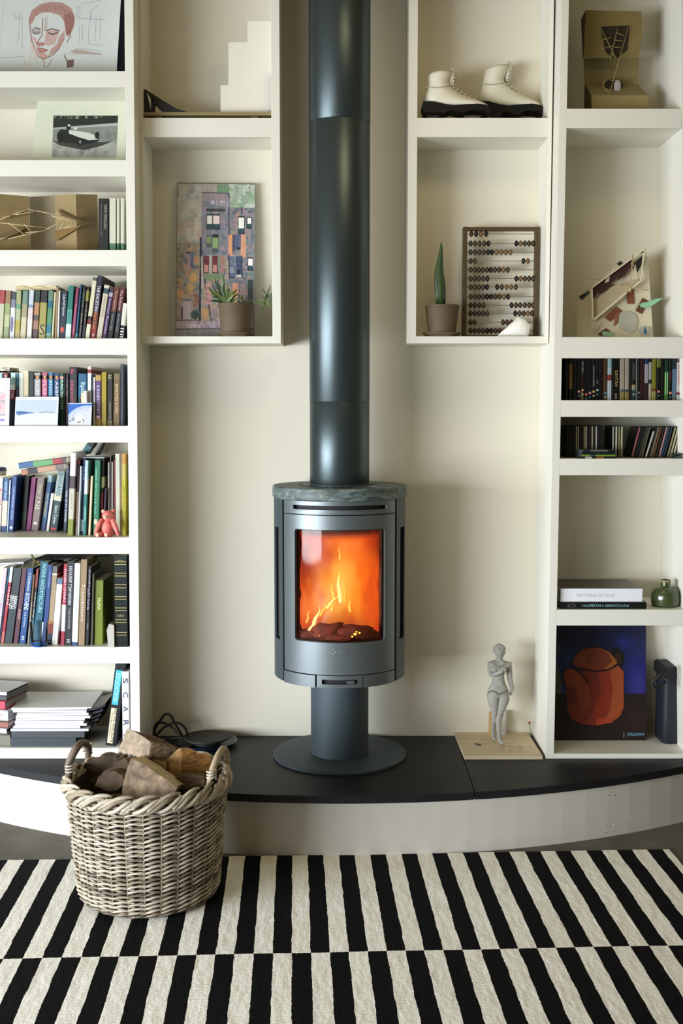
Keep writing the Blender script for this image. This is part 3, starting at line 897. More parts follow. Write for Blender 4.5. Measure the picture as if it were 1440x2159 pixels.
a = A(80.5, 95.5, 86, 613, [(.25, '1c1c20'), (.7, 'c0b45c'), (1, 'c8bc78')], 'thick mustard paperback with a black top block')
lettering('S', mat('34301c', .5), (a[1] + .003, -.0005, a[3] * .08), (a[2] - a[1] - .006, 0, 0), (0, 0, a[3] * .22), a[0], name='printed_shape')
a = A(96.5, 107.5, 102, 613, [(.21, '6a9478'), (.36, '1a86a4'), (.7, '5ea474'), (.88, '2c98b0'), (1, '88b49c')], 'teal and green paperback with a sage block on top')
A(108, 112.5, 114, 616, [(1, 'dcd4a8')], 'thin cream booklet beside the teal and green paperback')
A(113, 118, 117.6, 606, [(1, 'b49a74')], 'thin tan hardback just before the white slim book', hard=True)
A(118.3, 122, 122, 613, [(1, 'e4e6dc')], 'thin white book touching the navy script-lettered spine')
a = A(122.5, 136, 128, 614, [(.74, '17334e'), (.87, '26405a'), (1, '142c44')], 'navy book with white script lettering and a round red badge', [('Laurel Lyons', 'dfe6ec', .08, .52, .5)])
badge(a[0], 'd04a40', a[1] + .004, a[2] - .006, .75, .87, a[3], True)
A(137, 149, 144.5, 603, [(.45, '1f9a86'), (.72, '5cb8b0'), (1, 'd2ecec')], 'bright teal book fading to white towards the foot', [('CIRCUS', '14605c', .5, .68, .5)], hard=True)
A(150, 157.5, 159.5, 608, [(1, 'a03a5e')], 'crimson pink slim book between the teal and blue ones', [('Notes from London', 'e08cb4', .32, .9, .5)])
A(158, 163, 168.5, 600, [(.5, '1c5680'), (.9, '1f6c96'), (1, '6ab4d4')], 'thin bright blue book standing taller than its black neighbour', d=.19)
A(164, 171, 174.5, 606, [(1, '1d211f')], 'black paperback with grey-green lettering after the thin blue book', [('DESERT FLOWER', '6c8468', .1, .4, .45), ('James Coven', 'b8ab9c', .5, .95, .5)])
A(172, 178, 183, 604, [(.08, '181818'), (.28, 'b0a84e'), (.75, '2a2a26'), (1, '38404e')], 'dark paperback with a yellow block near the top', [('A LIFE APART', '8c8468', .35, .7, .6)])
A(179, 188.5, 195.5, 586, [(.05, '5a6c5c'), (.63, 'd8d6b4'), (.68, '2a2a28'), (.76, '8a3a3a'), (1, 'dcdac0')], 'tall cream book with a dark red and black band below the middle', d=.2)
A(189.5, 201, 205, 582, [(.2, '1c1c48'), (.58, '39204c'), (.8, '7a2c24'), (1, 'b42024')], 'tall purple book turning red at the foot with white lettering', [('THE RACISTAN', 'e0dce6', .16, .56, .6), ('Khaled Cossini', 'd08c34', .58, .84, .5), ('o', 'f0e8e0', .92, .96, .4)], d=.22)
A(202.5, 214, 219.5, 602, [(.06, 'd6cfb6'), (.16, '2c5a66'), (1, 'cfc4ac')], 'beige paperback with a small dark blue square under its top', [('LEARNING TO BREATHE', '8a8478', .2, .6, .35)])
A(215, 224, 231.5, 607, [(.1, '4a3058'), (.18, 'b0a8bc'), (1, '4e3466')], 'purple paperback with a pale square near the top', [('Salman Rushdie', 'b89cc8', .22, .9, .55)])
A(225, 237, 240.5, 606, [(.48, '7c3a24'), (1, '17191c')], 'rust and black paperback with script lettering', [('Scorpion', 'd8a890', .08, .45, .45), ('Andrew Miller', '8a8e90', .52, .85, .35)])
A(238, 249, 251.5, 606, [(.46, '6c2228'), (1, '15181c')], 'dark red and black paperback against the white panel', [('The Poisoner', 'e0b8b0', .06, .46, .45), ('Norman Lewis', '9aa2a8', .52, .86, .35)])
a = A(250, 259, 258, 640, [(.62, 'd4d2c4'), (1, '26262a')], 'white paperback with black zigzag stripes, last before the white panel')
for f in (.7, .78, .86, .93): badge(a[0], 'd8d8d0', a[1] + .001, a[2] - .001, f, f + .03, a[3], name='printed_stripe')
# crumpled paper sheaf on top of them
def sheaf(name, label, px, py0, py1, Y, dd, col, seed, cat='papers', group=None, layers=3, tilt=0):
    zb = z_of(py1, Y); x0, x1 = x_of(px[0], Y, zb), x_of(px[1], Y, zb); zt = z_of(py0, Y)
    r = thing(name, label, cat, ((x0 + x1) / 2, Y, zb), group=group)
    for l in range(layers):
        bm = bmesh.new(); n, k = 14, 6
        za = zb + (zt - zb) * l / layers + .0004
        g = []
        for s in (0, 1):
            g.append([[bm.verts.new((x0 + (x1 - x0) * (i / n) + .003 * mnoise.noise(Vector((l, i, seed))), Y + dd * j / k + .003 * math.sin(l * 2 + i), za + s * (zt - zb) / layers * .85 + tilt * i / n + .0025 * mnoise.noise(Vector((i * .5, j * .6, seed + l * .02))))) for j in range(k + 1)] for i in range(n + 1)])
        for i in range(n):
            for j in range(k):
                bm.faces.new([g[0][i][j], g[0][i][j + 1], g[0][i + 1][j + 1], g[0][i + 1][j]])
                bm.faces.new([g[1][i][j], g[1][i + 1][j], g[1][i + 1][j + 1], g[1][i][j + 1]])
        for i in range(n):
            bm.faces.new([g[0][i][0], g[0][i + 1][0], g[1][i + 1][0], g[1][i][0]]); bm.faces.new([g[0][i + 1][k], g[0][i][k], g[1][i][k], g[1][i + 1][k]])
        for j in range(k):
            bm.faces.new([g[0][0][j + 1], g[0][0][j], g[1][0][j], g[1][0][j + 1]]); bm.faces.new([g[0][n][j], g[0][n][j + 1], g[1][n][j + 1], g[1][n][j]])
        bobj('sheet', bm, mat(col, .85), r)
    return r
sheaf('paper_sheaf', 'crumpled cream papers lying on top of the picture-spined paperbacks', (32, 119), 602, 611.5, .01, .12, 'cfc09a', 4)

# ---------------- row B
GB = 'books on the fifth shelf of the left bookcase'
zB = SL[4]
def B(bl, br, tl, yt, segs, label, texts=(), **k):
    k.setdefault('Y', .01); return book('B', zB, bl, br, tl, yt, segs, label, texts, group=GB, **k)
B(-12, 5.5, -12, 787, [(1, 'a8dce0')], 'pale cyan book behind the pink-bordered card')
B(6.5, 17, 6.5, 786, [(1, 'a02c34')], 'dark red book behind the pink-bordered card', [('&', 'f0e0e0', .04, .1, .4)])
B(18, 29, 22.5, 787, [(.22, 'c0e4e4'), (.32, 'f0f0f0'), (.5, 'b42840'), (1, '1c2834')], 'book with white, crimson and near-black bands beside the pink-bordered card', [('TORN', 'f4e8ea', .34, .48, .5)])
B(30, 36.5, 31.5, 787, [(.25, '2a94a8'), (1, '2a2c48')], 'slim navy book with a teal top before the mint white one')
B(37, 47, 37.5, 787, [(1, 'dfe8da')], 'mint white book above the snowy postcard')
B(48, 59, 48.5, 782, [(1, 'e6d8b0')], 'cream book with a small bird mark above the snowy postcard', [('*', '8c6c50', .47, .53, .5)])
B(60, 71, 60.5, 783, [(1, '152e28')], 'very dark green book rising behind the small tan one', d=.19)
PENG = ((.5, .5),)
def penguin(bl, br, tl, yt, col, label, txt, tcol, band, **k):
    a = B(bl, br, tl, yt, [(.05, col), (.12, band), (1, col)], label, [(txt, tcol, .15, .62, .48)], **k)
    badge(a[0], 'c88850', a[1] + (a[2] - a[1]) * .28, a[2] - (a[2] - a[1]) * .28, .045, .125, a[3], True)
penguin(72, 86, 72, 786, 'a8acaa', 'grey reference paperback with an orange oval on a black band', 'SCIENCE', 'e4e6e4', '18181c')
penguin(87.5, 100, 88, 786, 'd8688c', 'pink reference paperback with an oval on a black band', 'PLANTS', 'f4c8d8', '1c1838')
penguin(101, 112, 101.5, 786, '2d92cc', 'sky blue reference paperback with an oval emblem', 'ENGLISH', 'd8f0fa', '141c38')
penguin(113, 125.5, 113.5, 787.5, '1c5496', 'royal blue reference paperback with an oval emblem', 'ABBREV', 'eef4fa', '14284c')
B(126, 134.5, 126, 787, [(.06, '1c6c50'), (.11, 'd8a898'), (1, '1b7055')], 'green paperback lettered in white beside the royal blue one', [('PUNCTUATION', 'dcf4ea', .13, .68, .65)])
B(135, 138, 135, 788, [(1, '0e2a24')], 'thin blackish green book after the green paperback')
B(138.6, 144.5, 138.6, 789, [(1, '3a2036')], 'slim plum book with tiny lettering beside the tall black one', [('THE HISTORY', '9a8494', .1, .66, .45)])
B(145.5, 162.5, 146, 774, [(1, '22262c')], 'tall black book lettered in glowing pink', [('k', 'd84868', .05, .14, .4, .4), ('KINOHITS', 'dc5c78', .23, .63, .36, .35)], d=.2, hard=True)
B(164, 182, 165, 788, [(.46, '1a7cb0'), (.66, '1d4c5a'), (1, '243c3a')], 'blue book reading Epic behind the round map card', [('Epic', 'd0eaf4', .17, .38, .6), ('o', 'e05038', .44, .5, .4)])
B(184, 192.5, 184.5, 773, [(.05, 'e0ccc4'), (.11, 'b83c3c'), (1, 'd8dce0')], 'tall white book with a red band near the top', [('NOVELLAS', 'd890b0', .46, .66, .4)], hard=True, d=.21)
B(193.3, 196, 193.5, 790, [(1, '2a3c5c')], 'very thin slate blue booklet after the red-banded white book')
B(196.6, 199.8, 197, 795, [(1, 'ece8ec')], 'very thin white booklet before the purple and gold book')
a = B(200.5, 212.7, 201, 791, [(.11, 'd8b060'), (.86, '6c4a8c'), (1, 'd8ac5c')], 'purple book with gold ends and white lettering', [('A SHORT STORY', 'e8def0', .2, .76, .45)])
badge(a[0], 'f0d8e0', a[1] + .003, a[2] - .003, .8, .86, a[3], True)
B(213.5, 224.5, 214, 785, [(1, 'd8bc28')], 'bright yellow paperback in the middle row of novels', [('- - - -', '9c8420', .25, .3, .7), ('- - - -', '9c8420', .93, .95, .7)])
B(225.7, 237.5, 226, 788, [(.12, '3a3a2c'), (.9, '1a1a14'), (1, '7c6c44')], 'black book with gold ornaments beside the yellow one', [('&&', 'b0a078', .02, .1, .6), ('LEGEND OF TIME', 'a89468', .55, .88, .3)])
B(238.5, 252.5, 239.5, 788, [(.1, '8c7c4c'), (1, '8a6c3e')], 'golden brown book lettered down the spine', [('BEAUTIES FOWL', 'd0bc94', .2, .78, .42)])
B(253.3, 260, 253.5, 768, [(1, '46505a')], 'tall slate grey book against the white panel, above the others', d=.22)
# ---------------- row C
GC = 'books on the sixth shelf of the left bookcase'
zC = SL[5]
def Cb(bl, br, tl, yt, segs, label, texts=(), **k):
    return book('C', zC, bl, br, tl, yt, segs, label, texts, group=GC, **k)
Cb(-8, 1, -2, 1008, [(1, 'e4dcd4')], 'white book with red lettering cut by the photo edge', [('ROM', 'b03038', .2, .5, .6)], base=1121)
a = Cb(2, 13.5, 7.5, 1009, [(.42, '1b6cb4'), (.9, 'e4d2bc'), (1, '1b5ea4')], 'cream paperback with a blue title block and blue foot', [('VERMEER SPEAKS', 'cfe2f4', .06, .4, .4)], base=1121)
Cb(14, 17.2, 19.8, 1012, [(.28, 'eceef2'), (1, 'c0d8e4')], 'thin pale blue book with a white top, beside the royal blue one', base=1121)
a = Cb(17.8, 28, 26, 1004, [(1, '2858a8')], 'royal blue hardback with fine white lettering', [('CONTEMPORARY NOVELS', 'b8ccec', .2, .78, .35)], base=1122, hard=True, d=.17)
badge(a[0], 'd8e4f4', a[1] + .003, a[2] - .003, .9, .95, a[3], True)
Cb(34, 41.5, 43, 1007, [(.16, '8c8c80'), (.32, 'a83444'), (1, '1a708c')], 'teal blue slim book with a grey and red top, set back in the shelf', base=1117)
Cb(43, 52.5, 51, 1003, [(.66, '14161a'), (.82, '1c5434'), (1, '121214')], 'black book with a green patch beside the magenta one', base=1119)
Cb(53.8, 64.5, 65.5, 1008, [(1, 'b4348c')], 'magenta book lettered in violet', [('HAVEL', '5c1c64', .12, .33, .6)], base=1119)
a = Cb(65.3, 80.5, 79, 1008, [(1, '8c7a74')], 'taupe book with cream lettering next to the magenta book', [('THE SIRENS', 'c8bc9c', .12, .32, .4), ('/ NS', 'd8ccac', .36, .6, .6)], base=1120)
badge(a[0], 'ccc0b4', a[1] + .005, a[2] - .006, .83, .89, a[3], True)
Cb(84.5, 95, 100, 1003, [(.12, 'a8c4cc'), (.85, '3a78b8'), (1, '4a6cac')], 'mid blue slim book lettered in pale yellow', [('DICTIONARY', 'e0d890', .33, .76, .55)], base=1119)
Cb(97, 103.3, 107.5, 1041, [(1, 'ecdcd2')], 'short white book leaning against the dark teal one', base=1120)
a = Cb(104, 120.5, 121.5, 993, [(.4, 'a4b4b0'), (.5, 'd4d0b4'), (1, '1c4c50')], 'thick grey and dark teal book with Envars lettering', [('ENVANS', '1c5a66', .06, .43, .55), ('Gianni Calvino', 'd0dcd8', .57, .88, .4)], base=1121)
badge(a[0], 'c03038', a[1] + .003, a[2] - .004, .94, .985, a[3], True)
Cb(133, 140.5, 139.2, 979, [(1, '1f3b5c')], 'slim navy book with white lettering beneath the leaning pair', [('ILL', 'c4d4e4', .06, .13, .5), ('AND OF MY SUMMER', 'dce6f0', .38, .84, .45)], base=1124)
a = Cb(142, 154, 148.8, 955, [(.28, 'e2dede'), (.43, '5c4650'), (.8, 'c8c4b4'), (1, 'a4b03c')], 'tall white book with a plum curve and lime foot', [('GRANTA', 'a89c90', .5, .68, .35)], base=1130)
Cb(155, 160.7, 159.5, 970, [(.06, 'b83c58'), (.42, '1e1a20'), (.85, 'd8b8ac'), (1, 'ccc0c0')], 'slim black and pale pink book after the tall white one', [('LOST PAINTINGS', 'cc8494', .1, .4, .5), ('H', '2c2428', .84, .88, .5)], base=1129)
Cb(161.3, 164.6, 166.3, 983, [(1, 'e8eef2')], 'thin white book touching the one reading Poland', base=1129)
a = Cb(165.2, 172.3, 171, 967, [(.8, '1e3f84'), (.95, 'dfe6ee'), (1, '1c3a78')], 'royal blue guide reading Poland in white', [('POLAND', 'e4ecf8', .11, .28, .65)], base=1128)
Cb(173, 180, 178.5, 971, [(.25, 'b8d4ec'), (.45, 'd0e4ee'), (1, '2c9c98')], 'pale blue to teal slim guide beside the Poland guide', [('LONDON', 'c0f0ec', .62, .8, .5)], base=1129)
Cb(180.6, 183.8, 186.5, 1010, [(1, 'b0562a')], 'thin orange book between the teal guide and the cream one', base=1128, d=.12)
Cb(185.8, 190.8, 191.5, 1004, [(1, 'dcd2b0')], 'slim cream book beside the large green book', base=1129, d=.13)
a = Cb(196, 208, 200, 971, [(1, '25926a')], 'large green book with a round emblem low on its spine', [('GREEK MYTHS OF OLD', '8cdcb8', .1, .72, .3, .3)], base=1129)
badge(a[0], 'e4c0a0', a[1] + .002, a[2] - .006, .78, .86, a[3], True)
Cb(209.4, 214.5, 214.3, 967, [(.24, '20242c'), (.38, 'dcdcb8'), (.45, '2c4c48'), (1, 'cc4450')], 'slim book with black, cream and red bands behind the pink bear', base=1128)
Cb(215.2, 220.4, 219.8, 1030, [(1, '28204c')], 'short dark violet book behind the pink bear', base=1128)
Cb(221.4, 225.2, 221.8, 975, [(1, 'd6d2cc')], 'thin off-white book directly behind the pink bear', base=1127)
Cb(225.9, 230, 226.2, 960, [(.1, '5c4a44'), (1, '241c40')], 'dark indigo book above the pink bear', base=1127)
Cb(230.6, 233.4, 231, 974, [(1, 'dcd6c0')], 'thin cream book between two dark ones above the pink bear', base=1127)
Cb(234, 236.3, 234, 962, [(1, '1c1830')], 'very thin black book above the pink bear', base=1127)
Cb(236.8, 238.8, 236.5, 970, [(1, 'c83c50')], 'very thin red book before the wide cream one', base=1127)
Cb(239.5, 249.5, 238, 957, [(1, 'd2d4bc')], 'tall pale sage book behind the pink bear’s arm'.replace('’', "'"), base=1127, d=.16)
Cb(250.2, 256.4, 249.5, 959, [(.4, '80715c'), (1, '9a7c50')], 'tan brown book between the sage and yellow ones', base=1128)
Cb(257.2, 265.5, 256.5, 957, [(.12, 'e0a850'), (.3, 'd8c860'), (1, 'e4d83c')], 'tall yellow book against the white panel above the bear', [('ABOUT LOVE', '5c5820', .38, .66, .35)], base=1130, d=.2)

# lying pair on top of row C (leaning on the tall books)
def lying(name, label, pl, pr, th_px, segs, Y, dd, group=None, texts=(), roll=0, hard=False, pages='e8e2d0', cat='book', pg_front=False):
    """a book lying flat, spine to the room; pl, pr: lower corners of the spine in the photo (x, y)"""
    a, b_ = P(pl[0], pl[1], Y), P(pr[0], pr[1], Y)
    L = (b_ - a).length; ang = math.atan2(b_.z - a.z, b_.x - a.x)
    t = th_px / F * (Y + D)
    # local: z along the spine from right end (top=right)...: build upright then lay down by rotating about Y
    r = thing(name, label, cat, a, (0, math.pi / 2 - ang, 0), group)
    # upright local z -> +x world ; local x -> -z world ; put body at local x in [-t,0]
    x0, x1 = book_geo(name, r, t, dd, L, segs, 1, hard, pages)
    for tx in texts:
        s, col, f0, f1, w = tx[:5]; gh = t * w; cx = x0 + t / 2
        if len(tx) > 5:   # upside down
            lettering(s, mat(col, .5), (cx - gh / 2, -.0004, L * f1), (0, 0, -L * (f1 - f0)), (gh, 0, 0), r)
        else:
            lettering(s, mat(col, .5), (cx + gh / 2, -.0004, L * f0), (0, 0, L * (f1 - f0)), (-gh, 0, 0), r)
    return r, x0, x1, L, t
lying('book', 'brown and peach book lying askew with the striped one on top of it', (46, 1002.5), (136, 989), 12.2, [(.2, '8a7c78'), (.62, 'd0a484'), (.85, '3c3440'), (1, 'c88c64')], .02, .12, GC)
lying('book', 'green book with blue and red ends lying askew on the row', (35, 989), (140.5, 976), 12, [(.06, '6a5a50'), (.12, '9c3a44'), (.27, 'cc4450'), (.66, '74b878'), (.95, '3c78b8'), (1, 'e8f0f4')], .02, .12, GC)
lying('magazine', 'pale blue-grey magazine lying flat on the guides and the green book', (168, 966), (219, 966), 2.4, [(1, 'b4bcc0')], .03, .1, GC, cat='magazine')
# teal box file leaning behind the row
r = thing('book', 'teal and black book propped diagonally behind the row above the white-topped books', 'book', P(190, 958, .15), group=GC)
fprism('cover', [(168, 959), (183, 935), (196, 931), (200, 933), (184, 958)], .15, .06, mat('2c6468', .5), r)
fprism('corner_band', [(183, 935), (190, 931), (200, 933), (193, 945)], .148, .064, mat('12181c', .5), r)
r = thing('book', 'black book propped diagonally beside the teal one at the back', 'book', P(205, 958, .16), group=GC)
fprism('cover', [(200, 960), (207, 950), (213, 936), (218, 933), (212, 948), (206, 960)], .16, .05, mat('16181a', .5), r)
# round tin
zt_ = SL[5] + .0002
c = P(-6, 1003, .08)
r = thing('round_tin', 'round tin with a dark blue lid lying on the books at the photo edge', 'tin', c)
lathe('body', [(0, 0), (.032, 0), (.032, .018), (0, .018)], mat('b4ac98', .5), c, r)
lathe('lid', [(.0, .018), (.034, .018), (.034, .026), (.030, .031), (0, .032)], mat('24365c', .35), c, r)
# ---------------- row D
GD = 'large books on the seventh shelf of the left bookcase'
zD = SL[6]
def Db(bl, br, tl, yt, segs, label, texts=(), **k):
    k.setdefault('base', 1359); return book('Dd', zD, bl, br, tl, yt, segs, label, texts, group=GD, **k)
Db(-12, -2.5, 6.5, 1198, [(.3, 'dcbcc4'), (1, 'd6d0dc')], 'pale pink leaning book with violet lettering at the photo edge', [('Modern Art', '8c6c9c', .35, .75, .5)], base=1356, d=.18)
Db(-2, 1, 17.5, 1199, [(.3, '2084a8'), (1, '243c64')], 'thin blue book between the pale pink and the white-topped red one', base=1356)
Db(1.3, 8.2, 21.5, 1196, [(.2, 'eceaf0'), (.85, 'd83848'), (1, 'e07070')], 'red book with a white top, leaning among the art books', [('THREE', 'f8dcdc', .25, .5, .5)], base=1356)
a = Db(8.8, 26, 29.5, 1199, [(1, '2a444c')], 'thick dark slate art book with a white lettered patch', [('BRITISH', 'e4e8ec', .37, .54, .8, .35), ('DESIGN', 'e4e8ec', .37, .54, .3, .75)], base=1357, d=.2, hard=True)
Db(27.5, 38.5, 46.5, 1199, [(1, '6a3444')], 'maroon art book with silver lettering low on the spine', [('ARP', 'b8949c', .54, .68, .5)], base=1357)
a = Db(40, 53.5, 57.5, 1199, [(1, '1a64b4')], 'bright blue book reading Kitchens in white', [('CONRAN', 'e0ecf8', .06, .3, .35), ('KITCHENS', 'f0f6fc', .33, .55, .65), ('hub of home', 'c8dcf0', .58, .78, .3), ('m', 'c8dcf0', .9, .95, .45)], base=1358)
Db(54.5, 58.7, 66.5, 1212, [(.4, '98785a'), (1, 'a89c8c')], 'slim tan book between Kitchens and the black art book', base=1358)
Db(60, 66.3, 74.5, 1200, [(.25, 'a44434'), (.3, '142024'), (.68, '14181c'), (1, '2a8490')], 'slim black book with a rust top and teal foot', [('ordinary things', 'e4ecf0', .31, .66, .5)], base=1358)
Db(67, 84.2, 85, 1185, [(1, '1a7c98')], 'large teal book reading Inside Architecture', [('INSIDE ARCHITECTURE', 'a4dce8', .03, .62, .42)], base=1358, d=.2, hard=True)
Db(85, 95.5, 98.5, 1192, [(1, '2454a8')], 'cobalt blue book right after Inside Architecture', [('Frank Living Design', 'a8c8f0', .08, .28, .35)], base=1359)
Db(96.3, 107.5, 109.5, 1195, [(.09, '747470'), (.11, 'e4dcc4'), (.7, 'b49c78'), (.74, 'd08c54'), (.86, 'b84c38'), (1, '2a3c4c')], 'sandstone-coloured book with a grey top and red band', base=1359)
Db(108.6, 121.3, 120.5, 1220, [(.09, '6a8cac'), (.12, 'e8e8e8'), (1, 'e8e6e0')], 'white book with small blue print at the top, next to Danish Chairs', base=1360)
Db(122, 130.8, 129, 1190, [(.5, 'd83c58'), (.83, 'e8ecec'), (1, 'd03c58')], 'book reading Danish Chairs with red ends', [('DANISH CHAIRS', 'f8e0e4', .06, .47, .5)], base=1360)
Db(132, 147, 137.8, 1184, [(1, '1c2c3c')], 'navy black book lettered in white Cyrillic', [('НАТАЛИЯ ГОНЧАРОВА', 'e8ecf0', .06, .52, .45), ('ГОДЫ В РОССИИ', 'c4ccd0', .56, .8, .28), ('II', 'd0d8dc', .93, .965, .4)], base=1361, hard=True, d=.2)
Db(148, 161, 154.3, 1188, [(.96, 'e2e6e0'), (1, '2858a0')], 'white book with pale grey lettering and a blue foot', [('GREATESCAPE', 'b0bcb8', .2, .62, .45)], base=1361)
Db(165, 178.7, 171, 1180, [(1, 'b09470')], 'tan cloth art book standing just taller than africa', [('Travelations', 'e4d8c4', .28, .72, .42)], base=1361, hard=True)
Db(179.4, 187, 185.5, 1195, [(1, '22282e')], 'black book reading africa in violet grey', [('art and craft in', 'dcdce4', .04, .26, .4, .6), ('africa', 'a49cc0', .27, .55, .75), ('now', '8890a0', .72, .8, .4)], base=1361)
Db(187.6, 193.5, 191.5, 1210, [(1, '6c6c58')], 'thin olive grey magazine after the africa book', base=1360)
a = Db(197, 215.5, 198.8, 1224, [(1, '9cb01e')], 'lime green book with pale lettering standing alone in the gap', [('MoMA', 'e4ecb0', .28, .46, .35), ('HIGHLIGHTS', '6c8020', .48, .74, .35)], base=1359)
# green leather volume with gold bands and a small white box beside it
_edge.pop('Dd', None)
a = Db(242, 269.5, 240, 1172, [(1, '15332e')], 'thick dark green leather volume with gold bands on its spine', [('KARLIV', 'c8c48c', .64, .665, .03)], base=1364, hard=True, rough=.3, d=.17)
r, x0, x1, h, dd = a
gold = mat('c8b878', .3, metal=.7)
for f in (.065, .095, .19, .22, .315, .35, .445, .475, .57, .60, .70, .73, .84, .87):
    bm = bmesh.new(); box(bm, x0 + .002, x1 - .002, -.0016, .002, h * (1 - f) - .0012, h * (1 - f) + .0012)
    bobj('gold_band', bm, gold, r, world=False)
for s, f in (('Algirdas', .04), ('KARLIV', .645)):
    lettering(s, gold, (x0 + .010, -.0007, h * (1 - f) - .008), (x1 - x0 - .020, 0, 0), (0, 0, .009 if f > .5 else .006), r)
Yc = y_of(1365.5, zD)
r = thing('paper_box', 'small white peaked cardboard box in front of the green leather volume', 'box', (x_of(232, Yc, zD), Yc, zD), group=GD)
zq = zD + .0003
p0, p1 = x_of(227, Yc, zD), x_of(241, Yc, zD)
zt0, zt1 = z_of(1331, Yc), z_of(1316, Yc)
prism('body', [(p0 + .002, Yc - .0, zq), (p1, Yc - .0, zq), (p1, Yc, zt1 - .006), (p0 + .006, Yc, zt1), (p0 - .002, Yc, zt0)], (0, .07, 0), mat('b8b4ac', .8), r)
prism('lid', [(p0 - .004, Yc - .001, zt0 + .001), (p0 + .006, Yc - .001, zt1 + .0015), (p1 + .0, Yc - .001, zt1 - .004), (p1, Yc - .001, zt1 - .0065), (p0 + .006, Yc - .001, zt1), (p0 - .002, Yc - .001, zt0)], (0, .072, 0), mat('b8b4ac', .8), r)
# papers lying on row D, and dark folders slanting above
sheaf('paper_sheaf', 'white-edged magazines lying on top of the art books at the photo edge', (-30, 50), 1189, 1197, .09, .12, 'c8c8c8', 8, layers=2, cat='papers', tilt=.008)
r = thing('folder', 'dark flat folder lying slanted on top of the art books', 'folder', P(120, 1185, .1))
prism('cover', [P(60, 1184, .07), P(165, 1178, .07), P(232, 1172, .12), P(236, 1170, .2), P(110, 1166, .2)], (0, 0, .004), mat('1e1f20', .7), r)
r = thing('dried_leaf_ornament', 'small curled olive leaf ornament lying across the art books', 'ornament', P(72, 1190, .02))
bm = bmesh.new()
tube_bm(bm, [P(66, 1169, .03), P(71, 1178, .03), P(75, 1184, .02), P(71, 1190, .015), P(69, 1199, .01)], [.003, .004, .0055, .004, .0015], 8)
bobj('stem', bm, mat('5c5430', .7, bump=.3), r, smooth=True)
for q in ((80, 1185), (84, 1191)): ell('curled_leaf', P(q[0], q[1], .015), (.008, .004, .003), mat('8c6a34', .6), r, seg=10, rings=6)
# tumbler with blue foot
YT = -.035
ct = Vector((x_of(83.5, YT, zD), YT, zD + .0004))
rt = 19.5 / F * (YT + D); ht = z_of(1312, YT) - zD
tum = thing('glass_tumbler', 'clear glass tumbler with a blue foot standing before the art books', 'glass', ct)
lathe('vessel', [(0, .006), (rt * .84, .006), (rt * .93, .012), (rt, ht), (rt - .0018, ht), (rt * .9, .016), (rt * .8, .011), (0, .011)], glass_mat('tumbler_glass', (.97, .98, .99), .02, .02, 1.3), ct, tum, 40)
lathe('foot', [(0, 0), (rt * .78, 0), (rt * .84, .002), (rt * .86, .0058), (0, .0058)], mat('1c4c98', .12, spec=.8), ct, tum, 40)
lathe('blue_ring', [(rt * .905, .012), (rt * .945, .0125), (rt * .955, .016), (rt * .91, .016)], mat('1c4c98', .15), ct, tum, 40)

# ================================================================== row E: magazines etc, lowest cubby
zE = SL[7]
YE = -.03
rnd = random.Random(11)
# stack of white magazines
GE = 'magazines stacked in the lowest cubby of the left bookcase'
def mag(name, label, c, hw, dd, z, t, yaw, col, spine, sag=None):
    """one magazine; hw half width, sag list of drops towards the right side"""
    r = thing(name, label, 'magazine', (c[0], c[1], z), (0, 0, yaw), GE)
    n = 10; vs, fs = [], []
    for s in (0, 1):
        for i in range(n + 1):
            x = -hw + 2 * hw * i / n
            dz = (sag(i / n) if sag else 0)
            for y in (0, dd): vs.append((x, y, s * t + dz))
    k = 2 * (n + 1); midx = []
    for i in range(n):
        a = 2 * i
        fs.append((a, a + 1, a + 3, a + 2)); midx.append(0)
        fs.append((k + a, k + a + 2, k + a + 3, k + a + 1)); midx.append(0)
        fs.append((a, a + 2, k + a + 2, k + a)); midx.append(1)
        fs.append((a + 1, k + a + 1, k + a + 3, a + 3)); midx.append(1)
    fs.append((0, k, k + 1, 1)); midx.append(1); fs.append((2 * n, 2 * n + 1, k + 2 * n + 1, k + 2 * n)); midx.append(1)
    mobj('cover', vs, fs, [mat(col, .4), mat(spine, .5)], r, world=False, midx=midx)
    return r
Ym = -.035
rows = [(1470, 190, 26, 172), (1478.5, 186, 23, 178), (1486, 187, 34, 168), (1494, 193, 34, 166), (1503, 178, 34, 178), (1510, 176, 34, 160), (1519, 178, 32, 182), (1527, 184, 26, 160), (1537, 176, 22, 178)]
zbase = z_of(1560, Ym)
cols = ['e8e8ec', 'e6e8f0', 'dfe4f0', 'eceaf0', 'e8e6ee', 'e6e4ee', 'dfe2ee', 'dcdce8', 'e4e0ec']
lab = ['top magazine of the white stack, its grey cover facing up', 'second white magazine from the top of the stack', 'third white magazine down the stack', 'fourth white magazine down the stack',
       'middle white magazine of the stack', 'white magazine just below the middle of the stack', 'third white magazine from the foot of the stack', 'white magazine above the lowest white one', 'lowest white magazine, on the grey ones']
zcur = zE + .0006
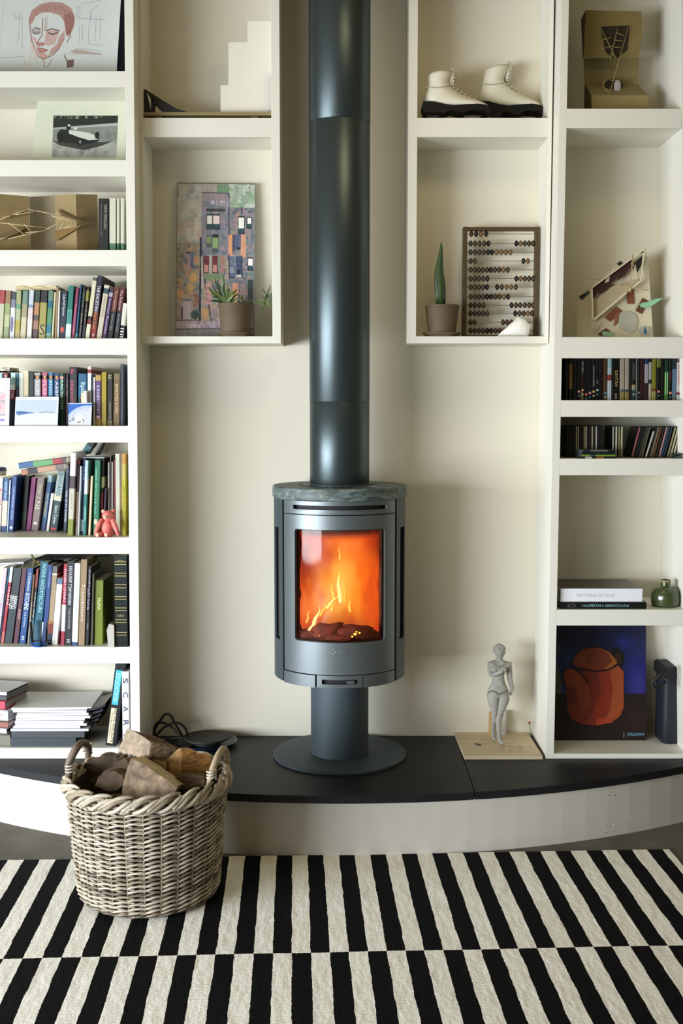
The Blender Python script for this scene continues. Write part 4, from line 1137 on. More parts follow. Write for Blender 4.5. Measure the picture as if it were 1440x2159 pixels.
# two dark grey slack magazines at the foot of the stack
edges = [(22, 160, 1566, '2a3238', '343e46', 'crumpled slate grey magazine at the very foot of the stack'), (24, 178, 1553, '343a3e', '40464a', 'grey magazine with a ragged white edge under the white stack')]
zc_ = zcur
for xl, xr, py, a1, a2, lb in edges:
    zt_ = z_of(py - 11, Ym)
    x0, x1 = x_of(xl, Ym, zc_), x_of(xr, Ym, zc_)
    mag('magazine', lb, ((x0 + x1) / 2, Ym), (x1 - x0) / 2, .2, zc_, max(.006, zt_ - zc_ - .0006), 0, a1, a2)
    zc_ = max(zc_ + .006, zt_)
ztop_stack = z_of(1490 - 20, Ym)
n = 9; hstep = (z_of(1492, Ym) - zc_) / n
for i in range(n):
    k = n - 1 - i
    xl, xr = [(22, 186), (27, 168), (32, 182), (31, 176), (33, 178), (33, 190), (36, 186), (26, 182), (24, 192)][i]
    x0, x1 = x_of(xl, Ym, zc_), x_of(xr, Ym, zc_)
    yy = Ym + rnd.uniform(0, .006)
    mag('magazine', lab[k], ((x0 + x1) / 2, yy), (x1 - x0) / 2, .235, zc_, hstep * .86, rnd.uniform(-.03, .035), 'dcdee0' if k == 0 else 'd4d4d8', cols[k])
    mi = mag
    zc_ += hstep
# black magazines slumping off the right side
for i in range(5):
    zt = z_of(1494 + i * 11, Ym) ; 
    x0 = x_of(186 - i * 1.5, Ym + .03, zt); x1 = x_of(228 - i * 6, Ym + .06, zt)
    lift = .014 - i * .001
    mag('magazine', ['black magazine curling up from the top of the stack', 'second black magazine bulging beside the white stack', 'black magazine halfway down beside the white stack', 'black magazine low beside the white stack', 'lowest black magazine beside the white stack'][i],
        ((x0 + x1) / 2, Ym + .01 + .012 * i), (x1 - x0) / 2, .17, zt - .010, .009, 0, '121418', '1c2026', sag=lambda u, L=lift: L * (u ** 2) * 1.2)
# books stacked at the far left with their fore edges angled away
GEb = 'books stacked flat in the lowest cubby beside the magazines'
def angled(label, xr_px, y_top, y_bot, col, edge, yaw, k):
    zt, zb = z_of(y_top, Ym), z_of(y_bot, Ym)
    x1 = x_of(xr_px, Ym, zb)
    r = thing('book', label, 'book', (x1, Ym, zb), (0, 0, yaw), GEb)
    t = zt - zb - .0008; w = .24; dd = .16
    bm = bmesh.new(); box(bm, -w, 0, 0, dd, 0, t * .12); box(bm, -w, 0, 0, dd, t * .88, t); box(bm, -w, 0, 0, .003, 0, t)
    bobj('cover', bm, mat(col, .45), r, world=False)
    bm = bmesh.new(); box(bm, -w + .003, -.003, .0035, dd - .003, t * .13, t * .87)
    bobj('page_block', bm, mat(edge, .8), r, world=False)
    return r
ya = math.radians(-14)
st = [('lowest wooden-looking grey book of the flat pile at the photo edge', 22, 1548, 1576, '6a6658', 'a8a498'),
      ('white book with a thin black cover near the bottom of the flat pile', 14, 1536, 1547, 'e0dee4', '2c2c2c'),
      ('book with brown squares on its spine in the flat pile', 17, 1522, 1535, '8c5044', 'c8b8b0'),
      ('pale grey book marked with a red letter in the flat pile', 17, 1497, 1521, 'c4c6c8', 'a8a8a4'),
      ('red book in the flat pile beside the white magazines', 11, 1478, 1496.5, 'd02844', 'a0a09c'),
      ('dark book with a white spine label near the top of the flat pile', 14, 1467, 1477.5, '2c2a2c', '8a8684'),
      ('white and black book topping the flat pile at the photo edge', 14, 1459, 1466.5, 'e0e0e4', '403a38')]
for lb, xr, yt, ybm, c1, c2 in st:
    r = angled(lb, xr, yt, ybm, c1, c2, ya, 0)
lettering('Y', mat('b83048', .5), P(0, 1512, Ym - .004), P(6, 1512, Ym - .004) - P(0, 1512, Ym - .004), Vector((0, 0, .012)), r, world=True)

# black leaning volume with teal and cream labels, and the white SCAR book
GS = 'upright books beside the white panel in the lowest cubby'
a = book('E', zE, 221.5, 244, 243, 1401, [(1, '10151d')], 'black leaning book with a teal label and a cream label on its spine', [], Y=-.032, group=GS, d=.22, hard=True)
r, x0, x1, h, dd = a
badge(r, '3fb4c4', x0 + .005, x1 - .010, .08, .5, h, name='spine_label')
badge(r, 'd8ceb0', x0 + .005, x1 - .012, .54, .97, h, name='spine_label')
w = x1 - x0
lettering('EDUCATION', mat('c4f0f4', .5), (x0 + .008, -.0008, h * .88), (0, 0, -h * .34), (w - .022, 0, 0), r)
lettering('HE IN WILSON', mat('2c2820', .5), (x0 + .0165, -.0008, h * .45), (0, 0, -h * .4), (w * .3, 0, 0), r)
lettering('paintings and poems', mat('3c382c', .5), (x0 + .0085, -.0008, h * .40), (0, 0, -h * .28), (w * .14, 0, 0), r)
_edge.pop('E', None)
a = book('E', zE, 258.5, 273.3, 256.5, 1416, [(1, 'e8e8ee')], 'tall white book with widely spaced capitals S C A R down its spine', [], Y=-.046, group=GS, d=.22, hard=True)
r, x0, x1, h, dd = a
for i, chh in enumerate('SCARP'):
    f = .085 + i * .185
    lettering(chh, mat('1c2046', .5), (x0 + .003, -.0008, h * (1 - f)), (0, 0, -h * .072), ((x1 - x0) - .006, 0, 0), r)
r = thing('box_file', 'black box standing behind the white lettered book by the panel', 'box', (x_of(250, .05, zE), .05, zE), group=GS)
boxo('body', x_of(246, .14, zE), x_of(266, .14, zE), .12 + .06, .232, zE + .0005, z_of(1404, .14), mat('0e1014', .6), r)

# ================================================================== cards standing in front of row B
zq = zB + .0003
def card(name, label, pts, Y, paint, cat, thick=.0012, lean=.012, res=2.2, bounds=None, bg='eeeeee', group=None, sidecol='e8e6e0'):
    """flat card: photo quad tl,tr,br,bl standing on a shelf, leaning back by lean"""
    tl, tr, br, bl = pts
    r = thing(name, label, cat, P((bl[0] + br[0]) / 2, (bl[1] + br[1]) / 2, Y), group=group)
    A_, B_, C_, D_ = P(*tl, Y + lean), P(*tr, Y + lean), P(*br, Y), P(*bl, Y)
    prism('board', [D_, C_, B_, A_], (0, thick, 0), mat(sidecol, .8), r)
    cv = Canvas(bounds[0], bounds[1], bounds[2], bounds[3], res, hx(bg)); paint(cv)
    off = Vector((0, -.0004, 0))
    cv.mesh('print', lambda u, v: (A_ * (1 - u) + B_ * u) * (1 - v) + (D_ * (1 - u) + C_ * u) * v + off, vcol_mat(.6), r)
    return r
def bot(Y, z, px): 
    """photo y of the point (px) at height z on plane Y"""
    lo, hi = 0.0, 2159.0
    for _ in range(40):
        m = (lo + hi) / 2
        if z_of(m, Y) > z: lo = m
        else: hi = m
    return lo
yb_ = bot(-.03, zq, 0)
def p_snow(c):
    c.rect(31, 836, 125, 898, 'ccd0d8'); c.rect(33, 843, 121, 868, 'b4c0d0')
    c.poly([(33, 867), (40, 866), (60, 868), (80, 870), (62, 872), (48, 874), (38, 876), (33, 872)], '5c7ca4')
    c.poly([(36, 868), (50, 868), (58, 870), (44, 873)], '3c6090', .9)
    c.line([(84, 870), (92, 869), (100, 868.5), (108, 869.5), (118, 869)], 1.3, '748894', .9)
    c.line([(88, 871), (91, 874)], 1, 'b0bcc0', .7)
card('postcard', 'postcard of a snowy plain propped before the reference paperbacks', [(33, 837), (124, 836.5), (121.5, yb_), (30.5, yb_)], -.03, p_snow, 'postcard', bounds=(31, 836, 125, 898), sidecol='f0f0f4')
def p_map(c):
    c.rect(144, 849, 195, 898, '2f62b4')
    c.ell(186, 898, 50, 44, 'b4c4e0', soft=.02); c.ell(186, 898, 46.5, 40.5, '5c7cbc', .5, soft=.02); c.ell(186, 898, 45.5, 39.5, 'c8cad0', soft=.02)
    for a in range(8):
        t = math.radians(185 + a * 11); c.line([(186 + 42 * math.cos(t), 898 + 37 * math.sin(t)), (186 + 42 * math.cos(t) + 2, 898 + 37 * math.sin(t) + 1)], 1, '7088b0')
    c.rect(144, 849, 195, 850.5, 'dce4f0'); c.ell(170, 882, 11, 9, 'ecd8d4', .8, .6)
    c.line([(154, 880), (156, 884), (153, 887)], 1.2, '3a4050'); c.line([(147, 889), (150, 886)], 1.2, '3a4050')
    c.line([(176, 884), (179, 889)], 1.2, '4a5060'); c.line([(165, 890.5), (171, 889.5)], 1.2, '30343c'); c.line([(183, 866), (187, 862)], 1, 'a0a8c0')
card('map_card', 'white card with a round town plan and blue corners before the novels', [(144, 850), (194, 849.5), (192, yb_), (144, yb_)], -.03, p_map, 'card', bounds=(144, 849, 195, 898), sidecol='e4e8f0')
def p_pink(c):
    c.rect(-14, 797, 20, 898, 'cfcacc'); c.rect(-14, 802, 12, 826, 'f0e4e4'); c.rect(-14, 826, 13, 829, 'c8bcc4')
    c.rect(-14, 830, 12, 876, 'd4b8b8'); c.line([(-4, 842), (6, 838), (10, 832)], 1.3, 'd89098'); c.ell(-1, 858, 5, 9, 'e89098', .8, .4); c.line([(-6, 850), (2, 846), (9, 845), (8, 850)], 1.2, '8c8494')
    c.rect(-14, 874, 12, 876.5, '8a8494'); c.line([(12.5, 802), (12, 876)], .8, 'c8c0c4'); c.rect(-14, 883.5, 11, 888, '8c84c4')
card('greeting_card', 'white greeting card with a pink picture and violet line at the photo edge', [(-14, 797), (21, 797), (19, yb_), (-14, yb_)], -.035, p_pink, 'card', bounds=(-14, 797, 21, 898), sidecol='f0eef0')
# small cream notebooks behind map card
r = thing('notebook', 'small cream notebook standing behind the round town plan card', 'notebook', (x_of(178, -.012, zq), -.012, zq), group='small notebooks behind the town plan card')
boxo('cover', x_of(172.5, -.015, zq), x_of(178.4, -.015, zq), -.015, .005, zq, z_of(828, -.015), mat('dcd8ac', .6), r)
r = thing('notebook', 'small white notebook behind the town plan card, beside the cream one', 'notebook', (x_of(181, -.012, zq), -.012, zq), group='small notebooks behind the town plan card')
boxo('cover', x_of(178.7, -.015, zq), x_of(183.4, -.015, zq), -.015, .005, zq, z_of(824, -.015), mat('e8ecec', .6), r)
sheaf('paper_sheaf', 'curled cream paper lying on the books above the greeting card', (-25, 20), 773, 781, .03, .12, 'd6cfba', 15, layers=2, tilt=-.002)
r = thing('folder', 'dark flat folder lying under the curled cream paper', 'folder', P(15, 784, .03))  # dark sheet stands in for the shadow under the curled paper
prism('cover', [P(-30, 785.8, .03), P(44, 785.8, .03), P(30, 781, .12), P(-30, 779, .12)], (0, 0, .0015), mat('38342c', .8), r)

# ================================================================== pink jointed bear
PINK = mat('d8776c', .6, bump=.06, scale=60, var=.08)
PK2 = mat('eab49c', .6)
YBr = -.042
zb_ = SL[5]
bc_ = Vector((x_of(225, YBr, zb_), YBr, zb_))
bear = thing('toy_bear', 'small pink jointed toy bear sitting at the shelf edge before the books', 'toy', bc_)
def pb(px, py, Y): return P(px, py, Y)
ell('body', pb(225.5, 1112, YBr + .012), (.021, .018, .028), PINK, bear, Matrix.Rotation(.05, 3, 'Y'))
hd = ell('head', pb(228, 1088, YBr + .010), (.0215, .019, .0195), PINK, bear, Matrix.Rotation(.5, 3, 'Y'))
ell('ear', pb(217.5, 1078, YBr + .012), (.0065, .004, .0065), PK2, hd, seg=12, rings=8)
ell('ear', pb(237.5, 1077, YBr + .014), (.0065, .004, .0060), PINK, hd, seg=12, rings=8)
ell('muzzle', pb(223, 1090, YBr - .008), (.0085, .0075, .0075), PK2, hd, seg=12, rings=8)
ell('nose', pb(222, 1089, YBr - .0155), (.0022, .0018, .0016), mat('4a2420', .5), hd, seg=8, rings=6)
for e_ in ((219, 1082), (229, 1082)): ell('eye', pb(e_[0], e_[1], YBr - .0085), (.0015, .0012, .0015), mat('1c1010', .3), hd, seg=8, rings=6)
for pts, rr in ((((214, 1098), (208, 1108), (204, 1117), (202, 1126)), (.0085, .0095, .0085, .0065)), (((238, 1098), (242, 1108), (246, 1118), (249, 1126)), (.0085, .0095, .0085, .0065))):
    bm = bmesh.new(); q = [pb(x, y, YBr + .004 - .004 * i) for i, (x, y) in enumerate(pts)]
    tube_bm(bm, q, rr, 10); ell_bm(bm, q[0], (rr[0],) * 3, seg=10, rings=8); ell_bm(bm, q[-1], (rr[-1],) * 3, seg=10, rings=8)
    bobj('arm', bm, PINK, bear, smooth=True)
for a0, a1 in (((215, 1126), (207, 1129.5)), ((233, 1126), (225.5, 1129))):
    bm = bmesh.new(); z_ = zb_ + .0095
    q0 = Vector((x_of(a0[0], YBr, z_), YBr + .012, z_ + .001)); q1 = Vector((x_of(a1[0], YBr, z_), YBr - .006, z_))
    tube_bm(bm, [q0, q1], [.0095, .0088], 10); ell_bm(bm, q0, (.0095,) * 3, seg=10, rings=8); ell_bm(bm, q1, (.0092, .008, .0092), seg=10, rings=8)
    lg = bobj('leg', bm, PINK, bear, smooth=True)
    ell('foot_pad', q1 + Vector((0, -.0065, 0)), (.007, .0025, .007), PK2, lg, seg=10, rings=8)

# ================================================================== upper left shelves
Yp = .13
def on(px, Y, z): return (px, bot(Y, z, px))
z1s = SL[1] + .0003; z0s = SL[0] + .0003; z2s = SL[2] + .0003
# portrait drawing
def lowext(tl, bl, Y, z):
    """continue the edge tl->bl down to height z"""
    yb2 = bot(Y, z, 0); t = (yb2 - tl[1]) / (bl[1] - tl[1]); return (tl[0] + (bl[0] - tl[0]) * t, yb2)
Yq = .10
tl, bl_ = (-120, -40), (-120, 149); tr, br_ = (257, -40), (246, 149)
BL, BR = lowext(tl, bl_, Yq, z0s), lowext(tr, br_, Yq, z0s)
r = thing('portrait_drawing', 'sheet with a red chalk drawing of a head, propped on the top shelf', 'drawing', P(60, BL[1], Yq))
A_, B_, C_, D_ = P(*tl, Yq), P(*tr, Yq), P(*BR, Yq), P(*BL, Yq)
prism('sheet', [D_, C_, B_, A_], (0, .002, 0), mat('d4d6d2', .85), r)
cv = Canvas(-120, -40, 257, BL[1], 1.3, hx('c4c8c4'), 2)
def S(x, y): return (x / 2.3226, y / 2.3226)   # from the magnified crop
def pl(pts, w, c, k=1.0): cv.line([S(*p) for p in pts], w, c, k)
def po(pts, c, k=1.0): cv.poly([S(*p) for p in pts], c, k)
RD, RD2, GY = '9c6c60', '7c4c44', '8c8c90'
for x in (25,): pl([(x, 0), (8, 180), (4, 260)], .8, 'a8acac', .8)
for p in ([(65, 60), (90, 95), (105, 65)], [(100, 70), (98, 190), (90, 215)], [(112, 80), (118, 235)], [(385, 30), (385, 80), (400, 80), (395, 30)], [(380, 90), (520, 95)], [(400, 20), (500, 0)], [(455, 60), (445, 160), (450, 215), (515, 222)],
          [(480, 80), (480, 200)], [(500, 70), (505, 190)], [(400, 120), (402, 210)], [(415, 120), (418, 200)], [(330, 262), (515, 265)], [(0, 285), (130, 275)], [(350, 255), (400, 235), (515, 250)], [(262, 5), (280, 60)]):
    pl(p, .8, GY, .75)
pl([(490, 25), (455, 50), (450, 90)], 1, GY, .7)
po([(145, 95), (160, 50), (200, 20), (250, 8), (310, 12), (355, 40), (375, 80), (372, 130), (355, 170), (340, 180), (330, 150), (325, 110), (300, 75), (250, 60), (205, 60), (180, 80), (160, 120)], RD, .75)
po([(320, 70), (360, 60), (375, 100), (360, 160), (335, 170), (325, 120)], RD2, .5)
for k in range(26):
    t = k / 25; x = 165 + 190 * t
    pl([(x, 60 - 40 * math.sin(t * 3.1)), (x + 14, 80 - 30 * math.sin(t * 3.1))], .7, RD2 if k % 3 else 'b88c80', .6)
pl([(150, 100), (158, 160), (165, 200), (180, 235), (200, 275), (225, 290), (270, 270), (300, 240), (325, 190)], 1.4, RD2, .85)
po([(160, 170), (185, 215), (200, 265), (225, 290), (255, 275), (225, 255), (200, 225), (185, 190)], 'b88478', .7)
po([(300, 180), (325, 150), (330, 180), (310, 225), (280, 255), (250, 275), (262, 240), (290, 215)], 'a8746a', .7)
po([(235, 150), (290, 145), (300, 160), (280, 215), (245, 225), (228, 200)], 'b48478', .6)
po([(225, 85), (240, 80), (240, 150), (222, 150)], 'a09088', .5)
pl([(165, 150), (180, 135), (205, 142)], 1.4, '5c4a48'); pl([(168, 158), (190, 165), (205, 158)], 1.6, '48403e'); po([(165, 148), (205, 143), (208, 160), (175, 170)], '8c807c', .6)
pl([(235, 150), (262, 140), (300, 150)], 1.5, '5c4a48'); pl([(245, 160), (270, 168), (292, 158)], 1.6, '48403e')
pl([(215, 90), (215, 170), (190, 212), (205, 222), (232, 215)], 1.3, '806058'); po([(190, 205), (232, 205), (228, 222), (200, 225)], 'a4685c', .7)
pl([(195, 240), (215, 236), (245, 245), (220, 255), (198, 250)], 1.4, '8c5048'); po([(196, 240), (245, 243), (220, 256)], 'b06c60', .7)
pl([(335, 165), (350, 150), (356, 180), (340, 205)], 1.3, '7c5850'); pl([(330, 270), (345, 300), (350, 330)], 1.3, '4a4444')
po([(345, 295), (380, 290), (378, 330), (345, 328)], '5c4440', .8)
pl([(225, 290), (235, 330)], 1, RD); pl([(270, 290), (245, 330)], 1, GY); pl([(160, 260), (150, 330)], .9, 'c4a49c'); pl([(130, 290), (135, 330)], .9, 'c4a49c'); po([(390, 240), (360, 255), (400, 262), (515, 268), (515, 262)], '9c7c74', .6)
po([(150, 180), (175, 225), (200, 275), (190, 300), (165, 250)], 'd0a89c', .5)
cv.noise(2)
off = Vector((0, -.0004, 0))
cv.mesh('drawing_print', lambda u, v: (A_ * (1 - u) + B_ * u) * (1 - v) + (D_ * (1 - u) + C_ * u) * v + off, vcol_mat(.85), r)
r = thing('portfolio', 'near-black board standing behind the chalk drawing', 'folder', P(240, BL[1], .14))
fprism('board', [(200, bot(.14, z0s, 0)), (263, bot(.14, z0s, 0)), (263, -60), (200, -60)], .14, .004, mat('14182a', .7), r)

# mounted photograph of a racing car
tl, tr, br_, bl_ = (80, 209), (264, 209), (264, 338), (66, 338)
BL = lowext(tl, bl_, Yp, z1s); BR = (264, BL[1])
r = thing('mounted_photograph', 'black and white photograph of an old racing car in a wide pale mount', 'photograph', P(160, BL[1], Yp))
fprism('mount', [BL, BR, tr, tl], Yp, .004, mat('c8cab4', .85), r)
cv = Canvas(262, 565, 578, 772, 1.1, hx('6c7068'), 3)     # crop coordinates
c = cv
c.rect(262, 565, 578, 625, '20241e'); c.daubs(265, 566, 500, 580, 30, 7, ['9ca090', '3a3e38', '141612'], .7)
c.poly([(262, 625), (578, 600), (578, 640), (262, 632)], 'a0a498'); c.poly([(262, 632), (578, 615), (578, 690), (262, 680)], '7a7e76'); c.daubs(262, 640, 578, 690, 60, 9, ['5c605a', '8c9088'], .5)
c.rect(262, 690, 578, 772, '9a9c94'); c.daubs(262, 692, 578, 770, 70, 12, ['b8bab0', '787a74', 'a4a69c'], .5)
c.poly([(262, 690), (400, 700), (560, 690), (500, 715), (420, 735), (300, 712)], '2a2c28', .9)
c.poly([(282, 655), (300, 632), (330, 636), (370, 640), (420, 648), (470, 660), (492, 676), (488, 692), (450, 702), (400, 706), (340, 700), (290, 690)], '161a16')
c.poly([(340, 636), (372, 640), (430, 648), (478, 664), (486, 682), (440, 686), (380, 668), (340, 652)], 'c4c8bc')
c.ell(300, 676, 16, 22, '0c0e0c', soft=.1); c.ell(398, 694, 13, 20, '0e100e', soft=.1); c.ell(398, 694, 6, 9, '8c9088', soft=.2); c.ell(480, 662, 12, 18, '101210', soft=.1)
c.ell(338, 626, 12, 12, '1c1e1c', soft=.1); c.ell(340, 613, 7, 6, 'c8ccc0', soft=.2); c.ell(372, 628, 9, 7, 'd0d4c8', soft=.2)
c.noise(4)
f = lambda u, v: P((262 + 316 * u - 8 * v * (1 if u < .5 else 1.2)) / 2.3226, (566 + 206 * v) / 2.3226, Yp - .0006)
cv.mesh('photo_print', f, vcol_mat(.35), r)

# folded cardboard model with sticks
Yc0 = .05
r = thing('cardboard_stick_model', 'folded brown cardboard model with thin wooden sticks on the third shelf', 'model', (x_of(100, Yc0, z2s), Yc0, z2s))
CARD = mat('948058', .85, var=.08, scale=20); CARD2 = mat('7c6840', .85, var=.08, scale=20)
def panel(pts_top, Ys, z0, m, par, t=.003, name='panel'):
    """upright panels folded at the given photo positions: (px, ytop, Y)"""
    for (xa, ya, Ya), (xb, yb2, Yb) in zip(pts_top, pts_top[1:]):
        a, b_ = P(xa, ya, Ya), P(xb, yb2, Yb)
        d = Vector((b_.x - a.x, b_.y - a.y, 0)).normalized(); nrm = Vector((-d.y, d.x, 0)) * t
        prism(name, [Vector((a.x, a.y, z0)), Vector((b_.x, b_.y, z0)), b_, a], nrm if nrm.y > 0 else -nrm, m(xa) if callable(m) else m, par)
panel([(-60, 404, .02), (61, 414, .06)], 0, z2s, CARD2, r)
panel([(61.5, 415, .13), (115, 412, .14)], 0, z2s, mat('b4a78c', .85), r)
panel([(115.5, 412, .06), (160, 409.5, .04), (205.5, 410, .09)], 0, z2s, CARD, r)
def flap(pts, Y, m, par, dy=-.02, name='flap'):
    """small triangular flap bent towards the viewer: first two points on the panel, the rest lifted by dy"""
    q = [P(x, y, Y if i < 2 else Y + dy) for i, (x, y) in enumerate(pts)]
    prism(name, q, (0, .002, 0), m, par)
DK = mat('5c4a28', .9)
def z2(x, y): return (x / 4.645, 360 + y / 4.645)
flap([z2(535, 590), z2(545, 690), z2(790, 545)], .045, mat('7c6034', .9), r)
flap([z2(560, 372), z2(600, 440), z2(795, 480), z2(790, 500)], .045, DK, r)
flap([z2(0, 490), z2(150, 420), z2(285, 385), z2(200, 420)], .03, DK, r, -.01)
flap([z2(0, 680), z2(0, 620), z2(290, 520), z2(180, 610)], .03, DK, r, -.01)
STK = mat('cbb68a', .7)
def stick(a, b_, Ya, Yb, rr=.0011, par=None, m=None):
    tube('stick', [P(*a, Ya), P(*b_, Yb)], rr, m or STK, par, 6)
for a, b_ in (((0, 510), (460, 560)), ((80, 510), (255, 635)), ((80, 668), (450, 580)), ((450, 575), (620, 490)), ((350, 390), (600, 445)), ((150, 432), (350, 395)), ((575, 370), (560, 470)), ((500, 440), (765, 515)),
              ((640, 485), (585, 570)), ((720, 495), (650, 560)), ((620, 560), (790, 540)), ((240, 525), (300, 595)), ((250, 605), (440, 590)), ((0, 480), (120, 430)), ((120, 430), (270, 375)), ((270, 375), (350, 395)), ((30, 450), (45, 470)), ((55, 445), (70, 462)), ((80, 440), (92, 455)), ((0, 670), (70, 655))):
    stick(z2(*a), z2(*b_), -.005, -.008, .0012, r)
# books at the end of that shelf
G2 = 'books at the end of the third shelf'
def Rb(bl, br, tl, yt, segs, label, texts=(), **k): return book('R2', SL[2], bl, br, tl, yt, segs, label, texts, group=G2, Y=.0, **k)
_edge.pop('R2', None)
Rb(206.8, 228.8, 207.5, 419, [(1, '1c1814')], 'wide black book beside the folded cardboard model', [('NEW ENGLISH', 'a8a090', .12, .56, .26, .7), ('the arts and crafts', '7c7468', .1, .7, .16, .3)], hard=True)
Rb(230.5, 244.5, 230.5, 418, [(.84, 'd2d2bc'), (1, '5c946a')], 'widest of the three white books with green feet')
Rb(246, 252, 246, 418, [(.84, 'd2d2bc'), (1, '4c8460')], 'middle white book with a green foot')
Rb(253.8, 261.5, 253.8, 418, [(.84, 'd2d2bc'), (1, '5c946a')], 'white book with a green foot against the white panel')

# ================================================================== left hanging box
zu = ZBS + .0003; zl = ZBI + .0003
YS = .09
m_ = thing('stepped_card_model', 'white stepped card wall and black folded ramp on a brown base board', 'model', (x_of(440, .07, zu), .07, zu))
zbt = z_of(237, .065)
boxo('base_board', x_of(304.5, .065, zu), x_of(573.5, .065, zu), .06, .2, zbt - .011, zbt, mat('8c7c54', .7, var=.15, scale=12, stretch=(.3, 3, 3)), m_, bev=.0006)
boxo('batten', x_of(330, .1, zu), x_of(345, .1, zu), .07, .19, zu, zbt - .0112, mat('6a5c3c', .7), m_)
boxo('batten', x_of(530, .1, zu), x_of(545, .1, zu), .07, .19, zu, zbt - .0112, mat('6a5c3c', .7), m_)
yb2 = bot(.10, zbt, 0)
fprism('stepped_wall', [(465, yb2), (465, 179.5), (481.4, 179.5), (481.4, 89), (521.8, 89), (521.8, 44.3), (572.6, 44.3), (572.6, yb2)], .10, .004, mat('e2ded0', .8), m_)
fprism('end_wall', [(572.8, bot(.085, zbt, 0)), (572.8, 55), (574.3, 58), (574.3, bot(.085, zbt, 0))], .075, .07, mat('2c241c', .8), m_)
BK = mat('17160f', .7)
fprism('ramp', [(304.5, 241), (304.5, 187), (316, 236), (318, 241)], .07, .05, BK, m_)
fprism('ramp', [(304.5, 187), (330, 203), (352, 217), (372, 229), (400, 237.5), (345, 237.5), (336, 228), (323, 216)], .07, .03, BK, m_)
fprism('ramp', [(318, 205), (325, 212), (324, 237.5), (318, 237.5)], .07, .03, BK, m_)

# city painting
tl, tr, br_, bl_ = (373.5, 385), (537.5, 387), (536, 708), (369.5, 708)
Yt, Yb2 = .212, .172
zt_l = z_of(385, Yt)
BLx = lowext(tl, bl_, Yb2, zl)
A_, B_ = P(373.5, 385, Yt), P(537.5, 387, Yt)
yb3 = bot(Yb2, zl, 0)
C_, D_ = P(536, yb3, Yb2), P(369.5, yb3, Yb2)
r = thing('city_painting', 'thickly painted canvas of city house fronts with dark windows behind the pot plant', 'painting', (D_ + C_) / 2)
nrm = (B_ - A_).cross(D_ - A_).normalized()
if nrm.y < 0: nrm = -nrm
prism('canvas', [D_, C_, B_, A_], nrm * .016, mat('4c4c44', .8), r)
cv = Canvas(165, 130, 1055, 1855, .26, hx('8c8c88'), 7); c = cv
GR = ['9a9c98', 'b0aca4', '8a8c8c', 'a49c98', 'c0bab0']
c.daubs(165, 130, 460, 800, 260, 34, ['a8a89c', 'b4b0a6', 'c2beb4', '98988e', 'a4a08c', 'b8a898'], .8)
c.daubs(165, 560, 460, 760, 40, 30, ['c4a898', 'b89c8c', '8ca088', 'c8b8a8'], .7)
c.rect(620, 150, 770, 240, '6c9068', .8); c.daubs(760, 130, 1055, 410, 130, 30, ['b8c0b4', 'a0b098', '7c9c78', 'c8ccc4', '90a890'], .8)
c.daubs(450, 140, 620, 230, 30, 28, ['a89c98', 'b0a8a0'], .7)
c.rect(450, 235, 770, 930, '7c7c88', .85); c.daubs(450, 235, 770, 930, 240, 24, ['8088a0', '6c7484', '9a8c98', 'a89098', '5c6470', '8c8484', '707c84'], .8)
c.rect(455, 245, 740, 340, 'a08c90', .7); c.daubs(540, 325, 775, 385, 40, 14, ['d4ccc8', 'b4acb0', '6c7494'], .9)
c.line([(450, 235), (745, 245), (770, 300)], 6, '3c3c48'); c.rect(500, 415, 720, 445, '34343c', .9)
c.rect(770, 400, 1050, 1850, '84808a', .8); c.daubs(770, 400, 1050, 1250, 420, 22, ['8c7c80', 'a0888c', '5c6878', '707c88', '9c8480', '4c5464', 'c09488', '688078'], .8)
c.rect(165, 790, 450, 1680, '8c8474', .8); c.daubs(165, 790, 450, 1680, 460, 22, ['8c8c84', 'a48c6c', '7c7c78', 'c0a070', '6c6c64', 'b08c78', '949088', 'c87c5c', '586070'], .8)
c.rect(450, 930, 770, 1680, '948880', .8); c.daubs(450, 930, 770, 1680, 420, 20, ['b49c90', '7c8c74', 'a07c7c', '6c7480', 'c49480', 'b8a478', '5c5460', '849878'], .8)
c.daubs(770, 1250, 1050, 1700, 160, 24, ['5c6478', '7c8490', 'b09094', '484c5c', 'a8887c'], .8)
for x, y, w, h_, col in ((510, 490, 60, 110, 'e8e4dc'), (580, 490, 75, 110, 'ecd8d4'), (870, 510, 62, 140, 'f0f0ea'), (970, 515, 45, 75, 'f0f0ea'), (985, 965, 50, 90, 'f0eee8'), (770, 1060, 55, 80, 'e8dcd0')):
    c.rect(x - 8, y - 14, x + w + 8, y + h_ + 45, '20222a', .9); c.rect(x, y, x + w, y + h_ * .85, col); c.rect(x, y + h_ * .9, x + w, y + h_ + 30, '2c5c6c', .7)
for x, y, w, h_, col in ((505, 705, 60, 90, '80985c'), (575, 705, 70, 150, '8cac70')):
    c.rect(x, y - 2, x + w, y + h_ + 50, '4a5458', .9); c.rect(x + 4, y + 20, x + w - 6, y + h_, col)
c.rect(575, 700, 640, 735, '14161c')
for x in (480, 575):
    c.rect(x - 8, 940, x + 62, 1130, '2c1c20', .9); c.rect(x, 945, x + 56, 1040, '702430'); c.rect(x + 6, 1040, x + 52, 1120, 'c88c80')
c.rect(540, 930, 572, 1150, 'b4aca4'); c.rect(670, 940, 715, 1120, 'a8746c', .8); c.rect(480, 1130, 700, 1210, '748c64', .8)
c.rect(755, 700, 802, 940, 'dc9c74'); c.rect(900, 700, 955, 950, 'd0987c'); c.rect(830, 700, 900, 860, '48587c', .8); c.rect(855, 840, 890, 868, '101014')
c.rect(800, 700, 830, 880, '38405c', .9); c.rect(770, 940, 830, 1170, '5c6c8c', .7); c.rect(840, 940, 905, 1150, '38486c', .9); c.rect(860, 1090, 895, 1140, '0c0c10'); c.rect(850, 1145, 905, 1165, 'd8d4cc')
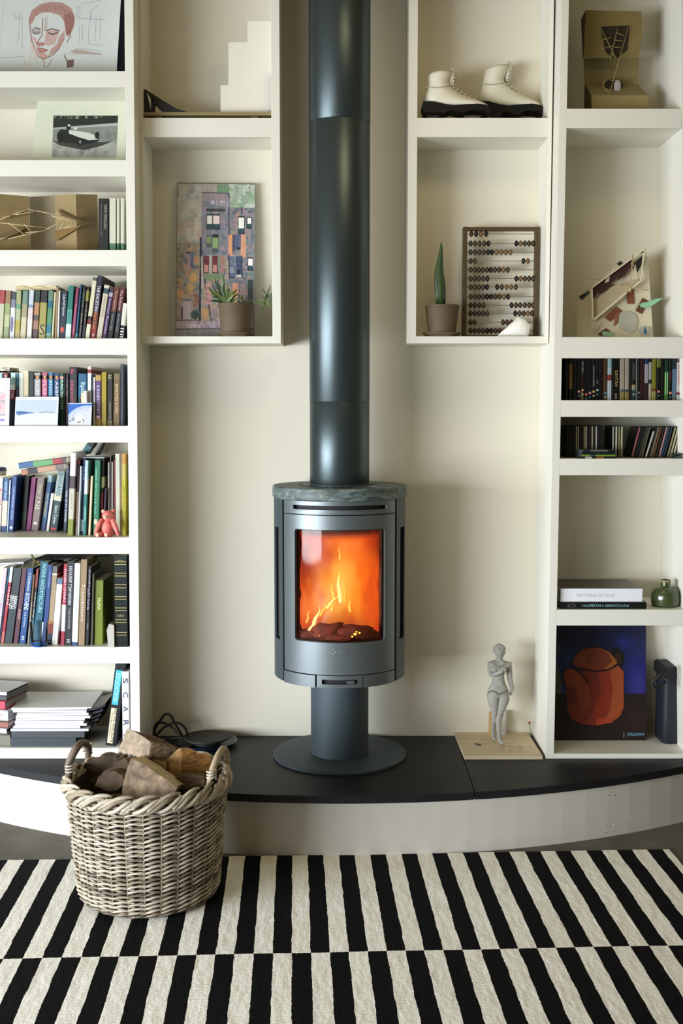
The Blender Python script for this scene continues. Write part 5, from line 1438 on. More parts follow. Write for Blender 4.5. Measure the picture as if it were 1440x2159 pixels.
c.line([(760, 400), (762, 700)], 8, '26284c'); c.line([(765, 920), (770, 1200)], 8, '2c3058'); c.line([(905, 400), (905, 460)], 9, '1c2450'); c.line([(910, 940), (915, 1180)], 8, '222c48')
c.line([(440, 740), (448, 1000), (440, 1300), (440, 1655)], 14, '12182c'); c.line([(455, 950), (465, 1300)], 14, 'c8b8a8', .8); c.line([(490, 1200), (520, 1400), (560, 1600), (580, 1700)], 9, '1c2430')
c.ell(840, 1240, 110, 60, '6c7080', .8, .3); c.rect(805, 1240, 875, 1450, 'e09878', .9); c.rect(895, 1250, 950, 1480, 'a88c8c', .8); c.rect(980, 1200, 1040, 1500, '30403c', .9)
c.rect(500, 1240, 570, 1480, 'c89490', .85)
for y in (1290, 1360, 1420): c.line([(495, y), (575, y + 15)], 4, '50303c', .8)
c.ell(360, 1180, 60, 70, 'd8a04c', .8, .5); c.ell(330, 1290, 60, 60, 'cc9c50', .7, .5); c.rect(245, 1430, 340, 1640, 'b4a4ac', .85); c.line([(240, 1430), (345, 1435)], 5, '2c2c34'); c.rect(190, 1310, 250, 1410, 'd89464', .7)
c.rect(370, 1360, 430, 1500, '8c4c44', .7); c.ell(385, 1590, 55, 60, '1c3c34', .9, .3); c.rect(225, 1500, 250, 1640, '48304a', .8)
c.rect(330, 905, 360, 1080, '404c8c', .7); c.rect(275, 895, 318, 910, '101010'); c.rect(290, 910, 330, 1080, 'a8848c', .7)
c.rect(460, 1520, 540, 1640, 'c8945c', .8); c.rect(560, 1520, 640, 1640, '9c8484', .7)
c.rect(165, 1655, 1050, 1750, 'a08c90', .8); c.daubs(165, 1660, 1050, 1740, 60, 22, ['b49ca4', 'c4b0b0', '8c748c', 'd0c4c4'], .8); c.line([(165, 1752), (600, 1748), (1050, 1745)], 6, '1c1c24')
c.line([(165, 1655), (450, 1652)], 5, '24242c'); c.rect(165, 1756, 1055, 1855, '84807c', .9); c.daubs(165, 1760, 1055, 1850, 50, 20, ['8c8880', '949c84', 'a098a0', '706c70'], .7)
for x in (250, 280, 310, 340, 410, 450, 500, 540): c.line([(x, 1835), (x + 16, 1848)], 4, '26262c', .9)
c.rect(165, 130, 1055, 138, '4a4c48'); c.rect(165, 130, 171, 1855, '4a4c48')
c.noise(7)
nf = nrm * -.0008
cv.mesh('paint_layer', lambda u, v: (A_ * (1 - u) + B_ * u) * (1 - v) + (D_ * (1 - u) + C_ * u) * v + nf, vcol_mat(.5, bump=1.0, scale=70, name='thick_paint'), r)

# potted spiky plant
LEAF = mat('3a4e22', .45, var=.25, scale=30); LEAF2 = mat('566a30', .45, var=.2, scale=30); LEAFD = mat('2c4428', .5)
TERRA = mat('5c4c38', .7, bump=.05, var=.12, scale=8)
def pot(name, label, cat, pxc, rpx_top, rpx_bot, ytop, Y, zsh, saucer_r):
    s = (Y + D) / F * .997
    c = Vector((x_of(pxc, Y, zsh), Y, zsh + .0003))
    r = thing(name, label, cat, c)
    h = z_of(ytop, Y) - zsh
    R1, R0, Rs = rpx_top * s, rpx_bot * s, saucer_r * s
    lathe('saucer', [(0, 0), (Rs * .8, 0), (Rs, .012), (Rs, .015), (Rs - .003, .015), (Rs * .78, .004), (0, .004)], TERRA, c, r, 48)
    rim = h * .10
    lathe('pot', [(0, .0045), (R0, .0045), (R0 + (R1 - R0) * .86, h - rim), (R1, h - rim + .002), (R1, h - .001), (R1 - .001, h), (R1 - .005, h), (R1 - .006, h - .015), (0, h - .016)], TERRA, c, r, 56)
    lathe('soil', [(0, h - .013), (R1 - .007, h - .014), (R1 - .007, h - .0155), (0, h - .0155)], mat('2c241c', .95, bump=.6, scale=120), c, r, 24)
    return r, c, h
def blade(par, pts, w, m, th=.0016, name='leaf'):
    """tapering pointed leaf along 3D points"""
    pts = [Vector(p) for p in pts]; n = len(pts); vs, fs = [], []
    for i, p in enumerate(pts):
        t = (pts[min(i + 1, n - 1)] - pts[max(i - 1, 0)]).normalized()
        s = t.cross(Vector((0, -1, .3))).normalized(); u = s.cross(t).normalized()
        k = i / (n - 1); ww = w * (min(1, k * 5 + .45)) * (1 - k) ** .55 + .0002
        vs += [p - s * ww, p + u * th * (1 - k * .8), p + s * ww, p - u * th * (1 - k * .8)]
    for i in range(n - 1):
        for k in range(4):
            a = i * 4 + k; b_ = i * 4 + (k + 1) % 4; fs.append((a, b_, b_ + 4, a + 4))
    fs.append((3, 2, 1, 0))
    return mobj(name, vs, fs, m, par)
def leaf_px(par, pts, w, m, Y0, Y1, name='leaf'):
    n = len(pts)
    # smooth the polyline
    P3 = [P(x, y, Y0 + (Y1 - Y0) * i / (n - 1)) for i, (x, y) in enumerate(pts)]
    out = []
    for i in range(n - 1):
        p0 = P3[max(i - 1, 0)]; p1 = P3[i]; p2 = P3[i + 1]; p3 = P3[min(i + 2, n - 1)]
        for j in range(4):
            t = j / 4
            out.append(.5 * ((2 * p1) + (p2 - p0) * t + (2 * p0 - 5 * p1 + 4 * p2 - p3) * t * t + (3 * p1 - p0 - 3 * p2 + p3) * t ** 3))
    out.append(P3[-1])
    return blade(par, out, w, m, name=name)
pt, pc, ph_ = pot('potted_spiky_plant', 'brown clay pot with a spiky trailing green plant before the city painting', 'plant', 497.5, 36.5, 30, 641, .085, ZBI, 40)
def z5(x, y): return (340 + x / 5.333, 360 + y / 5.333)
Lp = [((740, 1490), (690, 1330), (700, 1240), (688, 1160)), ((750, 1490), (730, 1350), (760, 1300), (790, 1260)), ((740, 1490), (680, 1400), (640, 1330), (600, 1200)), ((730, 1490), (660, 1440), (600, 1400), (560, 1370)),
      ((735, 1490), (650, 1400), (560, 1350), (535, 1300)), ((745, 1490), (700, 1390), (650, 1290), (590, 1240)), ((760, 1490), (790, 1400), (830, 1360), (850, 1330)), ((760, 1490), (800, 1440), (850, 1390), (880, 1420)),
      ((720, 1490), (650, 1470), (600, 1460), (550, 1470)), ((770, 1490), (830, 1450), (860, 1430), (865, 1405)), ((755, 1490), (770, 1400), (760, 1340), (745, 1290)), ((715, 1490), (690, 1430), (640, 1390), (570, 1290)),
      ((860, 1490), (870, 1450), (900, 1440), (930, 1480)), ((900, 1490), (910, 1440), (905, 1400), (890, 1440)), ((730, 1490), (700, 1450), (660, 1400), (640, 1240)), ((740, 1490), (720, 1400), (700, 1330), (720, 1250)),
      ((760, 1490), (770, 1440), (800, 1400), (790, 1330)), ((725, 1490), (680, 1440), (620, 1420), (575, 1420)), ((890, 1495), (930, 1465), (960, 1470), (990, 1440))]
for i, l in enumerate(Lp):
    leaf_px(pt, [z5(*q) for q in l], .0065 if i not in (7, 9, 12, 13) else .0045, (LEAF, LEAF2, LEAFD)[(i * 7) % 3], .085, .085 - .02 + (i % 4) * .012)
tube('runner', [P(*z5(900, 1490), .08), P(*z5(960, 1470), .07), P(*z5(1040, 1465), .062), P(*z5(1110, 1445), .056), P(*z5(1180, 1440), .05)], .0016, mat('5c6434', .6), pt)
for l in (((1180, 1440), (1200, 1360), (1215, 1320), (1228, 1278)), ((1180, 1440), (1170, 1380), (1150, 1350), (1135, 1320)), ((1180, 1440), (1210, 1420), (1240, 1390), (1258, 1360)), ((1180, 1440), (1215, 1440), (1260, 1420), (1300, 1400)),
          ((1180, 1440), (1200, 1480), (1220, 1520), (1245, 1565)), ((1180, 1440), (1160, 1500), (1150, 1540), (1148, 1585)), ((1110, 1445), (1120, 1480), (1150, 1510), (1175, 1530)), ((1040, 1465), (1070, 1480), (1110, 1500), (1140, 1525)),
          ((1180, 1440), (1220, 1460), (1250, 1475), (1290, 1480)), ((1110, 1450), (1140, 1435), (1170, 1410), (1190, 1380))):
    leaf_px(pt, [z5(*q) for q in l], .0042, (LEAF, LEAF2)[int(l[3][0]) % 2], .055, .045)

# ================================================================== right hanging box
cp, cc, chh = pot('potted_succulent', 'brown clay pot holding one tall dark green pointed succulent leaf', 'plant', 932, 35.5, 28, 644, .095, ZBI, 40)
def z6(x, y): return (860 + x / 2.483, 440 + y / 2.483)
# thick ridged leaf
cl = [(170, 500, 24), (168, 450, 27), (166, 400, 28), (162, 350, 25), (162, 310, 20), (168, 260, 14), (173, 220, 9), (174, 195, 6), (173, 178, 2)]
bm = bmesh.new(); rings = []
for x, y, w in cl:
    p = P(*z6(x, y), .095); rr = w / 2.483 / F * (D + .095)
    ring = []
    for k in range(20):
        a = 2 * math.pi * k / 20
        q = 1 + .10 * math.cos(5 * a)
        ring.append(bm.verts.new(p + Vector((math.cos(a) * rr * q, math.sin(a) * rr * .6 * q, 0))))
    rings.append(ring)
for a, b_ in zip(rings, rings[1:]):
    for k in range(20): bm.faces.new([a[k], a[(k + 1) % 20], b_[(k + 1) % 20], b_[k]])
bm.faces.new(rings[-1]); bm.faces.new(rings[0][::-1])
bobj('leaf', bm, mat('34481f', .45, var=.3, scale=14, stretch=(1, 1, .15)), cp, smooth=True)

# abacus
YA, yab = .15, None
WOODD = mat('46341a', .55, var=.25, scale=16, stretch=(.4, 1, 4), bump=.1)
za_t = z_of(478, YA); za_b = ZBI + .0003
xa0, xa1 = x_of(975.5, YA, 1.9), x_of(1136, YA, 1.9)
ab = thing('wooden_abacus', 'old wooden abacus with rows of brown and black beads leaning by the wall', 'abacus', ((xa0 + xa1) / 2, YA, za_b))
fr = .014
boxo('frame_side', xa0, xa0 + fr * 1.1, YA, YA + .03, za_b, za_t, WOODD, ab, bev=.002)
boxo('frame_side', xa1 - fr * 1.1, xa1, YA, YA + .03, za_b, za_t, WOODD, ab, bev=.002)
boxo('frame_rail', xa0 + fr * 1.1, xa1 - fr * 1.1, YA + .001, YA + .029, za_t - fr * .9, za_t - .0008, WOODD, ab, bev=.001)
boxo('frame_rail', xa0 + fr * 1.1, xa1 - fr * 1.1, YA + .001, YA + .029, za_b + .0008, za_b + fr * .8, WOODD, ab, bev=.001)
rowsA = [(132, [332, 357, 382, 410]), (182, [328, 351, 375, 399, 422, 568, 590, 612, 634, 656]), (228, [328, 351, 374, 397, 420, 441, 465, 489, 513, 537]), (274, [328, 350, 605, 628]),
         (320, [328, 350, 371, 392, 414, 434, 456, 478, 500, 523]), (366, [328, 350, 372, 394, 417, 568, 590, 612, 634, 656]), (410, [328, 350, 372, 394, 415, 467, 492, 516, 540, 565]), (460, [328, 350, 372, 394, 415, 436, 458, 480, 503, 525]),
         (505, [328, 350, 374, 397, 543, 566, 588, 612, 635, 657]), (548, [328, 350, 372, 394, 416, 562, 584, 606, 628, 650]), (595, [328, 350, 498, 520, 542, 565]), (638, [328, 350, 372, 394, 416, 437, 459, 481, 503])]
bd = None
mm = {'k': mat('0e0a08', .3), 'b': mat('3c2a1a', .4), 'l': mat('6c5030', .4)}
for yy, xs in rowsA:
    zw = P(*z6(300, yy), YA + .012).z
    tube('wire', [(xa0 + .010, YA + .013, zw), (xa1 - .010, YA + .013, zw)], .0011, mat('7c7468', .4, metal=.8), ab, 5)
    for i, x in enumerate(xs):
        kcol = 'k' if (415 <= x <= 441 and yy != 548 or x in (568, 605, 467, 525, 543, 562, 357, 410)) else ('l' if x in (465, 489, 513, 537, 500, 503, 516, 590, 628, 540, 382) else 'b')
        px, py = z6(x, yy)
        c = Vector((x_of(px, YA + .013, zw), YA + .013, zw))
        key = 'bead' + kcol
        if key not in mm:
            bm = bmesh.new(); lathe_bm(bm, [(0, -.0072), (.0042, -.0070), (.0078, -.0048), (.0108, -.0020), (.0118, 0), (.0108, .0020), (.0078, .0048), (.0042, .0070), (0, .0072)], 14)
            bm.transform(Matrix.Rotation(math.pi / 2, 4, 'Y')); bmesh.ops.recalc_face_normals(bm, faces=bm.faces)
            me = bpy.data.meshes.new('bead'); bm.to_mesh(me); bm.free(); me.materials.append(mm[kcol]); me.polygons.foreach_set('use_smooth', [True] * len(me.polygons)); mm[key] = me
        o = bpy.data.objects.new('bead', mm[key]); COL.objects.link(o); o.parent = ab; o.location = c - ab.location
# white ceramic bird
YBd = .085
zbd = ZBI + .0003
cxb = x_of(1087, YBd, zbd)
s_ = (YBd + D) / F
bird = thing('ceramic_bird', 'smooth white ceramic bird figure sitting before the abacus', 'ornament', (cxb, YBd, zbd))
secs = [(470, 668, 3), (490, 655, 12), (515, 640, 24), (540, 630, 36), (565, 622, 46), (590, 620, 50), (612, 620, 46), (628, 622, 34), (637, 622, 18)]
bm = bmesh.new(); rings = []
for x, yc, w in secs:
    px, py = z6(x, yc); cx_ = x_of(px, YBd, zbd)
    hgt = w / 2.483 * s_; zc3 = zbd + max(hgt * .98, 0) if w > 20 else z_of(z6(x, yc)[1], YBd)
    zc3 = max(zc3, zbd + hgt)
    rings.append([bm.verts.new((cx_, YBd + math.cos(2 * math.pi * k / 20) * hgt * .85, zc3 + math.sin(2 * math.pi * k / 20) * hgt)) for k in range(20)])
for a, b_ in zip(rings, rings[1:]):
    for k in range(20): bm.faces.new([a[k], a[(k + 1) % 20], b_[(k + 1) % 20], b_[k]])
bm.faces.new(rings[0]); bm.faces.new(rings[-1][::-1])
CER = mat('e8e6de', .25, spec=.6)
bobj('body', bm, CER, bird, smooth=True)
hp = P(*z6(578, 578), YBd)
bm = bmesh.new()
tube_bm(bm, [Vector((x_of(z6(585, 600)[0], YBd, zbd), YBd, zbd + .042)), Vector((x_of(z6(580, 585)[0], YBd, zbd), YBd, hp.z - .003)), hp + Vector((-.001, 0, .003)), hp + Vector((-.003, 0, .006))], [.026, .016, .0085, .002], 16)
bobj('head', bm, CER, bird, smooth=True)
bm = bmesh.new(); tube_bm(bm, [hp + Vector((-.004, 0, .001)), hp + Vector((-.013, 0, .0015))], [.003, .0006], 8)
bobj('beak', bm, CER, bird, smooth=True)

# ice skates
LEA = mat('ddd7c4', .45, bump=.08, scale=30); SOLE = mat('0a0806', .6, spec=.25)
def skate(name, label, px_heel, px_toe, y_shaft, Y, lean, floppy):
    zt = ZBS + .0003
    s = (Y + D) / F
    X0, X1 = x_of(px_heel, Y, zt), x_of(px_toe, Y, zt); L = X1 - X0
    zsole = z_of(225, Y)                       # where sole meets boot
    r = thing(name, label, 'ice skate', (X0, Y, zt), group='pair of white figure skates')
    H_ = z_of(y_shaft, Y) - zsole
    # sections: back x, back z, front x, front z, half width
    S_ = [(.07 + lean, 1.0, .42 + lean, 1.06, .036), (.05 + lean * .8, .84, .40 + lean * .7, .90, .036), (.09, .66, .38, .72, .034), (.06, .46, .42, .60, .037), (.0, .22, .50, .46, .038), (.04, -.02, .62, .33, .038), (.28, -.06, .74, .23, .041), (.56, -.05, .87, .14, .043), (.79, -.05, .96, .05, .036), (.93, -.06, 1.0, -.02, .018)]
    bm = bmesh.new(); rings = []; n = 22
    for bx, bz, fx, fz_, w in S_:
        b0 = Vector((X0 + bx * L, Y, zsole + bz * H_)); f0 = Vector((X0 + fx * L, Y, zsole + fz_ * H_))
        c = (b0 + f0) / 2; ax = (f0 - b0) / 2
        rings.append([bm.verts.new(c + ax * math.cos(2 * math.pi * k / n) + Vector((0, math.sin(2 * math.pi * k / n) * w, 0))) for k in range(n)])
    for a, b_ in zip(rings, rings[1:]):
        for k in range(n): bm.faces.new([a[k], a[(k + 1) % n], b_[(k + 1) % n], b_[k]])
    bm.faces.new(rings[-1][::-1])
    o = bobj('boot', bm, LEA, r, smooth=True)
    sm = o.modifiers.new('sub', 'SUBSURF'); sm.levels = 1; sm.render_levels = 1
    so = o.modifiers.new('sol', 'SOLIDIFY'); so.thickness = .002
    # padded collar lining
    r0 = [v for v in S_[0]]
    b0 = Vector((X0 + r0[0] * L, Y, zsole + r0[1] * H_)); f0 = Vector((X0 + r0[2] * L, Y, zsole + r0[3] * H_)); c = (b0 + f0) / 2; ax = (f0 - b0) / 2
    tube('collar', [c + ax * math.cos(2 * math.pi * k / 24) + Vector((0, math.sin(2 * math.pi * k / 24) * r0[4], 0)) for k in range(24)], .0022, mat('b4a88c', .7), r, 6, True)
    # tongue
    bm = bmesh.new(); tube_bm(bm, [f0 + Vector((-.006, 0, -.05)), f0 + Vector((-.001, 0, .0)), f0 + Vector((.002, 0, .018))], [.012, .014, .006], 10)
    bobj('tongue', bm, LEA, r, smooth=True)
    # hooks and eyelets up the front, laces across the instep
    for k in range(4):
        t = k / 3.2; q = Vector((X0 + (.455 + lean * (1 - t) - .0 * t) * L, Y - .018, zsole + (1.0 - t * .36) * H_))
        ell('lace_hook', q, (.0055, .004, .0055), mat('b8b4a4', .25, metal=.9), r, seg=12, rings=8)
    for k in range(6):
        t = k / 5; q = Vector((X0 + (.47 + .30 * t) * L, Y, zsole + (.60 - .38 * t) * H_ + .0015))
        tube('lace', [q + Vector((-.004, -.020, -.006)), q + Vector((.001, -.008, .001)), q + Vector((.003, .008, .001)), q + Vector((.001, .020, -.006))], .002, mat('d4cfba', .7), r, 6)
    tube('seam', [Vector((X0 + x * L, Y - .041, zsole + z * H_)) for x, z in ((.02, .52), (.2, .5), (.42, .56))], .0012, mat('a89c7c', .8), r, 5)
    # black sole: heel block, arch, front sole
    prof = [(-.01, .14), (.15, .12), (.32, -.02), (.44, -.10), (.60, -.03), (.80, .02), (.95, -.05), (1.01, -.20), (1.0, -.42), (.97, -.50), (.92, -.30), (.72, -.26), (.62, -.46), (.52, -.42), (.42, -.30), (.36, -.36), (.33, -.75), (.0, -.75), (-.03, -.1)]
    pts = [Vector((X0 + x * L, Y - .040, max(zsole + z * H_ * .62, zt + .022))) for x, z in prof]
    prism('sole', pts, (0, .080, 0), SOLE, r, bev=.0015)
    zb = zt
    bl = [(X0 - .012, zb + .006), (X0 + L * .5, zb), (X0 + L * .97, zb + .003), (X0 + L * 1.03, zb + .016), (X0 + L * .95, zb + .012), (X0 + L * .5, zb + .009), (X0 - .008, zb + .012)]
    prism('blade', [Vector((x, Y - .0015, z)) for x, z in bl], (0, .003, 0), mat('b4b8ba', .25, metal=1.0), r)
    for a0, a1 in ((.05, .25), (.62, .9)):
        prism('blade_mount', [Vector((X0 + a0 * L, Y - .004, zb + .0215)), Vector((X0 + a1 * L, Y - .004, zb + .0215)), Vector((X0 + (a1 - .05) * L, Y - .004, zb + .0125)), Vector((X0 + (a0 + .05) * L, Y - .004, zb + .0125))], (0, .008, 0), mat('8c8c88', .3, metal=.9), r)
    return r
skate('ice_skate', 'white leather figure skate with a slumped top, its toe beside the taller one', 892, 1030, 158, .095, 0.02, 1)
skate('ice_skate', 'upright white figure skate with shiny lace hooks, nearest the bookcase', 1006, 1143, 146, .185, .06, 0)

# ================================================================== right bookcase: cardboard chair-like model (top)
Y1 = .06
zr0 = SR[0] + .0003
def z7(x, y): return (1210 + x / 8.0, 10 + y / 8.0)
cm = thing('folded_cardboard_model', 'brown cardboard model folded like a chair with thin sticks, high in the bookcase', 'model', (x_of(1295, .1, zr0), .1, zr0))
CBD = mat('7a6a3c', .9, var=.08, scale=10); CBI = mat('86794c', .9, var=.06, scale=10)
def panelf(pts, Ys, dep, m, nm='panel'):
    prism(nm, [P(*z7(x, y), Y) for (x, y), Y in zip(pts, Ys)], (0, dep, 0), m, cm)
panelf([(205, 92), (1140, 112), (1150, 500), (1090, 905), (165, 890), (190, 400)], [.09] * 6, .003, CBD)
panelf([(200, 88), (120, 240), (150, 900), (165, 890), (190, 400)], [.09, .20, .20, .093, .093], .002, mat('4c3c20', .9))
panelf([(165, 905), (1095, 910), (1085, 1345), (185, 1335)], [.16] * 4, .003, CBI)
panelf([(185, 1335), (1085, 1345), (1250, 1525), (295, 1520)], [.16, .16, .07, .07], .003, CBI)
yb7 = (bot(.07, zr0, 0) - 10) * 8
panelf([(295, 1522), (1252, 1527), (1262, yb7), (305, yb7)], [.07] * 4, .003, mat('8a7a4c', .9, var=.08, scale=10))
panelf([(183, 1335), (293, 1522), (303, yb7), (170, yb7)], [.162, .073, .073, .162], .002, mat('4c3c20', .9))
panelf([(440, 370), (940, 350), (900, 760), (700, 925), (540, 800)], [.088] * 5, .001, mat('2c2010', .95), 'cut_opening')
ell('crumpled_paper', P(*z7(735, 1380), .11), (.013, .008, .024), mat('b8b4b0', .6, bump=.8, scale=60), cm)
ell('dark_wad', P(*z7(670, 1370), .13), (.034, .010, .026), mat('2c2010', .95), cm)
for a, b_ in (((440, 370), (720, 920)), ((735, 400), (610, 930)), ((920, 370), (600, 1500)), ((500, 590), (630, 550)), ((560, 720), (460, 755)), ((560, 720), (660, 700)), ((690, 595), (840, 612)), ((720, 470), (850, 520)), ((690, 715), (790, 720)),
              ((490, 1370), (600, 1500)), ((520, 1250), (490, 1370)), ((610, 1270), (800, 1270)), ((640, 800), (700, 920))):
    tube('stick', [P(*z7(*a), .075 if a[1] < 1000 else .07), P(*z7(*b_), .075 if b_[1] < 1000 else .07)], .0012, mat('a08c54', .7), cm, 6)

# paper collage model, second cubby
zr1 = SR[1] + .0003
def z8(x, y): return (1210 + x / 7.2, 510 + y / 7.2)
PAPER = mat('cbc2a6', .8, var=.04, scale=8)
pm = thing('paper_collage_model', 'cream card model with a tilted open frame, brown squares and green leaf shapes', 'model', (x_of(1300, .1, zr1), .1, zr1))
def lay(pts, Y, m, name, dep=.0015, Ys=None):
    prism(name, [P(*z8(x, y), (Ys[i] if Ys else Y)) for i, (x, y) in enumerate(pts)], (0, dep, 0), m, pm)
yb8 = (bot(.12, zr1, 0) - 510) * 7.2
lay([(42, yb8), (42, 830), (230, 690), (700, 300), (1085, 120), (1130, 290), (1205, yb8)], .12, PAPER, 'back_board', .003)
BR1 = mat('4c2418', .7); BR2 = mat('7c4428', .7)
# open tilted frame: four battens
for a, b_, c, d in (((262, 690), (1085, 92), (1085, 112), (268, 712)), ((1085, 92), (1020, 600), (1008, 600), (1070, 120)), ((1020, 600), (285, 1215), (285, 1180), (985, 600)), ((285, 1215), (262, 690), (285, 700), (300, 1180))):
    lay([a, b_, c, d], .085, mat('d6ccb0', .8), 'frame_batten', .012)
lay([(268, 700), (870, 250), (880, 300), (850, 340), (880, 345), (780, 500), (660, 595), (680, 530), (590, 600), (560, 665), (380, 815), (385, 745), (340, 780), (295, 875)], .10, mat('38180e', .8), 'brown_cutout')
lay([(885, 245), (1085, 95), (1080, 150), (1000, 180)], .10, mat('38180e', .8), 'brown_cutout')
lay([(1040, 205), (1035, 330), (960, 480), (940, 330), (900, 420), (890, 340)], .10, mat('1c140e', .8), 'brown_cutout')
lay([(500, 530), (550, 520), (530, 600), (470, 625)], .098, PAPER, 'card_square')
lay([(300, 900), (560, 690), (960, 560), (990, 600), (300, 1180)], .108, mat('b4a685', .8), 'inner_panel')
lay([(655, 325), (705, 290), (738, 325), (680, 362)], .115, mat('141c14', .6), 'dark_square')
lay([(75, 830), (225, 740), (235, 770), (120, 878)], .115, mat('141c18', .6), 'dark_square')
lay([(150, 800), (235, 742), (228, 775), (165, 805)], .1135, mat('2c5438', .6), 'green_leaf')
lay([(790, 700), (905, 710), (918, 940), (810, 940)], .115, BR2, 'brown_square')
lay([(640, 980), (730, 1050), (550, 1210), (465, 1145)], .115, BR2, 'brown_square')
lay([(690, 1060), (650, 1240), (600, 1280), (625, 1110)], .1135, mat('8c5438', .7), 'brown_square')
lay([(1040, 850), (1130, 900), (1030, 1092), (935, 1045)], .115, mat('5c3820', .7), 'brown_square')
lay([(485, 1310), (550, 1360), (420, 1430), (360, 1400)], .115, mat('5c3020', .7), 'brown_square')
lay([(990, 950), (1040, 920), (1130, 910), (1210, 870), (1360, 845), (1260, 920), (1150, 990), (1080, 1010), (1010, 985)], .105, mat('7cac84', .6), 'green_leaf', .001, Ys=[.11, .11, .1, .09, .08, .09, .1, .11, .11])
lay([(420, 1370), (470, 1355), (560, 1370), (610, 1400), (590, 1425), (440, 1425)], .110, mat('8cb48c', .6), 'green_leaf')
GRY = mat('a9a698', .75)
lay([(690, 1080), (760, 1045), (850, 1045), (940, 1100), (975, 1190), (950, 1330), (890, 1385), (800, 1350), (700, 1310), (680, 1200)], .116, GRY, 'grey_pebble')
lay([(1010, 1290), (1060, 1275), (1160, 1290), (1180, 1350), (1130, 1430), (1030, 1410), (970, 1350)], .116, GRY, 'grey_pebble')
lay([(1082, 1290), (1095, 1340), (1108, 1370), (1090, 1395), (1065, 1385), (1062, 1350)], .1145, mat('1c6484', .5), 'blue_drop')
for a, b_ in (((230, 555), (400, 580)), ((590, 620), (770, 660)), ((920, 700), (1130, 735)), ((890, 190), (860, 780)), ((880, 300), (970, 480)), ((975, 480), (970, 560)), ((245, 870), (205, 1100)), ((800, 780), (820, 640))):
    tube('stick', [P(*z8(*a), .082), P(*z8(*b_), .082)], .0014, mat('b89870', .7), pm, 6)
lay([(230, 1400), (345, 1240), (300, 1350), (220, 1425)], .09, mat('a8a086', .8), 'side_flap')

# ================================================================== DVDs
GV = 'DVD cases in the bookcase beside the flue'
zV = SR[2]
dv = [(1191.5, 1198.5, '1a2230', 'dark blue DVD case at the end next to the white post', []), (1199.5, 1207, '8a7038', 'tan and gold DVD case near the white post', []),
      (1207.8, 1216, '0e0f10', 'black DVD case right after the tan and gold one', []), (1216.8, 1223.5, '121314', 'black DVD case with a small pink dot before the maroon-footed one', []), (1224.2, 1231.3, '16110f', 'black DVD case with grey title and olive foot', [('SEVEN', '9c9c90', .05, .34, .5)]),
      (1232, 1239.6, '0d0e0d', 'plain black DVD case with a red logo dot', []), (1240.2, 1247, '0f110f', 'black DVD case with a salmon dot, before the finely lettered one', []), (1247.7, 1255, '0c0d0d', 'black DVD case with fine white vertical title', [('WINGS OF DESIRE', 'a0a098', .15, .66, .4)]),
      (1255.7, 1262.5, '101010', 'black DVD case with a pale blue logo dot', [('LIFE', '94948c', .5, .6, .4)]), (1263.2, 1271.5, '1c0c0c', 'blackish maroon DVD case left of the brown one'.replace('left of', 'beside'), []), (1272.2, 1280, '5c3a1c', 'brown DVD case beside the pale blue one', []),
      (1280.8, 1289.6, 'a4b4ba', 'pale blue DVD case with a red figure on the spine', []), (1290.4, 1306, '0a0b0a', 'wide black DVD case with gold capitals', [('OHTAV', 'b4a060', .28, .68, .4, .55), ('DVD', '9c9c8c', .84, .97, .3, .5)]),
      (1307, 1316.5, 'a49a84', 'first of two beige DVD cases with patterned feet', []), (1317.2, 1326, 'a49a84', 'second beige DVD case, before the olive brown one', []), (1326.8, 1331.5, '2c2414', 'olive brown DVD case after the beige pair', []),
      (1332, 1339.5, '1a1a16', 'black DVD case with a pale label below its middle', [('MIRROR', '84847c', .1, .5, .3)]), (1340.2, 1343.5, '74746c', 'thin grey DVD case between two black ones', []), (1344, 1349.5, '141416', 'black DVD case with a white corner mark', []),
      (1350.2, 1358, '4c1c14', 'dark red DVD case before the white and blue one', []), (1358.7, 1366.8, '9c98a0', 'pale grey DVD case with a blue top', []), (1367.5, 1373.5, 'a8a488', 'cream DVD case beside the yellow-green one', []),
      (1374.2, 1383, '98962c', 'yellow-green DVD case between the cream and black ones', []), (1384, 1392.5, '121412', 'black DVD case with an olive top and red logo dot', []), (1393.2, 1400, '101212', 'plain black DVD case before the bright green one', []),
      (1400.8, 1408.5, '3c7c34', 'bright green DVD case with pale stripes', []), (1409.5, 1416.3, '120e0c', 'black DVD case with a small red title', [('ALIEN', '8c2c20', .3, .52, .4)]), (1417, 1425.5, '5c7c90', 'hazy blue DVD case', []),
      (1426.2, 1434.5, 'b8b4b0', 'white DVD case with a red title', [('AMELIE CHOCO', 'a84030', .12, .62, .5)]), (1435.2, 1441, '1c5474', 'blue DVD case next to the outer white post', [])]
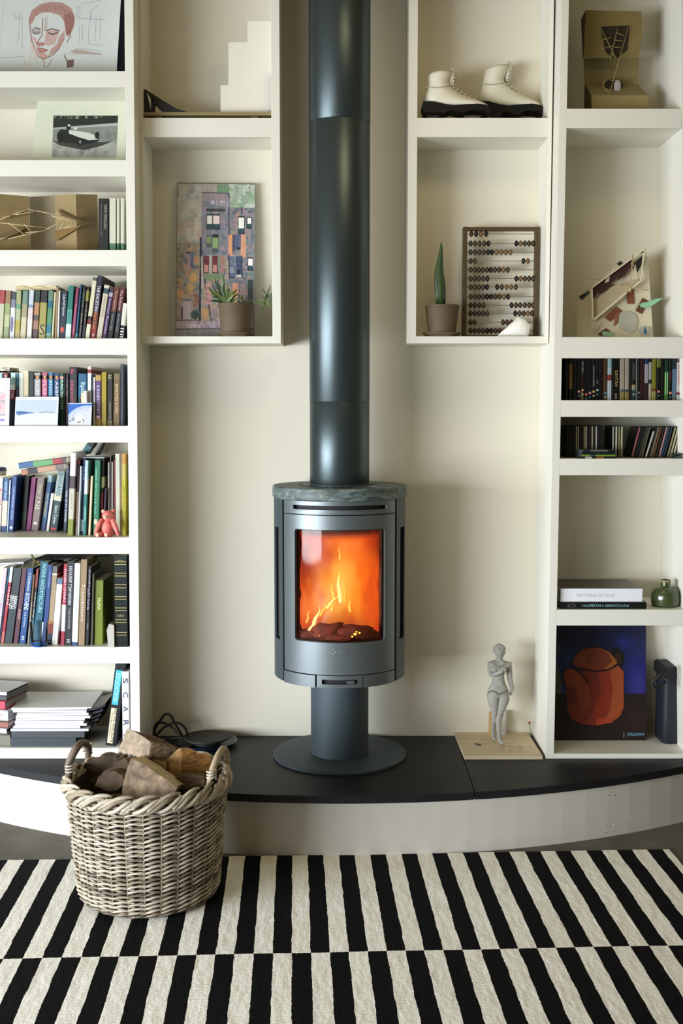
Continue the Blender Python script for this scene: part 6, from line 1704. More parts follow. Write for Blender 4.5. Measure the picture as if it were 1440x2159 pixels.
segd = {4: [(.35, '10110f'), (.72, '341414'), (.8, '16110f'), (1, '6c6828')], 11: [(.2, '8cb0ac'), (.38, 'a4b4ba'), (.52, '9c3c28'), (1, 'a8b2b8')], 13: [(.74, 'a89c88'), (.8, '707c80'), (1, 'a08c50')], 14: [(.74, 'a89c88'), (.8, '505c60'), (1, 'a08c50')],
        16: [(.62, '1a1a16'), (.74, 'a49c78'), (.78, '1a1a16'), (1, '2c4c48')], 20: [(.12, '1c3c6c'), (.58, '9c98a0'), (1, '3c2c28')], 21: [(.08, '101010'), (.5, 'a49c98'), (.6, '3c3430'), (1, 'a8a488')], 22: [(.7, '98962c'), (.78, '8c5420'), (1, 'a4a058')],
        23: [(.2, '7c8434'), (1, '121412')], 25: [(.3, '1c4c34'), (.34, '3c7c34'), (1, '4c8c3c')], 1: [(.1, '1c1810'), (.72, '94783c'), (1, '181612')], 0: [(.2, '14161a'), (.5, '1c2838'), (.7, '2c1418'), (1, '16161a')],
        28: [(.08, '5c3c34'), (.8, 'b8b0ac'), (.87, '8c1c38'), (1, 'a4acb4')], 29: [(.66, '1c5474'), (.72, 'b0b8c0'), (1, '1c3c64')], 27: [(.25, '1c2c40'), (.9, '5c7c94'), (1, '6c6c58')], 19: [(.85, '4c1c14'), (1, '3c1818')]}
dots = {3: 'b87468', 5: 'b04c3c', 6: 'b87064', 7: 'b08050', 8: '6c8c94', 10: '3c7088', 23: 'c06c58', 26: 'cc8468', 18: '7c6460', 16: '3c6c64', 4: 'a88460'}
random.seed(3)
for i, (x0p, x1p, col, lb, tx) in enumerate(dv):
    yt = 756.5 + (i * 5 % 3) * .5 if i not in (2, 5, 9) else 757.5
    a = book('V', zV, x0p, x1p, x0p + (.6 if i < 20 else 1.2), yt, segd.get(i, [(1, col)]), lb, tx, Y=.0, group=GV, name='dvd_case', cat='DVD case', rough=.35, d=.135, pages='101010')
    r, xx0, xx1, h, dd = a
    if i in dots:
        w = min(xx1 - xx0, .011) * .42; c = (xx0 + xx1) / 2; f = .72 + (i * 3 % 4) * .035
        badge(r, dots[i], c - w, c + w, f, f + 2 * w / h, h, True, 'logo_dot')
        badge(r, ('2c4c6c', '8c8c84', '3c5c5c')[i % 3], c - w * .8, c + w * .8, f + .11, f + .11 + 1.6 * w / h, h, True, 'logo_dot')
    if i in (13, 14): badge(r, '2c3438', (xx0 + xx1) / 2 - .003, (xx0 + xx1) / 2 + .003, .73, .79, h, True, 'logo_dot')
    if i == 25:
        badge(r, 'a4cc94', xx0 + .001, xx0 + .0035, .32, .85, h, name='printed_stripe'); badge(r, 'a4cc94', xx1 - .0045, xx1 - .002, .32, .85, h, name='printed_stripe')
# ================================================================== CDs
GCd = 'CD cases in the dark row under the DVDs'
zK = SR[3]
YK = .03
def cd(x0p, x1p, tlp, yt, col, label, row='K', base=None, Y=YK, grp=GCd):
    r_ = book(row, zK, x0p, x1p, tlp, yt, [(1, '0e0f0f')], label, [], Y=Y, base=base, group=grp, name='cd_case', cat='CD case', rough=.3, d=.12, pages='0c0c0c', gap=.0001)
    badge(r_[0], col, r_[1] + .0004, r_[2] - .0004, .02, .98, r_[3], name='spine_insert')
    return r_
# shelf-long dark row standing behind the flat pile
import itertools
xs = 1195.0
pale = {4: 'a8a48c', 5: 'a09c88', 8: '8c8444', 9: 'aca48c', 12: 'b0a084', 14: 'c4c0ac'}
plab = {4: 'thin pale CD case, nearest the post of the pale spines', 5: 'thin greyish cream CD case beside the palest near the post', 8: 'thin mustard CD case in the dark row', 9: 'thin cream CD case touching the mustard one',
        12: 'cream CD case with a rusty foot in the dark row', 14: 'bright ivory CD case above the flat pile'}
for k in range(18):
    w = 4.6 if k not in pale else 3.7
    if xs > 1287: break
    cd(xs, xs + w - .4, xs + .5, 897.5, pale.get(k, ('1c1a18', '16181a', '241614')[k % 3]), plab.get(k, 'thin dark CD case standing in the unlit row near the post'), Y=.055,
       grp=GCd if k in pale else 'dark CD cases behind the flat pile')
    xs += w
for k, (x, col, lb) in enumerate(((1290, '8c9078', 'grey-green CD case, first of the four pale spines at the end of the row'), (1296.5, 'a8a490', 'cream CD case, second of the four at the end of the row'), (1302.5, '7c7c50', 'olive CD case in the group of four'), (1308, 'a4a488', 'pale sage CD case ending the straight row before the gap'))):
    cd(x, x + 4.2, x + 1, 898, col, lb, Y=.03)
_edge.pop('K2', None)
lean = [(1330, '8c5450', 'faded red CD case leaning first after the dark gap'), (1336, '141416', 'black CD case leaning after the faded red one'), (1341, '1a1c18', 'second black CD case of the leaning row'), (1346, '3c3c30', 'dark olive CD case in the leaning row'), (1351, '54503c', 'brownish olive CD case in the leaning row'),
        (1359, 'b4b0a8', 'shorter light grey CD case in the leaning row'), (1364.5, '1c1814', 'black CD case after the light grey leaning one'), (1369.5, '6c6450', 'grey brown CD case in the leaning row'), (1375, '5c3c20', 'brown CD case in the leaning row'), (1381, '28201c', 'dark brown CD case before the pink one'),
        (1387, '9c7078', 'dusty pink CD case in the leaning row'), (1392, '1c3c50', 'dark teal CD case after the pink one'), (1397.5, '28283c', 'dark violet CD case with a rusty top'), (1405, '84805c', 'olive cream CD case, first of three pale leaning ones'), (1411, 'a09c7c', 'cream CD case, middle of three pale leaning ones'), (1417, 'a49c84', 'beige CD case, last of three pale leaning ones'),
        (1427, '94948c', 'pale grey CD case leaning by the outer post')]
for x, col, lb in lean:
    cd(x, x + 4.3, x + 17, 900 if x != 1359 else 909, col, lb, row='K2', Y=.03, grp='leaning CD cases')
# flat pile in front
for k, (y0, col, segs_, lb) in enumerate(((967, 'c8', [(.3, '14140f'), (.5, 'b06030'), (.62, '14140f'), (.8, 'b0b0a8'), (1, '1c1c18')], 'CD case with orange marks at the foot of the flat pile'), (962.5, '7c', [(.55, '84b040'), (.7, '4c5448'), (.94, '84b040'), (1, '6c7478')], 'lime green CD case in the flat pile'),
                                   (957.5, '20', [(.94, '242c34'), (1, '5c646c')], 'dark blue-grey CD case in the flat pile'), (952.5, '30', [(.2, '2c3438'), (.7, '6c706c'), (.9, '30383c'), (1, '6c7478')], 'grey CD case on top of the flat pile'))):
    lying('cd_case', lb, (1222 - (4 if k == 0 else 0), y0), (1297, y0), 4.2, segs_, -.04, .085, 'flat pile of CD cases', pages='0c0c0c', cat='CD case')
for k, (y0, col, lb) in enumerate(((966.5, '5c706c', 'grey-green CD case lying at the outer end of the row'), (961, '2c4440', 'dark green CD case lying on the grey-green one'))):
    lying('cd_case', lb, (1425, y0), (1436, y0), 4.6, [(1, col)], -.04, .06, 'flat pair of CD cases by the outer post', pages='0c0c0c', cat='CD case')

# ================================================================== big books and jars
zR4 = SR[4] + .0004
Yk = -.035
def flatbook(label, xl, xr, ybm, ytp, z0, segs, dd, texts, Y, hard=True, pages='d8d4c8', skew=0):
    th_px = ybm - ytp
    t = th_px / F * (Y + D)
    a = Vector((x_of(xl, Y, z0), Y, z0)); L = x_of(xr, Y, z0) - a.x
    r = thing('book', label, 'book', a, (0, math.pi / 2, skew), 'books lying flat beside the green jar')
    x0, x1 = book_geo('book', r, t, dd, L, segs, 1, hard, pages)
    for s, col, f0, f1, w, fl in texts:
        gh = t * w; cx = x0 + t / 2
        if fl: lettering(s, mat(col, .5), (cx - gh / 2, -.0004, L * f1), (0, 0, -L * (f1 - f0)), (gh, 0, 0), r)
        else: lettering(s, mat(col, .5), (cx + gh / 2, -.0004, L * f0), (0, 0, L * (f1 - f0)), (-gh, 0, 0), r)
    return r, t, L
r1, t1, L1 = flatbook('black book lying flat with pale blue upside-down Cyrillic title', 1181.5, 1363, 1282, 1268, zR4, [(1, '101214')], .20, [('РУССКИЙ МОДЕРН', '8cc4d0', .255, .79, .5, True), ('O', '505458', .08, .18, .6, False)], -.035)
r2, t2, L2 = flatbook('thick white-spined photography book lying on the black one', 1181.5, 1354, 1268, 1239, zR4 + t1 + .0006, [(1, 'e6e6ec')], .22, [('ANTANAS SUTKUS', 'b4b8bc', .19, .66, .24, False)], -.030)
a = r2.location
boxo('dust_jacket', a.x + .0005, a.x + L2 - .0005, -.0295, -.030 + .221, a.z + t2 + .0002, a.z + t2 + .0012, mat('2a241e', .3, var=.5, scale=8, stretch=(1, 3, 1)), r2)
GLZ = mat('3a4626', .18, spec=.7, var=.2, scale=6)
def jar(label, pxc, rp, y_top, y_sh, y_base, col, Y):
    s = (Y + D) / F; R = rp * s
    c = Vector((x_of(pxc, Y, zR4), Y, zR4))
    r = thing('ceramic_jar', label, 'jar', c)
    h = z_of(y_sh, Y) - zR4; hn = z_of(y_top, Y) - zR4
    lathe('body', [(0, 0), (R * .8, 0), (R * .96, h * .08), (R, h * .35), (R * .98, h * .62), (R * .86, h * .82), (R * .62, h * .95), (R * .40, h * 1.0), (R * .33, h * 1.03), (R * .32, hn * .96), (R * .36, hn * .985), (R * .35, hn), (R * .27, hn), (R * .25, h), (0, h * .98)], col, c, r, 48)
    lathe('neck_ring', [(R * .34, hn * .90), (R * .385, hn * .93), (R * .385, hn * .97), (R * .34, hn * .99)], mat('8a7c4c', .4), c, r, 32)
    return r
jar('squat dark green glazed jar with a narrow neck beside the flat books', 1402, 30, 1222, 1236, 1270, GLZ, .03)
jar('black rounded jar half hidden behind the green jar', 1449, 22, 1224, 1232, 1262, mat('16160f', .3), .12)

# ================================================================== kettle painting (lowest cubby)
zR5 = SR[5] + .0004
def z9(x, y): return (1140 + x / 4.8, 1180 + y / 4.8)
Yt, Yb2 = .20, .115
ybm = bot(Yb2, zR5, 0); ytp = 1306
A_, B_ = P(1166, ytp, Yt), P(1362, ytp, Yt)
C_, D_ = P(1361.5, ybm, Yb2), P(1159, ybm, Yb2)
r = thing('kettle_painting', 'dark blue and brown painting of an orange kettle leaning in the lowest cubby', 'painting', (C_ + D_) / 2)
nrm = (B_ - A_).cross(D_ - A_).normalized()
if nrm.y < 0: nrm = -nrm
prism('canvas', [D_, C_, B_, A_], nrm * .012, mat('14100e', .8), r)
cv = Canvas(120, 600, 1075, 1815, .42, hx('0c1238'), 9); c = cv
X, Y_ = c.X, c.Y
c.put(np.clip(1 - np.hypot((X - 980) / 260, (Y_ - 1150) / 420), 0, 1), '26267c', .95)
c.put(np.clip(1 - np.hypot((X - 1000) / 130, (Y_ - 1280) / 180), 0, 1), '3c3488', .9)
c.put(np.clip(1 - np.hypot((X - 850) / 130, (Y_ - 830) / 100), 0, 1), '1c2c88', .8)
c.put(np.clip(1 - np.hypot((X - 300) / 260, (Y_ - 1000) / 200), 0, 1), '1a3c74', .9)
c.put(np.clip(1 - np.hypot((X - 220) / 90, (Y_ - 1330) / 90), 0, 1), '1c3c8c', .9)
c.poly([(120, 1350), (870, 1350), (1075, 1350), (1075, 1815), (120, 1815)], '1a0e0a', .97)
c.put(np.clip(1 - np.hypot((X - 960) / 260, (Y_ - 1600) / 260), 0, 1), '2e1814', .8)
c.ell(770, 1000, 92, 115, '0c0606', .95, .1); c.ell(790, 1000, 40, 80, '3c1c0c', .8, .3)
body = [(255, 1110), (330, 1100), (400, 1130), (790, 1060), (850, 1130), (855, 1480), (830, 1560), (740, 1640), (580, 1668), (430, 1655), (330, 1600), (285, 1480), (275, 1290), (240, 1180)]
c.poly([(x + (6 if x > 500 else -8), y + (6 if y > 1400 else -6)) for x, y in body], '100806'); c.poly(body, '7c2c18')
c.poly([(690, 1120), (790, 1068), (848, 1130), (852, 1480), (800, 1590), (640, 1655), (720, 1500), (745, 1300)], '9a4824')
c.poly([(600, 1130), (700, 1110), (745, 1300), (720, 1480), (620, 1560), (560, 1665), (560, 1500), (640, 1350)], '8c2c14', .9)
c.poly([(580, 1600), (740, 1590), (740, 1640), (580, 1668)], 'a83c1c', .9)
c.poly([(390, 1140), (590, 1135), (620, 1300), (540, 1540), (520, 1600), (430, 1650), (500, 1480), (500, 1320), (430, 1200)], '702414', .9)
c.poly([(260, 1115), (350, 1105), (430, 1180), (500, 1300), (510, 1450), (430, 1560), (400, 1420), (380, 1300), (270, 1240)], '8c3c1e', .9)
c.ell(330, 1370, 70, 120, '5a2014', .7, .5)
lid = [(330, 1050), (350, 980), (420, 910), (520, 885), (600, 888), (700, 930), (770, 1000), (785, 1040), (720, 1090), (600, 1120), (480, 1105), (380, 1085)]
c.poly([(x, y - 10) for x, y in lid], '0e0606'); c.poly(lid, '74301a'); c.poly([(600, 890), (700, 932), (785, 1040), (720, 1088), (640, 1112), (735, 1020), (700, 950)], 'a05c20', .95)
c.poly([(350, 1040), (480, 1090), (620, 1100), (500, 1050), (420, 960)], '8c3c1e', .6)
c.line([(300, 1060), (400, 1100), (560, 1125), (690, 1110), (800, 1055)], 11, '0e0606'); c.line([(340, 1090), (420, 1150), (490, 1245)], 9, '0e0606'); c.line([(300, 1060), (340, 960), (440, 890), (560, 872)], 8, '0c0606')
c.put(((X < 195 + 30 * np.sin(Y_ / 90)) & (Y_ > 1020) & (Y_ < 1340)).astype(float), '4c5c38', .85); c.ell(185, 900, 30, 80, '3c4430', .8, .4)
c.noise(2)
nf = nrm * -.0008
cv.mesh('paint_layer', lambda u, v: (A_ * (1 - u) + B_ * u) * (1 - v) + (D_ * (1 - u) + C_ * u) * v + nf, vcol_mat(.45, name='smooth_paint'), r)
sg = [P(*z9(832, 1800), Yb2) for _ in range(1)][0]
def onp(x, y):
    px, py = z9(x, y); v = (py - ytp) / (ybm - ytp); u = (px - 1161) / 201
    return (A_ * (1 - u) + B_ * u) * (1 - v) + (D_ * (1 - u) + C_ * u) * v + nrm * -.0014
o_ = onp(835, 1800)
lettering('J. Hüsken', mat('6ca4bc', .5), o_, onp(1045, 1790) - o_, onp(835, 1752) - o_, r, world=True, name='signature')

# dark blue cool bag
Yg = .06
bg_ = thing('cool_bag', 'dark blue fabric bag with a black carrying handle by the outer post', 'bag', (x_of(1430, Yg, zR5), Yg, zR5))
NAVY = mat('111822', .6, bump=.1, scale=50)
xa, xb = x_of(1399, Yg, zR5 + .1), x_of(1444, Yg, zR5) - .004
yt = z_of(1412, Yg)
bm = bmesh.new()
prof = [(.0, .94), (.02, 1.0), (.35, 1.0), (.8, 1.0), (1.0, .97)]
n = 24; rings = []
cxg, cyg = (xa + xb) / 2 + .02, Yg + .07
hw, hd_ = (xb - xa) / 2 + .0, .065
cxg = (xa + xb) / 2
for t, k in prof:
    ring = []
    for i in range(n):
        a = 2 * math.pi * i / n
        ex = 5
        cxs = math.copysign(abs(math.cos(a)) ** (2 / ex), math.cos(a)); sns = math.copysign(abs(math.sin(a)) ** (2 / ex), math.sin(a))
        ring.append(bm.verts.new((cxg + cxs * hw * k, cyg + sns * hd_ * k, zR5 + (yt - zR5) * t)))
    rings.append(ring)
for a, b_ in zip(rings, rings[1:]):
    for i in range(n): bm.faces.new([a[i], a[(i + 1) % n], b_[(i + 1) % n], b_[i]])
bm.faces.new(rings[-1]); bm.faces.new(rings[0][::-1])
autosmooth(bobj('body', bm, NAVY, bg_), 50)
prism('lid_flap', [Vector((xa - .003, cyg - hd_ - .004, yt - .035)), Vector((xb, cyg - hd_ - .004, yt - .035)), Vector((xb, cyg - hd_ - .004, yt + .008)), Vector((xa + .005, cyg - hd_ - .004, yt + .010)), Vector((xa - .005, cyg - hd_ - .004, yt + .002))], (0, hd_ * 2 + .004, 0), mat('0c0f14', .6), bg_, bev=.003)
strap = [P(1412, 1408, .0), P(1402, 1412, -.01), P(1393, 1424, -.015), P(1382, 1433, -.015), P(1374, 1438, -.015), P(1384, 1452, -.012), P(1396, 1446, -.01), P(1404, 1436, -.004)]
bm = bmesh.new(); tube_bm(bm, strap, [.008, .009, .0095, .0085, .007, .006, .007, .006], 8)
bobj('handle', bm, mat('08090b', .6), bg_, smooth=True)

# ================================================================== hearth objects: clay figure on board
BW = .014
zB1 = H + .0004
yfr = y_of(1593.5, H + BW)
ybk = YW - .003
fl, frt = x_of(979, yfr, H + BW), x_of(1147, yfr, H + BW)
bkl, bkr = x_of(958, ybk, H + BW), x_of(1113, ybk, H + BW)
frt = min(frt, x_of(1150, YF, H) - .012)
board = thing('wooden_board', 'pale plywood board under the grey clay figure on the hearth', 'board', ((fl + frt) / 2, yfr, zB1))
prism('panel', [Vector((fl, yfr, zB1)), Vector((frt, yfr, zB1)), Vector((bkr, ybk, zB1)), Vector((bkl, ybk, zB1))], (0, 0, BW - .0004), mat('c6b494', .7, var=.10, scale=9, stretch=(.5, 4, 4), bump=.1), board, bev=.0008)
zS = H + BW + .0002
for q in ((1004, 1569, 1013, 1571), ):
    tube('charcoal_stub', [G(1003, 1568, zS + .003), G(1013, 1571, zS + .003)], .003, mat('3a3430', .9), board)
rnd = random.Random(8)
bm = bmesh.new()
for _ in range(26):
    px, py = rnd.uniform(1052, 1100), rnd.uniform(1572, 1588); p = G(px, py, zS + .001)
    s = rnd.uniform(.001, .0035); bmesh.ops.create_icosphere(bm, subdivisions=1, radius=1, matrix=Matrix.Translation(p) @ Matrix.Diagonal((s * 1.6, s, .0012, 1)))
o = bobj('clay_crumbs', bm, mat('9c8468', .9), board); o['kind'] = 'stuff'
Yf_ = .10
CLAY = mat('98968c', .85, bump=.35, scale=55, var=.12)
def q(px, py, dy=0.0): return P(px, py, Yf_ + dy)
foot1 = G(1056, 1567, zS + .004); foot2 = G(1040.5, 1558, zS + .006)
J = {'pelvis': (q(1050, 1457), .030), 'waist': (q(1051, 1436), .0235), 'chest': (q(1051, 1412), .0285), 'uchest': (q(1052, 1401, .004), .0245), 'neck': (q(1053, 1392), .0115), 'neck2': (q(1053.5, 1387, -.002), .0110),
     'head': (q(1054, 1376, -.002), .0245), 'crown': (q(1053, 1366), .0200),
     'shL': (q(1034, 1401), .0155), 'elL': (q(1035, 1423, -.004), .0115), 'haL': (q(1050, 1421, -.038), .0085), 'fiL': (q(1062, 1413, -.044), .006),
     'shR': (q(1073, 1402), .0150), 'elR': (q(1074.5, 1430, .004), .0110), 'haR': (q(1080, 1453, -.004), .0080), 'fiR': (q(1077, 1460, -.008), .005),
     'hipL': (q(1040, 1464), .0300), 'thL': (q(1041, 1478, -.004), .0270), 'knL': (q(1043, 1498, -.010), .0145), 'caL': (q(1043.5, 1513, .0), .0135), 'anL': (foot2 + Vector((.0, .012, .028)), .0085), 'hlL': (foot2 + Vector((0, .010, .008)), .0085), 'toL': (foot2 + Vector((.002, -.022, .002)), .0065),
     'hipR': (q(1061, 1464), .0300), 'thR': (q(1061, 1478, -.006), .0265), 'knR': (q(1056, 1497, -.014), .0140), 'caR': (q(1051, 1518, -.006), .0125), 'anR': (foot1 + Vector((-.006, .006, .030)), .0080), 'hlR': (foot1 + Vector((-.004, .008, .008)), .0080), 'toR': (foot1 + Vector((.006, -.020, .0015)), .0065)}
E_ = [('pelvis', 'waist'), ('waist', 'chest'), ('chest', 'uchest'), ('uchest', 'neck'), ('neck', 'neck2'), ('neck2', 'head'), ('head', 'crown'), ('uchest', 'shL'), ('shL', 'elL'), ('elL', 'haL'), ('haL', 'fiL'), ('uchest', 'shR'), ('shR', 'elR'), ('elR', 'haR'), ('haR', 'fiR'),
      ('pelvis', 'hipL'), ('hipL', 'thL'), ('thL', 'knL'), ('knL', 'caL'), ('caL', 'anL'), ('anL', 'hlL'), ('hlL', 'toL'), ('pelvis', 'hipR'), ('hipR', 'thR'), ('thR', 'knR'), ('knR', 'caR'), ('caR', 'anR'), ('anR', 'hlR'), ('hlR', 'toR')]
names = list(J); org = J['pelvis'][0].copy()
fig = thing('clay_figure', 'rough grey clay figure of a standing woman, one arm across her chest', 'sculpture', Vector((org.x, Yf_, zS)))
def skin(name, J, E_, m, par, lv=2, root='pelvis'):
    names = list(J); base = wmat(par).inverted()
    me = bpy.data.meshes.new(name); me.from_pydata([tuple(base @ J[k][0]) for k in names], [(names.index(a), names.index(b_)) for a, b_ in E_], [])
    o = bpy.data.objects.new(name, me); COL.objects.link(o); o.parent = par
    sk = o.modifiers.new('skin', 'SKIN')
    if not me.skin_vertices: me.attributes.new('x', 'FLOAT', 'POINT')
    for i, k in enumerate(names):
        rr = J[k][1]; rr = rr if isinstance(rr, tuple) else (rr, rr)
        me.skin_vertices[0].data[i].radius = rr
        me.skin_vertices[0].data[i].use_root = (k == root)
    sk.use_smooth_shade = True
    sb = o.modifiers.new('sub', 'SUBSURF'); sb.levels = lv; sb.render_levels = lv
    dg = bpy.context.evaluated_depsgraph_get(); dg.update()
    m2 = bpy.data.meshes.new_from_object(o.evaluated_get(dg)); o.modifiers.clear(); o.data = m2
    m2.materials.clear(); m2.materials.append(m); m2.polygons.foreach_set('use_smooth', [True] * len(m2.polygons))
    return o
for k in ('pelvis', 'waist', 'chest', 'uchest'):
    r_ = J[k][1]; J[k] = (J[k][0], (r_ * 1.12, r_ * .85))
body = skin('body', J, E_, CLAY, fig)
for v in body.data.vertices:
    n_ = mnoise.noise(v.co * 70); v.co += v.normal * n_ * .0016
# bust, face and the cut line of the clay garment
for x in (1043, 1061): ell('breast', q(x, 1412, -.020), (.0135, .010, .012), CLAY, fig, seg=14, rings=10)
ell('nose', q(1055.5, 1377.5, -.0205), (.003, .004, .0055), CLAY, fig, seg=10, rings=8)
for x in (1049.5, 1060): ell('eye', q(x, 1374.5, -.0175), (.0035, .002, .002), mat('7c7a70', .9), fig, seg=10, rings=6)
ell('mouth', q(1055, 1382.5, -.0165), (.0050, .0022, .0015), mat('7c7a70', .9), fig, seg=10, rings=6)
rock('hair', q(1052.5, 1368, .006), (.0215, .0205, .0185), CLAY, fig, 77, .28)
for x in (1044, 1063.5): ell('ear', q(x, 1376, .002), (.0028, .004, .0055), CLAY, fig, seg=8, rings=6)
for s, base_, d_ in ((0, J['fiL'][0], Vector((.010, -.004, .003))), (1, J['fiR'][0], Vector((-.001, -.004, -.010)))):
    for k in range(5):
        o_ = Vector((0, 0, (k - 2) * .0022)) if s == 0 else Vector(((k - 2) * .0020, 0, 0))
        ln = (.6, .9, 1.0, .92, .75)[k]
        tube('finger', [base_ + o_, base_ + o_ + d_ * .6 * ln, base_ + o_ + d_ * ln + Vector((0, -.001, -.001))], [.0018, .0016, .001], CLAY, fig, 6)
tube('garment_line', [q(1036, 1398, -.022), q(1044, 1404, -.030), q(1052, 1408, -.031), q(1062, 1400, -.027), q(1068, 1394, -.018)], .0012, mat('7c7a70', .9), fig, 5)
tube('garment_line', [q(1029, 1461, -.016), q(1036, 1456, -.030), q(1044, 1460, -.034), q(1050, 1465, -.032), q(1058, 1461, -.033), q(1070, 1456, -.022)], .0014, mat('68665c', .9), fig, 5)
sup = thing('armature_support', 'tan and grey wooden strips standing behind the legs of the clay figure', 'support', (x_of(1040, .2, zS), .19, zS))
boxo('tan_strip', x_of(1031.5, .18, zS), x_of(1037.5, .18, zS), .18, .20, zS, z_of(1503, .18), mat('c49c60', .7), sup)
boxo('grey_strip', x_of(1052, .2, zS), x_of(1067, .2, zS), .205, .22, zS, z_of(1500, .2), mat('b8b4a8', .8), sup)
pl_ = thing('cable_stub', 'tiny red-capped cable end standing at the corner behind the plywood board', 'cable', (x_of(1117.5, .2, H), .2, H))
tube('cable', [Vector((x_of(1119, .2, H), .2, H + .001)), Vector((x_of(1118, .2, H), .2, H + .03)), P(1116, 1527, .2)], .0015, mat('8c8478', .6), pl_)
ell('cap', P(1116, 1524, .2), (.006, .004, .006), mat('a45c50', .6), pl_, seg=10, rings=8)

# ---------------- griddle, tray and wire coil on the hearth
c0 = Vector((x_of(437, .115, H), .115, H + .0004))
tr_ = thing('round_tray', 'shallow dark blue-black round tray on the hearth behind the basket', 'tray', c0)
lathe('dish', [(0, 0), (.085, 0), (.105, .012), (.112, .018), (.1125, .0205), (.110, .0205), (.102, .015), (.084, .004), (0, .004)], mat('101c2c', .3), c0, tr_, 64)
c1 = c0 + Vector((-.004, .0, .0245))
gd = thing('round_griddle', 'flat black round griddle resting on the dark tray', 'griddle', c1)
lathe('plate', [(0, 0), (.078, 0), (.083, .003), (.084, .009), (.0825, .0100), (.080, .009), (0, .009)], mat('24221e', .65, bump=.1, scale=80), c1, gd, 64)
bm = bmesh.new(); lathe_bm(bm, [(.05, -.0200), (.054, -.0200), (.054, -.0002), (.05, -.0002)], 32, c1); bobj('ring_foot', bm, mat('181818', .6), gd)
cb = thing('coiled_cable', 'thick black cable coiled in standing loops on the hearth beside the tray', 'cable', (x_of(350, .13, H), .13, H))
def z10(x, y): return (300 + x / 6.545, 1490 + y / 6.545)
BKC = mat('0c0e12', .45)
def loop(pts, Y0, Y1, rr=.0048, nm='loop'):
    n = len(pts); P3 = [P(*z10(x, y), Y0 + (Y1 - Y0) * i / (n - 1)) for i, (x, y) in enumerate(pts)]
    out = []
    for i in range(n - 1):
        p0 = P3[max(i - 1, 0)]; p1 = P3[i]; p2 = P3[i + 1]; p3 = P3[min(i + 2, n - 1)]
        for j in range(5):
            t = j / 5
            out.append(.5 * ((2 * p1) + (p2 - p0) * t + (2 * p0 - 5 * p1 + 4 * p2 - p3) * t * t + (3 * p1 - p0 - 3 * p2 + p3) * t ** 3))
    out.append(P3[-1])
    for p in out: p.z = max(p.z, H + rr + .0005)
    tube(nm, out, rr, BKC, cb, 8)
loop([(150, 420), (180, 300), (240, 200), (300, 120), (350, 100), (400, 130), (440, 210), (520, 340), (560, 420)], .12, .12)
loop([(200, 420), (160, 330), (200, 230), (280, 220), (360, 250), (430, 300), (500, 380), (540, 430)], .135, .10)
loop([(190, 400), (260, 320), (340, 260), (430, 225), (510, 225), (570, 270), (610, 330), (620, 400)], .10, .12)
loop([(150, 410), (260, 440), (380, 440), (500, 430), (620, 440)], .09, .09)
loop([(170, 380), (150, 420), (230, 450), (330, 460)], .08, .07)

# ================================================================== WICKER BASKET
BCX, BCY = x_of(314, -.71, .1), -.71
ZR = .375
basket = thing('wicker_basket', 'round woven willow basket full of firewood standing on the striped rug', 'basket', (BCX, BCY, .008))
WIL = [mat('a09480', .55, var=.3, scale=34, bump=.15), mat('877a66', .55, var=.3, scale=25, bump=.15), mat('b5ab98', .55, var=.25, scale=30, bump=.15), mat('6c6152', .6, var=.3, scale=25, bump=.15)]
def brad(z):
    t = (z - .01) / (ZR - .01)
    return .203 + .032 * min(1, max(0, t)) ** .8 - .012 * max(0, (.08 - t) / .08) ** 2
NS = 28
rnd = random.Random(21)
z0b = .0105
lathe('base', [(0, 0), (.19, 0), (.195, .006), (0, .006)], WIL[3], (BCX, BCY, z0b - .002), basket, 48)
def bp(th, r, z): return Vector((BCX + r * math.sin(th), BCY - r * math.cos(th), z))
# stakes: one shared mesh, each an object
pts = [Vector((0, -brad(z), z)) for z in [z0b + .004 + (ZR - z0b) * k / 10 for k in range(11)]]
bm = bmesh.new(); tube_bm(bm, pts, .0030, 6)
me = bpy.data.meshes.new('stake'); bm.to_mesh(me); bm.free(); me.materials.append(WIL[1]); me.polygons.foreach_set('use_smooth', [True] * len(me.polygons))
for k in range(NS):
    o = bpy.data.objects.new('stake', me); COL.objects.link(o); o.parent = basket
    o.location = (0, 0, -.008); o.rotation_euler = (0, 0, 2 * math.pi * (k + .5) / NS)
lathe('liner', [(.186, .012), (.218, ZR - .05), (.221, ZR - .03), (.219, ZR - .03), (.216, ZR - .05), (.184, .012)], mat('3a3226', .6), (BCX, BCY, 0.004), basket, 48)  # plastic liner, coloured dark to put shade into the gaps of the weave
# weavers: each rod passes before one stake and behind the next, slightly sloping
NR = 25
for j in range(NR):
    zz = z0b + .008 + (ZR - .040 - z0b) * j / (NR - 1)
    for half in (0, 1):
        pts = []; rr = []
        nseg = NS * 4
        ph = rnd.uniform(-.15, .15)
        for i in range(nseg):
            th = 2 * math.pi * i / nseg
            w = math.cos(th * NS / 2 + math.pi * half)            # in front of / behind alternate stakes
            z = zz + .0062 * math.sin(th * NS / 2 + math.pi * half + .9) + .0025 * mnoise.noise(Vector((th * 2, j * 3.1, half))) + .0032 * (half - .5) * 1.5
            pts.append(bp(th, brad(z) + .0058 * w + .001 * mnoise.noise(Vector((th * 5, j, half + 5))), z))
            rr.append(.0036 + .0009 * mnoise.noise(Vector((th * 3, j * 1.7, half + 9))))
        bm = bmesh.new(); tube_bm(bm, pts, rr, 6, closed=True)
        bobj('weaver', bm, WIL[rnd.choice((0, 0, 1, 2, 2, 3))], basket, smooth=True)
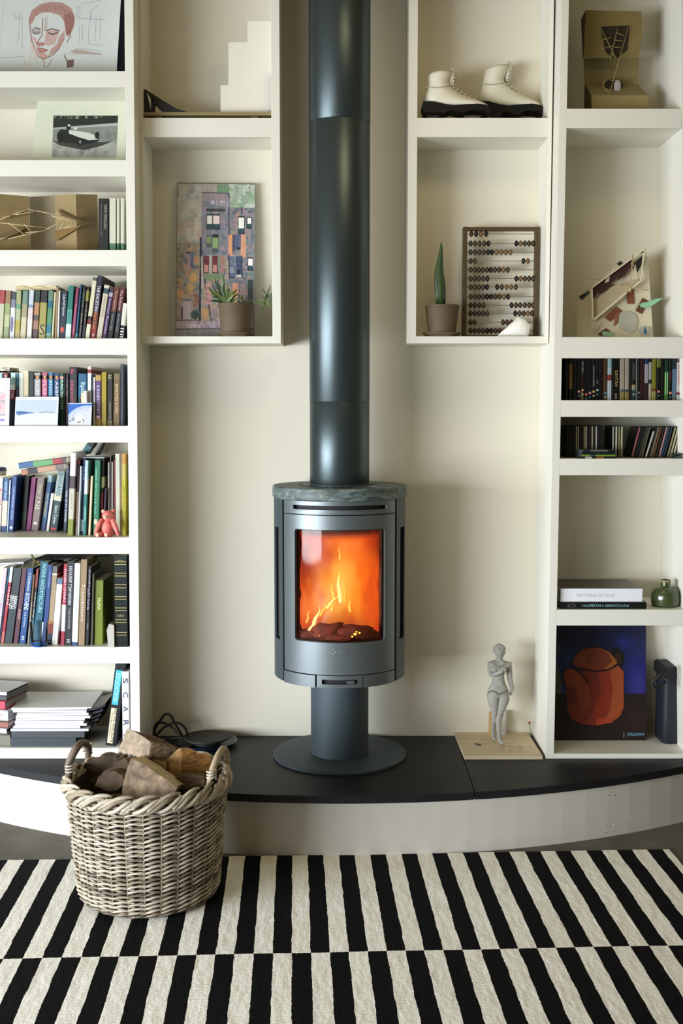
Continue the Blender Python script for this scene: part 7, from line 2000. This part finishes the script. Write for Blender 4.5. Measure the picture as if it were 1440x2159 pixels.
# braided border
NB = 22
for s in range(4):
    pts = []
    for i in range(NB * 10):
        th = 2 * math.pi * i / (NB * 10)
        a = th * NB / 2 + s * math.pi / 2
        pts.append(bp(th, brad(ZR) + .004 + .011 * math.cos(a), ZR - .020 + .015 * math.sin(a) + .002 * math.sin(th * 9 + s)))
    bm = bmesh.new(); tube_bm(bm, pts, .0062, 7, closed=True)
    bobj('border_rod', bm, WIL[(0, 2, 1, 2)[s]], basket, smooth=True)
for k in range(NB):
    th = 2 * math.pi * (k + .3) / NB; pts = []
    for i in range(9):
        t = i / 8; a = th + (t - .5) * .42
        pts.append(bp(a, brad(ZR) + .016 - .024 * t, ZR - .030 + .036 * math.sin(t * math.pi * .62)))
    bm = bmesh.new(); tube_bm(bm, pts, [.0045, .006, .0068, .007, .007, .0068, .006, .005, .0035], 7)
    bobj('border_rod', bm, WIL[(2, 0, 2, 1)[k % 4]], basket, smooth=True)
# handles: bent peeled rods lashed at both ends
def bhandle(pts_px, Ys, w, col):
    P3 = [P(x, y, Y) for (x, y), Y in zip(pts_px, Ys)]; out = []; n = len(P3)
    for i in range(n - 1):
        p0 = P3[max(i - 1, 0)]; p1 = P3[i]; p2 = P3[i + 1]; p3 = P3[min(i + 2, n - 1)]
        for j in range(5):
            t = j / 5
            out.append(.5 * ((2 * p1) + (p2 - p0) * t + (2 * p0 - 5 * p1 + 4 * p2 - p3) * t * t + (3 * p1 - p0 - 3 * p2 + p3) * t ** 3))
    out.append(P3[-1]); N = len(out)
    bm = bmesh.new(); tube_bm(bm, out, [w * (.8 + .35 * math.sin(math.pi * i / (N - 1))) for i in range(N)], 10)
    return bobj('handle', bm, col, basket, smooth=True)
HN = mat('6c5c4e', .6, var=.3, scale=14, bump=.2)
h1 = bhandle([(148, 1640), (143, 1618), (150, 1598), (162, 1576), (174, 1566), (184, 1572), (186, 1590), (184, 1606)], [-.74, -.74, -.735, -.715, -.66, -.60, -.565, -.55], .0105, HN)
h2 = bhandle([(440, 1660), (444, 1636), (452, 1612), (462, 1590), (471, 1579), (477, 1588), (479, 1606), (478, 1622)], [-.80, -.80, -.78, -.74, -.68, -.62, -.59, -.57], .0095, mat('a8977c', .6, var=.3, scale=14, bump=.2))
for cx_, cy_, Y in ((148, 1622, -.745), (446, 1634, -.80), (184, 1580, -.57)):
    p = P(cx_, cy_, Y)
    tube('binding', [p + Vector((.0135 * math.cos(a * .7), .0135 * math.sin(a * .7), .002 * a * .5 - .012)) for a in range(30)], .003, WIL[2], basket, 5)

# ================================================================== FIREWOOD
def log(label, end, vec, m_end, m_side, seed, cat='firewood', taper=.92):
    """split log: end face (3D points) pushed along vec; the faces are broken up a little"""
    vec = Vector(vec); c0 = sum(end, Vector()) / len(end)
    r = thing('firewood_log', label, cat, c0, group='split logs in the wicker basket')
    # densify the end polygon
    dens = []
    for i in range(len(end)):
        a, b_ = end[i], end[(i + 1) % len(end)]
        k = max(2, int((b_ - a).length / .012))
        dens += [a + (b_ - a) * j / k for j in range(k)]
    n = len(dens); M = 10; bm = bmesh.new(); rings = []
    ax = vec.normalized()
    for j in range(M + 1):
        t = j / M; ring = []
        for i, p in enumerate(dens):
            q = c0 + (p - c0) * (1 - (1 - taper) * t) + vec * t
            amp = .0055 if 0 < j < M else .0035
            d = (q - c0 - vec * t).normalized()
            q = q + d * amp * (mnoise.noise(Vector((i * .35, t * 2.5, seed))) * 1.6) + ax * .002 * mnoise.noise(Vector((i * .8, j, seed + 3)))
            ring.append(bm.verts.new(q))
        rings.append(ring)
    for a, b_ in zip(rings, rings[1:]):
        for i in range(n): bm.faces.new([a[i], a[(i + 1) % n], b_[(i + 1) % n], b_[i]])
    caps = []
    for ring, fl in ((rings[0], 1), (rings[-1], 0)):
        cc = sum((v.co for v in ring), Vector()) / n + ax * (.0015 if fl else -.0015)
        cv_ = bm.verts.new(cc)
        for i in range(n):
            caps.append(bm.faces.new([ring[i], ring[(i + 1) % n], cv_]))
    for f in caps: f.material_index = 1
    o = bobj('timber', bm, [m_side, m_end], r)
    autosmooth(o, 28)
    return r
E1 = mat('ac9a84', .85, var=.25, scale=70, bump=.7); S1 = mat('6a563e', .85, var=.6, scale=30, bump=1.0, stretch=(1, 4, 4))
S2 = mat('8e6430', .8, var=.6, scale=28, bump=1.0, stretch=(.6, 4, 4)); S3 = mat('7c6648', .85, var=.6, scale=30, bump=1.0, stretch=(3, 1, 1)); E3 = mat('c8b89c', .85, var=.1, scale=40, bump=.3)
BARK = mat('4c3c2c', .9, var=.4, scale=28, bump=.9)
def z11(x, y): return (120 + x / 3.789, 1510 + y / 3.789)
def ep(pts, Y): return [P(*z11(x, y), Y) for x, y in pts]
def epY(pts): return [P(*z11(x, y), Y) for x, y, Y in pts]
# top log
log('topmost grey-brown split log with a pale end face, lying across the pile', ep([(490, 262), (525, 185), (560, 95), (640, 130), (748, 205), (735, 335), (640, 322), (530, 300)], -.74), (.11, .05, -.052), E1, S1, 1)
# orange log toward the right handle
log('orange-brown split log lying towards the handle near the stove', ep([(868, 350), (925, 300), (985, 250), (1000, 330), (990, 490), (930, 480), (880, 420)], -.72), (.088, .03, -.03), mat('b8905a', .85, var=.35, scale=50, bump=.9), S2, 2)
# front wedge
log('wedge-shaped split log leaning in front, pale bark edge facing the window', ep([(522, 640), (532, 520), (560, 420), (592, 335), (680, 380), (760, 425), (860, 500), (960, 575), (900, 660), (700, 680)], -.845), (.012, .10, -.02), mat('84705a', .85, var=.6, scale=34, bump=1.0), E3, 3)
log('dark bark-covered round log deep on the window side of the basket', ep([(300, 560), (330, 480), (400, 450), (470, 440), (520, 470), (540, 540), (480, 590), (380, 600)], -.80), (.02, .18, -.015), BARK, BARK, 4)
log('mauve-grey knotty log between the wedge and the dark round log', ep([(440, 440), (470, 370), (540, 330), (580, 400), (545, 470), (480, 480)], -.76), (.03, .14, -.04), BARK, mat('6e5a4a', .9, var=.4, scale=24, bump=.8), 5)
log('small pale splinter log showing under the topmost log', ep([(700, 345), (800, 345), (875, 360), (870, 420), (800, 430), (710, 390)], -.735), (.02, .12, -.02), mat('c0a070', .85, var=.25, scale=30, bump=.5), S1, 6)
log('brown log lying under the orange one by the handle', ep([(880, 500), (1000, 470), (1170, 480), (1190, 560), (1000, 590), (890, 580)], -.76), (.0, .16, -.02), S1, S1, 7)
log('broad plank-like piece of bark against the inner wall of the basket', ep([(150, 440), (300, 330), (480, 300), (480, 420), (330, 480), (180, 530)], -.62), (.0, .02, -.06), BARK, mat('8a7858', .9, var=.15, scale=14, bump=.4), 8)
# lower pieces that carry the visible ones
for k, (kk, ln, lb) in enumerate(((-1, .21, 'lower split log beneath the wedge-shaped one'), (0, .26, 'lower split log beneath the topmost one'), (1, .21, 'lower split log at the back of the basket'))):
    an = .3; dx, dy, dz = -.295 * .112 * kk, .955 * .112 * kk, .235
    c = Vector((BCX + dx, BCY + dy, dz)); d = Vector((math.cos(an), math.sin(an), 0)); u = Vector((-d.y, d.x, 0))
    st_ = c - d * ln / 2
    log(lb, [st_ + u * .05 - Vector((0, 0, .035)), st_ - u * .05 - Vector((0, 0, .03)), st_ - u * .035 + Vector((0, 0, .03)), st_ + u * .03 + Vector((0, 0, .035))], d * ln, E1, S3, 20 + k)
